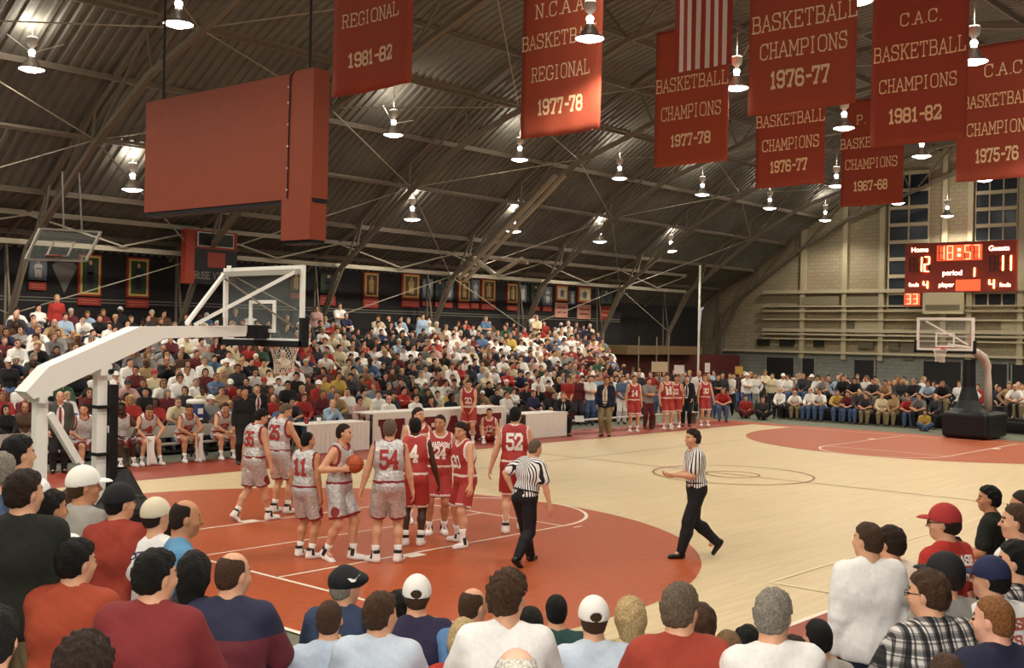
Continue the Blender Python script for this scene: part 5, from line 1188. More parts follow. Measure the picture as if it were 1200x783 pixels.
# ---- silver players on the bench
BY = 10.30
def bench_pose(v):
    if v == 0: return Pose(pz=.555, lean=30, hpit=10, hyaw=-20, fl=(.40, .16, .09), fr=(.44, -.16, .09), hl=(.47, .06, .62), hr=(.47, -.05, .62), el=(0, 1, 0), er=(0, -1, 0), dl=(.7, -.7, -.3), dr=(.7, .7, -.3))
    if v == 1: return Pose(pz=.555, lean=12, hpit=0, hyaw=-35, fl=(.36, .18, .09), fr=(.50, -.16, .09), hl=(.36, .16, .66), hr=(.36, -.16, .66), el=(-.4, 1, 0), er=(-.4, -1, 0))
    return Pose(pz=.555, lean=24, hpit=28, hyaw=-10, fl=(.42, .20, .09), fr=(.38, -.20, .09), hl=(.42, .14, .60), hr=(.42, -.14, .60), el=(0, 1, 0), er=(0, -1, 0))
for i, (px, v, hc, lab, num) in enumerate(((97, 1, 'darkbrown', 'seated silver player between the two hoop posts', None), (141, 1, 'black', 'seated silver player just right of the black post pad', None), (170, 2, 'brown', 'seated silver player looking down with a towel between his knees', '4'),
        (216, 0, 'darkbrown', 'seated silver player leaning forward, towel hanging at his right', '5'), (258, 0, 'brown', 'seated silver player, rightmost on the bench, hands clasped', '2'))):
    P = on(1, BY-.1, px, 500); player(lab, 'silver', bench_pose(v), P[0], BY-.05, 262, 1.92, ['fair', 'dark', 'fair', 'tan', 'fair'][i], 'short', hc, num, True, z=-.1 if False else .014)
for px, py, lab in ((178, 558, 'white towel hanging between the knees of a seated silver player'), (235, 548, 'white towel draped down beside the rightmost seated silver player')):
    P = on(1, 9.68, px, py); V, F = [], []
    for j in range(13):
        for i in range(7):
            V.append((P[0]-.13+.26*i/6*(1-.25*math.sin(j/12*3)), 9.70-.05*math.sin(i*1.3+j*.2)+.02*j/12, .03+.66*j/12))
    for j in range(12):
        for i in range(6): a = j*7+i; F.append((a, a+1, a+8, a+7))
    o = link(bpy.data.objects.new('towel', me_np('towel', V, F, [mh('white_towel', 'f2eee8', rough=.95, bump=.4, bscale=80)]))); o.modifiers.new('s', 'SOLIDIFY').thickness = .02; tag(o, lab, 'towel')
# ---- suited figures
def suit(lab, J, x, y, z, yaw, H, skin, hk, hc, jm, pm, tie, fat=.0, shoe='dress', h=.015):
    root, so, V, Q, po = dressed(lab, J, x, y, z, yaw, H, skin, hk, hc, 'long', M_SHIRTW, 'trousers', pm, fat, shoe, h=h, tuck=True)
    f = Fld(J.lo, J.hi, h); torso(f, J, .036, fat); arms(f, J, .026, 0, 1.86, .006, fat=fat); f.half(J.P+J.Rp@[0, 0, -.16], J.Rp@[0, 0, -1.])
    f.ell(J.waist+J.Rs@[.20, 0, .16], (.13, .085, .40), J.Rs, sub=True, kk=.006); f.ell(J.nb+J.Rs@[.03, 0, .035], (.085, .072, .07), J.Rs, sub=True); f.ripple(.003, 22, 1)
    V2, Q2, _ = f.nets(); link(bpy.data.objects.new('jacket', me_np('jacket', V2, Q2, [jm])), root)
    Qd = [[(-.028-.014*0, .0+.04*i), (.028, .0+.04*i), (.028-(.010 if i > 6 else 0), .04+.04*i), (-.028+(.010 if i > 6 else 0), .04+.04*i)] for i in range(9)]
    wrap_quads(Qd, tie, V, Q, root, J.waist+J.Rs@[0, 0, -.02], J.Rs@np.array([0, 1., 0]), J.Rs@np.array([0, 0, 1.]), .009, name='tie'); return root
M_SHIRTW = mh('white_shirt_cloth', 'eeeae4', rough=.8)
suit('balding older coach in a grey suit and red tie standing left of the bench', Pose(lean=2, hl=(.10, .22, .92), hr=(.14, -.22, .92), hpit=4), 2.98, 9.75, .014, 248, 1.80, 'pink', 'bald', 'grey', mh('grey_suit', '4c4a46', rough=.85), mh('dark_trouser', '232226', rough=.85), mh('red_tie', '8c2a28', rough=.6), fat=.035)
suit('man in a navy blazer and khaki trousers standing at the sideline', Pose(lean=1, hyaw=30, hl=(.05, .24, .86), hr=(.12, -.24, .92)), 20.06, 7.95, .014, 205, 1.93, 'tan', 'short', 'brown', mh('navy_blazer', '1c2032', rough=.85), mh('khaki_trouser', '8a7a58', rough=.85), mh('tan_tie', 'b49a6a', rough=.6), fat=.02)

# ================================================================== CROWD PROTOTYPES
def clothed(J, h, sleeves, fat=0, face=True, lo=True, legs_kind='long', hemshirt=True):
    f = Fld(J.lo, J.hi, h); k = .03
    if sleeves == 'short': arms(f, J, 0, 0, 2); arms(f, J, .016, 1, .72, .012, fat=fat)
    else: arms(f, J, .018, 1, 1.92, .004, fat=fat)
    legs(f, J, .018, 2, 1.9, .012, fat=fat) if legs_kind == 'long' else (legs(f, J, 0, 0, 2), legs(f, J, .024, 2, .9, .04))
    torso(f, J, .020, fat, 1, k=.06)
    f.cone(J.P+J.Rp@[0, .062, -.03], J.P+J.Rp@[0, -.062, -.03], .118+fat, .118+fat, .03, 2)
    for A_, fy, fp in ((J.aL, J.fy[0], J.fp[0]), (J.aR, J.fy[1], J.fp[1])): shoe_prims(f, A_, fy, fp, 3)
    head_skin(f, J, 0, face, fat); V, Q, L = f.nets(); FL = L.astype(int)[Q].max(1)
    if face: face_labels(V, Q, J, FL, 4, 5, 4, 1.15)
    hm = hands_mesh(J, True) if lo else []
    V, Q, L = cat([(V, Q, L)]+hm); return V, Q, np.concatenate([FL, np.zeros(len(Q)-len(FL), int)])
S_ = dict(pz=.555, fl=(.42, .13, .09), fr=(.42, -.13, .09))
POSES = {
 'lap': (Pose(lean=6, hl=(.36, .08, .66), hr=(.36, -.08, .66), el=(-.5, .9, -.2), er=(-.5, -.9, -.2), **S_), 'long'),
 'lapR': (Pose(lean=4, hyaw=-30, hl=(.36, .10, .66), hr=(.34, -.12, .67), el=(-.5, .9, -.2), er=(-.5, -.9, -.2), **S_), 'short'),
 'lapL': (Pose(lean=8, hyaw=28, hl=(.38, .12, .66), hr=(.36, -.10, .66), el=(-.5, .9, -.2), er=(-.5, -.9, -.2), **S_), 'long'),
 'lean': (Pose(lean=28, hpit=-8, hl=(.46, .05, .68), hr=(.46, -.05, .68), el=(-.1, 1, 0), er=(-.1, -1, 0), **S_), 'short'),
 'chin': (Pose(lean=22, hpit=4, hyaw=-12, hl=(.40, .10, .70), hr=(.40, -.06, .98), el=(-.1, 1, -.4), er=(.3, -.4, -1), dr=(0, 0, 1), handr='fist', **S_), 'long'),
 'clap': (Pose(lean=4, hl=(.34, .03, 1.02), hr=(.34, -.03, 1.02), el=(-.3, .8, -1), er=(-.3, -.8, -1), dl=(.5, -.3, .7), dr=(.5, .3, .7), handl='flat', handr='flat', **S_), 'long'),
 'back': (Pose(lean=-8, hl=(.24, .24, .62), hr=(.26, -.22, .62), **S_), 'long'),
 'arms': (Pose(lean=2, hyaw=14, hl=(.24, -.10, .95), hr=(.25, .10, .93), el=(0, 1, -.5), er=(0, -1, -.5), dl=(.1, -1, .1), dr=(.1, 1, .1), **S_), 'long'),
}
STAND = {
 'relax': (Pose(), 'long'), 'cross': (Pose(hyaw=15, hl=(.24, -.10, 1.20), hr=(.25, .10, 1.17), el=(.1, 1, -.5), er=(.1, -1, -.5), dl=(.1, -1, .1), dr=(.1, 1, .1)), 'short'),
 'hips': (Pose(hyaw=-20, hl=(.04, .24, 1.02), hr=(.04, -.24, 1.02), el=(-.6, 1, 0), er=(-.6, -1, 0)), 'long'), 'front': (Pose(lean=3, hl=(.24, .06, .98), hr=(.24, -.06, .98), el=(-1, .6, 0), er=(-1, -.6, 0)), 'short'),
}
FLOOR = {'floor': (Pose(pz=.13, lean=16, fl=(.36, -.10, .10), fr=(.34, .12, .10), kl=(.2, 1, .6), kr=(.2, -1, .6), hl=(.28, .12, .30), hr=(.28, -.12, .30)), 'short')}
SHOE_M = mh('crowd_shoe', '4a4440', rough=.7)
CLO = {k: mh('cloth_'+k.replace(' ', '_'), c, rough=.85, noise=.06, nscale=14) for k, c in {'white': 'ece7df', 'cream': 'd8c8a4', 'black': '1c1b1e', 'charcoal': '38363a', 'red': 'a5302a', 'maroon': '64262a', 'navy': '272b48', 'blue': '56708e', 'light blue': 'a3b8cc', 'grey': '8c8882', 'green': '38553f', 'yellow': 'c4a450', 'brown': '5c4230', 'tan': 'a48660', 'plaid grey': '6e6a68', 'khaki': '8c7c5c', 'denim': '4a5e80', 'pink': 'c49a92', 'orange': 'c8642c'}.items()}
CM = [SKIN['fair'], CLO['white'], CLO['denim'], SHOE_M, mh('eye_soft', '4a3228', rough=.6), LIP]
PROTO = {}
def proto(key):
    if key not in PROTO:
        J, sl = (POSES.get(key) or STAND.get(key) or FLOOR.get(key)); V, Q, L = clothed(J, .025, sl); PROTO[key] = (me_np('figure', V, Q, CM, L), J)
    return PROTO[key]
HAIRK = {'man': ['short', 'crew', 'full', 'side', 'bald'], 'woman': ['long', 'bob', 'curly']}
HN = {'black': 'black', 'darkbrown': 'dark brown', 'brown': 'brown', 'light': 'light brown', 'blond': 'blond', 'grey': 'grey', 'greybrown': 'greying brown', 'white': 'white', 'red': 'reddish', 'auburn': 'auburn'}
def spectator(lab, key, x, y, z, yaw, H, skin, shirt, pants, hk, hc, group=None, cap=None, capc=None):
    me, J = proto(key); o = link(bpy.data.objects.new('person', me)); tag(o, lab, 'person', group)
    setm(o, SKIN[skin], 0); setm(o, CLO[shirt], 1); setm(o, CLO[pants], 2); xf(o, x, y, z, yaw, H/1.8)
    headwear(o, J, hk, hc, cap, capc); return o
def rnd_hair():
    hc = random.choices(['black', 'darkbrown', 'brown', 'light', 'blond', 'grey', 'greybrown', 'white'], [2.5, 4, 4, 1.5, 1.2, 1.5, 1.5, .8])[0]
    return (random.choice(HAIRK['man']) if random.random() < .68 else random.choice(HAIRK['woman'])), hc
def rnd_shirt(x=15):
    w_ = [28, 7, 20, 11, 12, 8, 6, 2.5, 3, 7, 2.5, 1, 5, 4, 4, 2] if x > 10 else [20, 5, 27, 13, 6, 7, 6, 2.5, 3, 7, 2.5, 1, 6, 4, 4, 1]
    return random.choices(['white', 'cream', 'black', 'charcoal', 'red', 'maroon', 'navy', 'blue', 'light blue', 'grey', 'green', 'yellow', 'brown', 'tan', 'plaid grey', 'pink'], w_)[0]
LABN = {}
def uniq(lab):
    LABN[lab] = LABN.get(lab, 0)+1; return lab
# ---- people along the press row, seated behind the tables
PR = [(322, 470, 'blue', 'leaning', 'brown'), (418, 452, 'pink', '', 'black'), (382, 470, 'light blue', '', 'grey'), (453, 446, 'white', '', 'grey'), (484, 455, 'white', '', 'darkbrown'), (525, 460, 'black', '', 'black'), (552, 455, 'charcoal', '', 'grey'), (497, 464, 'black', '', 'black'), (590, 455, 'white', '', 'brown'), (622, 462, 'navy', '', 'darkbrown'), (640, 458, 'black', '', 'black')]
for i, (px, py, c, _, hc) in enumerate(PR):
    P = on(1, 10.75, px, py+20)
    seat = thing('folding_chair', 'grey folding chair behind the press tables, mostly hidden', 'chair', (P[0], 10.75, 0), group='chairs behind the press tables')
    MB().box(-.2, .2, -.15, .22, .42, .45, M_STEEL).obj('seat', seat); MB().box(-.2, .2, .24, .27, .6, .85, M_STEEL).obj('backrest', seat)
    for sx in (-.18, .16):
        for sy in (-.12, .22): MB().box(sx, sx+.02, sy, sy+.02, 0, .6 if sy > 0 else .42, M_STEEL).obj('leg', seat)
    spectator('%s-haired person in %s seated at the press row, %s' % (HN[hc], c, ['left of the tables in blue', 'at the left table in pink', 'at the left end', 'behind silver number 54', 'above the dark-skinned red player', 'above red number 24', 'just left of the standing red substitute', 'between two white shirts', 'left of red number 52', 'right of red number 52', 'at the right end'][i]),
              ['lean', 'lap', 'chin', 'lapR', 'lap', 'lapL', 'lap', 'chin', 'lap', 'lapR', 'lean'][i], P[0], 10.70, .0, 265, 1.78, ['fair', 'tan', 'fair', 'pink', 'fair', 'brown'][i % 6], c, 'charcoal', ['short', 'curly', 'bald', 'bald', 'short', 'full', 'short', 'side', 'short', 'short', 'crew'][i], hc)
# ---- red substitutes by the table
player('red substitute standing in front of the lettered table', 'red', Pose(lean=18, hpit=12, hyaw=10, hl=(.32, .12, .92), hr=(.30, -.14, .94), fl=(.05, .12, .09), fr=(.0, -.12, .09)), 14.9, 9.0, 215, 1.93, 'fair', 'short', 'brown', '20', True)
FS = Pose(pz=.14, lean=14, fl=(.62, .18, .09), fr=(.60, -.16, .09), kl=(0, .3, 1), kr=(0, -.3, 1), hl=(.40, .12, .42), hr=(.42, -.10, .42))
P = on(2, 0, 524, 522); player('red substitute sitting on the floor under the lettered table, left of the standing one', 'red', FS, 12.9, 9.05, 235, 1.9, 'tan', 'short', 'black', None)
P = on(2, 0, 570, 520); player('red substitute sitting on the floor at the foot of the standing substitute', 'red', FS, 15.7, 8.95, 225, 1.9, 'fair', 'short', 'darkbrown', '12', True)
# ---- sideline group on the right
def S(px, py, c, pants, hk, hc, key, lab, skin='fair', H=1.8, yaw=235, cap=None, capc=None, X=None):
    P = on(2, 0, px, py) if X is None else X; return spectator(lab, key, P[0], P[1], .014 if P[1] < 9.9 and X is None else 0, yaw, H, skin, c, pants, hk, hc, None, cap, capc)
def neck_towel(root, J):
    f = Fld(J.lo, J.hi, .014); q_ = lambda *v: J.nb+J.Rs@np.array(v)
    for s_ in (-1, 1):
        pts = [q_(-.075, 0, .01), q_(-.05, s_*.075, .02), q_(.04, s_*.085, -.03), q_(.125, s_*.065, -.14), q_(.15, s_*.06, -.34)]
        for a, b_ in zip(pts[:-1], pts[1:]): f.cone(a, b_, .030, .032, .02)
    V, Q, L = f.nets(); o = link(bpy.data.objects.new('towel', me_np('towel', V, Q, [MATS['white_towel']])), root); o['label'] = 'white towel'
player('standing red player number 14 beside the blazer man', 'red', Pose(hyaw=10), *on(2, 0, 742, 507)[:2], 228, 1.93, 'fair', 'short', 'brown', '14', True)
player('standing red player with a white towel round his neck', 'red', Pose(lean=4, side=5, hyaw=-20, hl=(.2, .12, 1.05), hr=(.08, -.28, .88)), *on(2, 0, 781, 504)[:2], 240, 1.96, 'fair', 'short', 'darkbrown', '42', True, extra=neck_towel)
player('standing red player with bare arms just right of the towelled one', 'red', Pose(lean=2, hyaw=30), *on(2, 0, 792, 502)[:2], 200, 1.9, 'tan', 'short', 'black', '22', True)
player('standing red player number 30 right of the dark suit', 'red', Pose(lean=2, hyaw=-15, hl=(.1, .3, .88)), *on(2, 0, 825, 500)[:2], 232, 1.9, 'fair', 'bob', 'light', '30', True)
P = on(2, 0, 782, 480); o = MB().tube([(P[0]-.1, P[1], 1.2), (P[0]-.13, P[1], 1.5), (P[0], P[1]+.05, 1.66), (P[0]+.13, P[1], 1.5), (P[0]+.12, P[1], 1.15)], .0, M_WHITE, 6) if False else None
S(759, 503, 'grey', 'maroon', 'short', 'darkbrown', 'cross', 'man in a grey warm-up shirt between two standing red players')
suit('man in a dark suit standing between two red players', Pose(hyaw=10, hl=(.12, .2, .95)), *on(2, 0, 804, 500)[:2], .014, 210, 1.86, 'fair', 'short', 'darkbrown', mh('dark_suit', '17181e', rough=.85), mh('dark_suit_trouser', '17181e', rough=.85), mh('dark_tie', '2c2430'), h=.02)
suit('man in a white shirt with arms bent, tall behind the dark suit', Pose(hl=(.1, .25, 1.0), hr=(.1, -.25, 1.0)), *on(2, 0, 818, 491)[:2], 0, 225, 1.95, 'pink', 'bald', 'grey', M_SHIRTW, mh('dark_trouser', '232226'), mh('dark_tie', '2c2430'), h=.02)
S(840, 490, 'black', 'denim', 'full', 'black', 'cross', 'man in black behind the leaning red player'); S(855, 487, 'white', 'black', 'short', 'brown', 'front', 'person in a white T-shirt and black shorts at the court corner', yaw=200)
S(866, 483, 'charcoal', 'denim', 'curly', 'black', 'hips', 'dark-clad man left of the white capped one'); S(874, 486, 'white', 'denim', 'short', 'brown', 'cross', 'man in a white cap and white sweatshirt near the corner', cap='closed', capc=M_WHITE)
S(884, 486, 'white', 'grey', 'side', 'brown', 'hips', 'man in a white sweatshirt right of the white cap', 'tan')
S(846, 494, 'red', 'denim', 'short', 'darkbrown', 'lean', 'bending person in a red shirt and jeans on the end of the bench', yaw=215); S(873, 490, 'red', 'maroon', 'crew', 'black', 'floor', 'person in red sitting on the floor at the corner', yaw=215); S(893, 492, 'charcoal', 'black', 'side', 'darkbrown', 'floor', 'dark-clad person sitting on the floor at the far corner of the court', yaw=215)
S(664, 500, 'red', 'maroon', 'bob', 'brown', 'front', 'person in a red sweater standing behind the dark-suited scorer'); S(676, 498, 'maroon', 'charcoal', 'short', 'red', 'relax', 'person in a red cap behind the press table end', cap='closed', capc=mh('cap_red', 'a8302c')); S(690, 498, 'white', 'denim', 'short', 'darkbrown', 'cross', 'man in a white T-shirt with folded arms left of the blazer man')
S(703, 494, 'light blue', 'grey', 'short', 'grey', 'hips', 'older man in light blue just left of the blazer man'); S(728, 497, 'blue', 'white', 'short', 'brown', 'front', 'person in blue and white between the blazer man and red 14'); S(722, 490, 'green', 'charcoal', 'curly', 'blond', 'relax', 'person with fluffy blond hair behind the blazer man')
suit('seated man in a dark suit holding a white paper at the table end', Pose(pz=.555, lean=10, fl=(.42, .13, .09), fr=(.42, -.13, .09), hl=(.38, .10, .70), hr=(.38, -.08, .70), el=(-.4, 1, 0), er=(-.4, -1, 0), hyaw=-10), 19.35, 9.15, .0, 232, 1.84, 'pink', 'short', 'light', MATS['dark_suit'], MATS['dark_suit_trouser'], MATS['dark_tie'], h=.018)
o = MB().box(-.15, .15, -.11, .11, 0, .012, M_WHITE).obj('clipboard'); o.location = tuple(on(1, 8.72, 679, 491)); o.rotation_euler = (R(60), 0, R(-35)); tag(o, 'white paper held by the seated man in a dark suit', 'paper')
for px, py, pw, ph_, c, lab in ((773, 430, 19, 12, 'cream', 'pale yellow hand-held sign above the standing players'), (796, 433, 12, 10, 'white', 'white hand-held sign right of the yellow one'), (829, 431, 6, 11, 'white', 'narrow white sign held upright'), (866, 434, 9, 9, 'yellow', 'small yellow sign near the corner')):
    P = dep(px, py, 44); w_ = pw*44/FPX/2; h_ = ph_*44/FPX/2; t = thing('hand_sign', lab, 'sign', tuple(P), R(-45)); MB().box(-w_, w_, -.01, .01, -h_, h_, CLO[c]).obj('card', t); MB().box(-.02, .02, .01, .03, -h_-P[2]+h_+.05 if False else -h_-.7, h_*.5, M_SEAT).obj('stick', t)
S(285, 545, 'black', 'black', 'short', 'black', 'relax', 'standing figure all in black at the right end of the silver bench', 'tan', 1.85, 250)
P = on(2, 0, 340, 530); suit('man in a dark suit standing behind the silver players', Pose(hyaw=-20), 8.9, 10.9, 0, 250, 1.8, 'fair', 'short', 'brown', MATS['dark_suit'], MATS['dark_suit_trouser'], MATS['red_tie'], h=.02)

# ================================================================== BLEACHER CROWD
CW = 'white cream black charcoal red maroon navy blue grey green tan yellow'.split()
SECT = [(-9, 6.5, 'behind the silver bench'), (6.5, 11, 'left of the press tables'), (11, 17, 'above the lettered table'), (17, 22, 'above the plain white table'), (22, 40, 'at the right end of the stand')]
SP = []
for ri, (y, z) in enumerate(ROWS):
    xe = 27.2+7*ri/11; x = -1.0
    while x < xe:
        x += random.uniform(.46, .62)
        if random.random() < (.05 if ri < 9 else .16): continue
        px = (x+random.uniform(-.05, .05), y+.08+random.uniform(-.04, .04), z); d = np.array(px)+[0, 0, 1.2]-CP; D = d@CF; u = 600+FPX*(d@CR)/D
        if u < -14: continue
        SP.append((D, ri, px))
SP.sort(key=lambda a: a[0]); N_IND = 118
ORD = ['first', 'second', 'third', 'fourth', 'fifth', 'sixth', 'seventh', 'eighth', 'ninth', 'tenth', 'eleventh', 'top']
for D, ri, (x, y, z) in SP[:N_IND]:
    key = random.choices(list(POSES), [4, 4, 3, 3, 2, 1, 1, 2])[0]; c = rnd_shirt(x); hk, hc = rnd_hair(); sk = random.choices(['fair', 'pink', 'tan', 'brown', 'dark'], [5, 3, 3, .4, .5])[0]
    sec = [s for a, b, s in SECT if a <= x < b][0]; cap = random.random() < .07
    cc = random.choice([('white', M_WHITE), ('red', mh('cap_red', 'a8302c')), ('black', M_BLACK)])
    lab = uniq('%s, %s%s, %s row %s' % ('spectator in '+c, (cc[0]+' cap, ') if cap else '', HN[hc]+{'long': ' long', 'bob': ' bobbed', 'curly': ' curly', 'bald': ' thinning', 'full': ' thick', 'crew': ' cropped', 'side': ' parted', 'short': ' short'}[hk]+' hair', ORD[ri], sec))
    spectator(lab, key, x, y, z, 262+random.uniform(-14, 4)-(x-2)*.9, random.uniform(1.62, 1.88), sk, c, random.choice(['denim', 'denim', 'black', 'charcoal', 'khaki', 'navy']), hk, hc, 'spectators on the bleachers', 'closed' if cap else None, cc[1])
# the rest of the stand as one mass
PAL = ['white', 'cream', 'black', 'charcoal', 'red', 'maroon', 'navy', 'blue', 'light blue', 'grey', 'green', 'yellow', 'brown', 'tan', 'plaid grey', 'pink', 'denim', 'khaki']
PALM = [CLO[c] for c in PAL]+[SKIN['fair'], SKIN['pink'], SKIN['tan'], SKIN['dark']]+[HAIRC[k] for k in ('black', 'darkbrown', 'brown', 'light', 'blond', 'grey', 'white')]+[M_WHITE, SHOE_M]
def lo_figure(key, h=.042):
    J, sl = POSES.get(key) or STAND[key]; V, Q, L = clothed(J, h, sl, face=False, lo=False)
    f = Fld(J.hc-.2, J.hc+.2, .03); f.ell(J.hc+J.Rh@[-.02, 0, .035], (.108, .092, .108), J.Rh); f.half(J.hc+J.Rh@[.045, 0, .04], J.Rh@np.array([1, 0, -.8])); f.half(J.hc+J.Rh@[.01, 0, -.03], J.Rh@np.array([.4, 0, -1])); hv, hq, hl = f.nets()
    hands = []
    for W_, (d, t, z) in ((J.wL, J.hd[0]), (J.wR, J.hd[1])):
        g = Fld(W_-.16, W_+.16, .03); g.cone(W_, W_+d*.12, .032, .03); v, q, l = g.nets(); hands.append((v, q, np.zeros(len(v), int)))
    n0 = len(Q); V, Q2, L2 = cat([(V, Q, np.zeros(len(V), int))]+hands+[(hv, hq, np.full(len(hv), 9))]); L_ = np.zeros(len(Q2), int); L_[:n0] = L; L_[n0:] = L2[Q2[n0:, 0]]; return V, Q2, L_
LOF = {k: lo_figure(k) for k in ('lap', 'lapR', 'lapL', 'lean', 'chin', 'arms')}; LOS = {k: lo_figure(k) for k in ('relax', 'cross')}
def mass(name, items, lab):
    VV, QQ, MM = [], [], []; n = 0
    for (x, y, z, yaw, s, key, c, p, sk, hc) in items:
        V, Q, L = (LOF.get(key) or LOS.get(key)); V = (V*s)@rotz(R(yaw)).T+[x, y, z]; VV.append(V); QQ.append(Q+n); n += len(V)
        lut = np.array([sk, c, p, len(PALM)-1, sk, sk, sk, sk, sk, hc]); MM.append(lut[L])
    o = link(bpy.data.objects.new(name, me_np(name, np.concatenate(VV), np.concatenate(QQ), PALM, np.concatenate(MM)))); tag(o, lab, 'crowd', kind='stuff'); return o
items = []
for D, ri, (x, y, z) in SP[N_IND:]:
    c = PAL.index(rnd_shirt(x)); st_ = ri >= 10 and random.random() < .12
    items.append((x, y+(-.25 if st_ else 0), z, 262+random.uniform(-14, 6)-(x-2)*.9, random.uniform(.9, 1.04), random.choice(list(LOS)) if st_ else random.choice(list(LOF)), c, random.choice([2, 3, 16, 16, 17, 6]), 18+random.choices(range(4), [5, 3, 2, .4])[0], 22+random.choices(range(8), [2.5, 4, 4, 1.5, 1.2, 1.5, 1.2, .8])[0]))
mass('bleacher_crowd', items, 'dense seated crowd filling the upper and farther bleacher rows')
# ---- far end crowd
bench('long low bench under the front row of the far end crowd', 0, 1, 0) if False else None
FB = thing('far_bench', 'low dark benches under the far end crowd', 'bench', (0, 0, 0))
for X_, zt in ((32.8, .42), (33.8, .90), ):
    MB().box(X_-.15, X_+.15, -7, 9.0, zt-.04, zt, M_RISER).obj('seat', FB); 
    for y in np.arange(-6.5, 9, 2.5): MB().box(X_-.1, X_+.1, y-.03, y+.03, 0, zt-.04, M_RISER).obj('leg', FB)
MB().box(33.15, 34.05, -7, 9.0, 0, .48, M_RISER).obj('platform', FB)
def far_y(px, X): return on(0, X, px, 470)[1]
FC = [(911, 'white', 'black', 'darkbrown'), (929, 'white', 'khaki', 'brown'), (947, 'white', 'denim', 'black'), (960, 'white', 'denim', 'brown'), (978, 'yellow', 'denim', 'brown'), (991, 'maroon', 'denim', 'black'), (1003, 'charcoal', 'denim', 'darkbrown'), (1015, 'charcoal', 'khaki', 'brown'), (1030, 'cream', 'khaki', 'light'), (1045, 'tan', 'khaki', 'brown'), (1061, 'red', 'denim', 'darkbrown'), (1078, 'plaid grey', 'black', 'black'), (1095, 'charcoal', 'black', 'darkbrown')]
FDESC = ['at the left end of the front row', 'second from the left in the front row', 'in a white T-shirt, third in the front row', 'small, in a white T-shirt, fourth in the front row', 'in yellow in the front row', 'in maroon in the front row', 'in dark clothes right of the maroon shirt', 'in dark clothes and pale trousers in the front row', 'in cream in the front row', 'in tan left of the red shirt', 'in red with jeans in the front row', 'in a patterned shirt behind the child in yellow', 'in dark clothes left of the basket pad']
for (px, c, p, hc), d in zip(FC, FDESC): spectator('spectator %s of the far end crowd' % d, random.choice(['lap', 'lapL', 'lean', 'lap']), 32.75, far_y(px, 32.5), 0, 180+random.uniform(-12, 25), random.uniform(1.6, 1.8), 'fair', c, p, random.choice(HAIRK['man']), hc, None)
P = on(2, 0, 1083, 505); spectator('child in a yellow shirt sitting cross-legged on the floor before the far crowd', 'floor', P[0], P[1], 0, 205, 1.5, 'fair', 'yellow', 'denim', 'bob', 'brown')
P = on(2, 0, 1189, 505); spectator('child in a white shirt sitting on the floor right of the far basket base', 'floor', P[0], P[1], 0, 205, 1.5, 'tan', 'white', 'black', 'short', 'black')
for i, px in enumerate([920, 938, 955, 965, 985, 1000, 1012, 1023, 1037, 1052, 1068, 1085, 1103, 1150+38, 1196]):
    c = ['white', 'charcoal', 'white', 'grey', 'black', 'black', 'white', 'charcoal', 'tan', 'charcoal', 'black', 'light blue', 'black', 'white', 'white'][i]
    hk, hc = rnd_hair(); spectator(uniq('%s-haired spectator in %s, %s from the left in the second far row' % (HN[hc], c, (ORD[:11]+['twelfth', 'thirteenth', 'fourteenth', 'last'])[i])), random.choice(['lap', 'lapL', 'lean', 'arms', 'lapR']), 33.75, far_y(px, 33.5), .48, 180+random.uniform(-12, 25), random.uniform(1.65, 1.85), 'fair', c, random.choice(['denim', 'black', 'khaki']), hk, hc, 'second row of the far end crowd')
PX3 = [905, 917, 930, 940, 951, 958, 970, 982, 993, 1004, 1013, 1028, 1041, 1048, 1057, 1072, 1086, 1097, 1108, 1136, 1171, 1182, 1193]
for i, px in enumerate(PX3):
    c = ['cream', 'white', 'grey', 'red', 'charcoal', 'black', 'brown', 'light blue', 'black', 'maroon', 'black', 'grey', 'white', 'charcoal', 'tan', 'plaid grey', 'brown', 'black', 'black', 'white', 'navy', 'tan', 'yellow'][i]
    hk, hc = rnd_hair(); X_ = 34.7+random.uniform(-.2, .5)
    spectator(uniq('%s-haired stander in %s, %s from the %s behind the far rows' % (HN[hc], c, ORD[min(i, 22-i)], 'left' if i < 12 else 'right')), random.choice(list(STAND)), X_, far_y(px, X_), 0, 190+random.uniform(-15, 25), random.uniform(1.6, 1.84), random.choice(['fair', 'tan', 'pink']), c, 'charcoal', hk, hc, 'standing spectators at the far end', 'closed' if i in (1, 4, 16) else None, M_WHITE)
items = []
for i in range(46):
    X_ = random.uniform(35.8, 38); px = random.uniform(740, 1200); y = far_y(px, X_)
    if px < 890: X_ = random.uniform(33, 36); y = far_y(px, X_)
    items.append((X_, y, 0, 200+random.uniform(-20, 20), random.uniform(.88, 1.02), random.choice(list(LOS)), PAL.index(rnd_shirt(15)), 2, 18+random.randrange(3), 22+random.randrange(6)))
mass('background_crowd', items, 'loose crowd standing far back by the end wall')
# standing figures between the bleacher end and the bench
for i, (px, X_, c) in enumerate(((735, 27.5, 'white'), (748, 29, 'charcoal'), (762, 30, 'red'), (716, 26, 'white'), (700, 25, 'grey'), (830, 31, 'brown'), (772, 31, 'grey'), (846, 32, 'charcoal'))):
    hk, hc = rnd_hair(); spectator(uniq('%s-haired onlooker in %s, %s' % (HN[hc], c, ['behind red number 14', 'behind the grey warm-up shirt', 'left of the towelled player', 'right of the blazer man', 'left of the blazer man', 'behind red number 30', 'under the yellow sign', 'behind the person in black'][i])), random.choice(list(STAND)), X_, far_y(px, X_), 0, 220, random.uniform(1.7, 1.85), 'fair', c, 'denim', hk, hc, 'onlookers behind the red team bench')

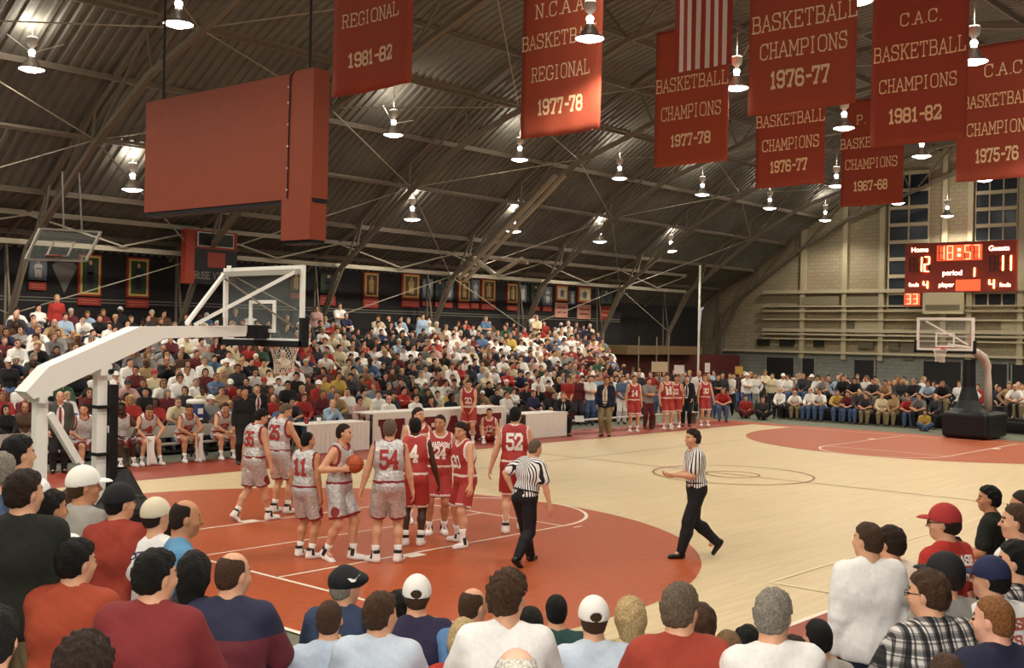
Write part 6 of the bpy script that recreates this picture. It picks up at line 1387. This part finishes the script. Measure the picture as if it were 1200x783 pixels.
# ================================================================== NEAREST SPECTATORS
SIT = dict(pz=.555, fl=(.44, .14, .09), fr=(.44, -.14, .09), hl=(.36, .10, .68), hr=(.36, -.10, .68), el=(-.5, .9, -.2), er=(-.5, -.9, -.2))
FP = {'sit': dict(lean=10, hyaw=0, **SIT), 'sitR': dict(lean=8, hyaw=-38, **SIT), 'sitL': dict(lean=8, hyaw=35, **SIT), 'stand': dict(lean=2, hpit=4), 'standR': dict(lean=1, hyaw=-32), 'standL': dict(lean=2, hyaw=32), 'front': dict(lean=3, hyaw=20, hl=(.24, .10, 1.05), hr=(.24, -.08, 1.08), el=(-.7, .9, -.3), er=(-.7, -.9, -.3))}
FGC = {}
def fg_meshes(pk, sk, fat, pants):
    key = (pk, sk, fat)
    if key not in FGC:
        J = Pose(**FP[pk]); V, Q, L = shirt_mesh(J, sk, fat, h=.0145, ph=len(FGC), hem=-.10 if 'sit' not in pk else -.06)
        FGC[key] = (J, skin_mesh(J, .0145, 'body', SM, fat), me_np('shirt', V, Q, [M_SHIRTW]), V, Q)
    pkey = (pk, fat, 'p')
    if pkey not in FGC:
        J = Pose(**FP[pk]); V2, Q2, _ = pants_mesh(J, 'jeans', fat, h=.018); FGC[pkey] = me_np('trousers', V2, Q2, [M_SLACKS])
    return FGC[key]+(FGC[pkey],)
def coordmat(name, fn):
    m = bpy.data.materials.new(name); m.use_nodes = True; nt = m.node_tree; b = nt.nodes['Principled BSDF']; b.inputs['Roughness'].default_value = .85; tc = nt.nodes.new('ShaderNodeTexCoord'); fn(nt, tc, b); return m
def ramp(nt, src, stops, out):
    r = nt.nodes.new('ShaderNodeValToRGB'); r.color_ramp.interpolation = 'CONSTANT'
    while len(r.color_ramp.elements) < len(stops): r.color_ramp.elements.new(.5)
    for e, (p, c) in zip(r.color_ramp.elements, stops): e.position = p; e.color = (*hexc(c), 1)
    nt.links.new(src, r.inputs['Fac']); 
    if out: nt.links.new(r.outputs['Color'], out)
    return r
def zbands(stops, z0, z1):
    def fn(nt, tc, b):
        s = nt.nodes.new('ShaderNodeSeparateXYZ'); nt.links.new(tc.outputs['Object'], s.inputs[0]); mr = nt.nodes.new('ShaderNodeMapRange'); mr.inputs['From Min'].default_value = z0; mr.inputs['From Max'].default_value = z1
        nt.links.new(s.outputs['Z'], mr.inputs['Value']); ramp(nt, mr.outputs[0], stops, b.inputs['Base Color'])
    return fn
def plaid(nt, tc, b):
    s = nt.nodes.new('ShaderNodeSeparateXYZ'); nt.links.new(tc.outputs['Object'], s.inputs[0]); prev = None
    for ax in ('Y', 'Z'):
        mm = nt.nodes.new('ShaderNodeMath'); mm.operation = 'MULTIPLY'; mm.inputs[1].default_value = 13; nt.links.new(s.outputs[ax], mm.inputs[0]); fr = nt.nodes.new('ShaderNodeMath'); fr.operation = 'FRACT'; nt.links.new(mm.outputs[0], fr.inputs[0])
        r = ramp(nt, fr.outputs[0], [(0, 'e4e0dc'), (.30, '6a6664'), (.42, 'e8e4e0'), (.55, '3a383c'), (.85, '8a8684')], None)
        if prev is None: prev = r
        else:
            mx = nt.nodes.new('ShaderNodeMixRGB'); mx.blend_type = 'MULTIPLY'; mx.inputs[0].default_value = .8; nt.links.new(prev.outputs[0], mx.inputs[1]); nt.links.new(r.outputs[0], mx.inputs[2]); nt.links.new(mx.outputs[0], b.inputs['Base Color'])
M_PLAID = coordmat('grey_plaid_flannel', plaid)
M_POLO = coordmat('striped_blue_polo', zbands([(0, '4f86ac'), (.22, '2a3440'), (.25, '4f86ac'), (.38, '9a4a58'), (.45, '2a3440'), (.47, '4f86ac'), (.62, '2a3440'), (.64, '9a4a5a'), (.74, '2a3440'), (.76, '5a92b8')], .75, 1.55))
M_RUGBY = coordmat('navy_maroon_sweater', zbands([(0, '6a2630'), (.52, '272742')], .55, 1.28)); M_RUGBY2 = coordmat('navy_gold_jacket', zbands([(0, '2c3a56'), (.9, 'c89a3a')], .5, 1.25))
def fg(lab, x, y, z, pose, H, skin, hk, hc, sk, sm, pm='denim', yaw=38, hy=None, fat=.0, cap=None, capc=None, brim=1, after=None):
    J, bm_, shm, V, Q, pm_ = fg_meshes(pose, sk, fat, pm); root = thing('person', lab, 'person')
    o = link(bpy.data.objects.new('body', bm_), root); setm(o, SKIN[skin]); so = link(bpy.data.objects.new('shirt', shm), root); setm(so, sm)
    po = link(bpy.data.objects.new('trousers', pm_), root); setm(po, CLO[pm]); headwear(root, J, hk, hc, cap, capc, brim)
    for A_, fy, fp in ((J.aL, J.fy[0], J.fp[0]), (J.aR, J.fy[1], J.fp[1])): shoe_obj('plain', A_, fy, fp, root)
    s = H/1.8; hx = J.hc[0]*s; a = R(yaw); xf(root, x-hx*math.cos(a), y-hx*math.sin(a), z, yaw, s)
    if 'sit' in pose:
        b = thing('plank_seat', ('plank seat under the '+' '.join(lab.replace(',', '').split()[:10])), 'seat', (x-hx*math.cos(a)-.02*math.cos(a), y-hx*math.sin(a)-.02*math.sin(a), z), a)
        MB().box(-.15, .15, -.23, .23, .40*s, .435*s, M_SEAT).obj('board', b); MB().box(-.1, .1, -.18, -.14, 0, .40*s, M_STEEL).obj('support', b); MB().box(-.1, .1, .14, .18, 0, .40*s, M_STEEL).obj('support', b)
    if after: after(root, so, J, V, Q)
    return root
def back_text(rows, m, w_=.27, hgt=.05, arc=.6, bold=.24, z0=.27, name='shirt_print', front=False):
    def fn(root, so, J, V, Q):
        u = J.Rs@np.array([0, 1. if front else -1., 0]); up = J.Rs@np.array([0, 0, 1.])
        for i, s in enumerate(rows): wrap_text(s, hgt, bold, m, V, Q, so, J.waist+J.Rs@[0, 0, z0-i*(hgt*1.7)], u, up, width=w_*min(1, len(s)/6), arc=arc if i == 0 else 0, name=name)
    return fn
def collar(m, r=.066):
    def fn(root, so, J, V, Q):
        c = J.nb+J.Rs@[.012, 0, .022]; MB().tube([tuple(c+J.Rs@[r*1.05*math.cos(a)+.01, r*math.sin(a), .012*math.cos(a)*-1]) for a in np.linspace(0, 2*math.pi, 21)[:-1]], .017, m, 6, closed=True).obj('collar', root, True)
    return fn
def swoosh(root, so, J, V, Q):
    hm = J.headM(); pts = [(-.045, .004), (-.03, -.014), (-.012, -.013), (.05, .022), (.0, .004), (-.018, .0), (-.03, .005)]
    for s_ in (1, -1):
        k = MB(); q = []
        for u, v in pts:
            p = Vector((-.014+u*1.15, 0, .068+v*1.2)); yv = .0; ang = p.x+.0; yy = .118*math.sqrt(max(0, 1-((p.x-.02)/.138)**2-((p.z-.05)/.06)**2))
            q.append(tuple(hm @ Vector((p.x, s_*(yy+.010), p.z))))
        k.poly(q, M_WHITE); k.obj('cap_emblem', root)
M_CAPW = mh('white_cap_cotton', 'f0ece4', rough=.9); M_CAPR = mh('red_cap_cotton', 'a83230', rough=.85); M_CAPN = mh('navy_cap_cotton', '222648', rough=.85); M_CAPB = mh('black_cap_cotton', '16161a', rough=.8); M_CAPC = mh('cream_cap_cotton', 'ddd0b4', rough=.9)
K = lambda n, h_: mh('cloth_'+n, h_, rough=.9, noise=.05, nscale=40, bump=.15, bscale=120)
BLK = K('black_wool', '1d2018'); ORR = K('orange_red_knit', 'a4452c'); DRD = K('dark_red_knit', '7e2c2e'); LBL = K('pale_blue_sweat', 'b9c6d6'); LB2 = K('pale_blue_shirt', 'c6d2e0'); WHT = K('white_cotton', 'efece8'); GRY = K('grey_sweat', 'a09c94'); RED = K('red_tshirt', 'b03028'); RDS = K('red_sweater', '9e3e2e'); NVY = K('dark_navy', '23243a'); PUR = K('dusky_navy', '2e2a44'); TEA = K('teal_green', '2c4a48'); DNM = K('denim_blue', '5a80ac')
fg('man in a black jacket and khaki trousers standing at the left edge', -5.93, -7.40, .62, 'standR', 1.77, 'fair', 'full', 'darkbrown', 'sweater', BLK, 'khaki', 42, fat=.035)
P = dep(22, 503, 7.5); fg('dark-haired man with a white collar standing behind the black jacket', P[0], P[1], .68, 'standR', 1.78, 'fair', 'full', 'black', 'short', WHT, 'black', 30)
P = dep(2, 525, 7.0); fg('grey-haired man in blue cut off by the left edge', P[0], P[1], .66, 'stand', 1.74, 'pink', 'full', 'grey', 'long', K('slate_blue', '4a5a78'), 'denim', 35)
fg('dark-haired man in a white T-shirt right of the black jacket', -5.25, -6.35, .3, 'standR', 1.81, 'tan', 'full', 'black', 'short', WHT, 'black', 30)
P = dep(86, 556, 8.3); fg('brown-haired man half hidden behind the white T-shirt', P[0], P[1], .2, 'standR', 1.8, 'tan', 'full', 'brown', 'short', WHT, 'denim', 20)
P = dep(99, 540, 8.0); fg('man in a white cap and grey sweatshirt looking right', P[0], P[1], .3, 'standR', 1.90, 'tan', 'short', 'brown', 'long', GRY, 'denim', 15, cap='closed', capc=M_CAPW)
fg('man in a black cap and brick red sweater standing', -4.74, -6.32, .3, 'standR', 1.80, 'fair', 'short', 'black', 'sweater', RDS, 'denim', 30, fat=.02, cap='closed', capc=M_CAPB)
fg('man in a cream cap and white printed T-shirt', -4.60, -6.55, .3, 'standR', 1.71, 'fair', 'crew', 'darkbrown', 'short', WHT, 'denim', 38, cap='closed', capc=M_CAPC, after=back_text(['CONNLU'], mh('navy_print', '3a3a5a'), .26, .04, 1.2))
fg('balding man in a blue striped polo shirt in profile', -4.67, -7.04, .3, 'stand', 1.77, 'tan', 'bald', 'darkbrown', 'short', M_POLO, 'black', -28, fat=.015)
fg('dark-haired man in an orange red sweater with a cream collar', -5.77, -7.68, .62, 'sitR', 1.80, 'fair', 'full', 'black', 'sweater', ORR, 'denim', 42, fat=.04, after=collar(mh('cream_collar', 'e6d4b4')))
fg('dark-haired man in a dark red sweater left of the navy and maroon one', -6.0, -8.85, .80, 'sitR', 1.74, 'fair', 'full', 'black', 'sweater', DRD, 'denim', 40, fat=.04)
fg('long dark-haired woman in dark clothes between two sweaters', -5.36, -8.20, .62, 'sit', 1.74, 'tan', 'long', 'black', 'long', K('dark_plum', '241c20'), 'black', 40)
fg('thin-haired man in a navy sweater with maroon below and white sleeves', -5.27, -8.41, .62, 'sitR', 1.76, 'fair', 'bald', 'brown', 'sweater', M_RUGBY, 'denim', 42, fat=.03, after=collar(M_WHITE))
fg('top of a dark thick-haired head at the bottom left', -7.06, -10.2, .95, 'sit', 1.62, 'fair', 'curly', 'darkbrown', 'long', BLK, 'black', 45)
P = dep(-6, 742, 3.9); fg('dark head cut off by the bottom left corner', P[0], P[1], .95, 'sit', 1.62, 'fair', 'full', 'black', 'long', LBL, 'denim', 45)
fg('man in a black flat cap with a white tick and a navy jacket edged gold', -4.11, -7.97, .3, 'sitR', 1.77, 'fair', 'short', 'grey', 'jacket', M_RUGBY2, 'denim', 35, cap='beret', capc=M_CAPB, after=lambda r_, so, J, V, Q: (swoosh(r_, so, J, V, Q), collar(mh('gold_collar', 'd0a24a'))(r_, so, J, V, Q), wrap_text('P', .11, .2, mh('gold_letter', 'c8a060'), V, Q, so, J.waist+J.Rs@[0, 0, .14], J.Rs@np.array([0, -1., 0]), J.Rs@np.array([0, 0, 1.]), name='back_letter')))
fg('boy with short brown hair and a pale blue sweatshirt', -4.55, -8.36, .3, 'sit', 1.68, 'fair', 'crew', 'brown', 'long', LBL, 'denim', 42)
fg('brown-haired man in a pale blue shirt beside the boy', -4.45, -8.68, .3, 'sitR', 1.78, 'fair', 'full', 'brown', 'sweater', LB2, 'denim', 42, fat=.04)
fg('dark-haired person low between the blue shirt and the white cap', -3.40, -7.72, 0, 'sit', 1.77, 'fair', 'full', 'black', 'long', WHT, 'denim', 42)
fg('man in a white cap and dusky navy shirt at the bottom middle', -3.88, -8.40, .3, 'sit', 1.74, 'fair', 'short', 'brown', 'short', PUR, 'denim', 44, fat=.02, cap='opening', capc=M_CAPW)
fg('thin-haired brown man in blue just left of the curly-haired man', -3.72, -8.72, .3, 'sitR', 1.68, 'fair', 'bald', 'brown', 'long', DNM, 'denim', 35)
fg('blonde girl in a red top with denim straps', -4.27, -9.18, .3, 'sit', 1.66, 'fair', 'long', 'blond', 'short', RED, 'denim', 44)
fg('curly brown-haired man in a white shirt at the bottom middle', -4.61, -9.79, .62, 'sitR', 1.77, 'fair', 'curly', 'brown', 'long', WHT, 'denim', 45, fat=.03)
P = dep(622, 700, 7.2); fg('dark-haired head just right of the curly man', P[0], P[1], .1, 'sit', 1.75, 'fair', 'short', 'black', 'long', WHT, 'denim', 45)
fg('short dark-haired man in a teal shirt with a white collar', -2.60, -8.49, 0, 'sit', 1.74, 'fair', 'crew', 'black', 'short', TEA, 'denim', 45, fat=.02, after=collar(M_WHITE))
fg('man in a white cap and pale blue shirt left of the red sweater', -3.54, -9.53, .3, 'sit', 1.74, 'fair', 'short', 'brown', 'short', LB2, 'denim', 46, fat=.02, cap='opening', capc=M_CAPW)
fg('small child with pale blond hair', -3.30, -9.62, .3, 'sit', 1.71, 'fair', 'bob', 'blond', 'short', K('pale_yellow', 'd8c890'), 'denim', 46)
fg('big grey-haired man in a red sweater', -4.19, -10.53, .62, 'sitR', 1.76, 'fair', 'full', 'greybrown', 'sweater', RDS, 'denim', 46, fat=.05)
fg('brown-haired person in blue peeping out right of the red sweater', -3.19, -10.04, .3, 'sit', 1.73, 'fair', 'full', 'brown', 'short', DNM, 'denim', 46)
fg('brown-haired head low between the blue shirt and the grey-haired man', -3.31, -10.29, .3, 'sit', 1.62, 'fair', 'short', 'light', 'long', K('olive', '6a6848'), 'denim', 46)
P = dep(876, 734, 7.3); fg('dark head just left of the grey-haired man in white', P[0], P[1], .0, 'sit', 1.72, 'fair', 'full', 'black', 'long', BLK, 'black', 50)
fg('grey-haired man in a white shirt', -3.97, -10.91, .62, 'sitR', 1.76, 'fair', 'full', 'grey', 'long', WHT, 'denim', 48, fat=.04)
P = dep(930, 732, 6.2); fg('brown-haired woman right of the grey-haired man in white', P[0], P[1], .3, 'sit', 1.62, 'fair', 'long', 'darkbrown', 'long', BLK, 'denim', 50)
fg('black-haired child in front of the white sweatshirt', -2.75, -10.55, .3, 'sit', 1.64, 'fair', 'crew', 'black', 'short', GRY, 'denim', 60)
fg('pale-haired head at the very bottom middle', -6.15, -11.2, .95, 'sit', 1.60, 'pink', 'bald', 'white', 'long', WHT, 'denim', 45)
fg('brown-haired man in a plain white sweatshirt standing at the right', -1.76, -10.41, .3, 'standL', 1.71, 'fair', 'short', 'brown', 'sweater', WHT, 'navy', 50, fat=.045)
fg('brown-haired man in cream just right of the white sweatshirt', -.95, -10.22, .1, 'standL', 1.77, 'fair', 'full', 'darkbrown', 'sweater', K('warm_cream', 'e6dcc8'), 'denim', 52)
def glasses(root, so, J, V, Q):
    hm = J.headM(); k = MB()
    for s_ in (-1, 1): k.tube([tuple(hm @ Vector((.098, s_*.031+.02*math.cos(a), .003+.016*math.sin(a)))) for a in np.linspace(0, 6.283, 13)[:-1]], .0025, M_BLACK, 5, closed=True); k.tube([tuple(hm @ Vector((.096, s_*.051, .006))), tuple(hm @ Vector((.0, s_*.082, .008)))], .0025, M_BLACK, 5)
    k.obj('glasses', root)
fg('man in a red cap, glasses and a printed red T-shirt facing left', -.99, -10.61, .3, 'standL', 1.77, 'fair', 'full', 'darkbrown', 'short', RED, 'denim', 72, cap='closed', capc=M_CAPR, after=lambda *a: (glasses(*a), back_text(['WABASH', 'MEN'], M_NUMW, .28, .06, .5)(*a)))
fg('person in a black cap and grey shirt in front of the red T-shirt', -2.49, -11.18, .3, 'standL', 1.71, 'fair', 'full', 'darkbrown', 'short', GRY, 'denim', 58, cap='closed', capc=M_CAPB)
fg('brown-haired man with glasses in a grey plaid shirt', -2.98, -11.28, .62, 'sitL', 1.77, 'fair', 'full', 'brown', 'sweater', M_PLAID, 'denim', 58, fat=.03, after=glasses)
fg('man in a navy cap and white shirt with red writing', -2.26, -11.35, .3, 'standL', 1.68, 'fair', 'full', 'black', 'sweater', WHT, 'denim', 62, fat=.02, cap='closed', capc=M_CAPN, after=back_text(['WABASH', 'ALWAYS', 'FIGHTS'][:0] or ['WABASH', 'AYS', 'TE'], mh('red_print', 'b4584a'), .30, .055, 0))
fg('man with cropped reddish hair in a dark navy jacket', -3.13, -11.66, .62, 'sitL', 1.71, 'pink', 'crew', 'red', 'jacket', NVY, 'denim', 55, fat=.03)
fg('black-haired person in black standing at the right, hands raised', 2.57, -9.71, 0, 'front', 1.80, 'tan', 'full', 'black', 'short', BLK, 'black', 98)
fg('man in glasses and white at the right edge, facing left', .9, -10.55, .0, 'standL', 2.0, 'tan', 'short', 'darkbrown', 'long', WHT, 'denim', 85, after=glasses)
fg('brown-haired man at the right edge above the navy cap', -.73, -11.01, .3, 'standL', 1.80, 'fair', 'short', 'brown', 'short', WHT, 'denim', 75)
fg('dark-haired person in a checked shirt at the right edge', -1.93, -11.38, .3, 'standL', 1.74, 'fair', 'full', 'black', 'short', M_PLAID, 'denim', 70)
fg('top of a brown-haired head under the plaid shirt', -3.91, -11.72, .62, 'sit', 1.56, 'fair', 'short', 'brown', 'long', BLK, 'denim', 50)

f = Fld((-.15, -.15, -.15), (.15, .15, .15), .009); f.ell((0, 0, 0), (.085, .085, .08)); f.ripple(.012, 90, .5, .3); V_, Q_, L_ = f.nets()
o = link(bpy.data.objects.new('pompom', me_np('pompom', V_, Q_, [mh('black_pompom', '131417', rough=.9, bump=.8, bscale=90)]))); o.location = (2.48, -9.42, 1.16); tag(o, 'small black pompom held up by the person in black at the right', 'pompom')
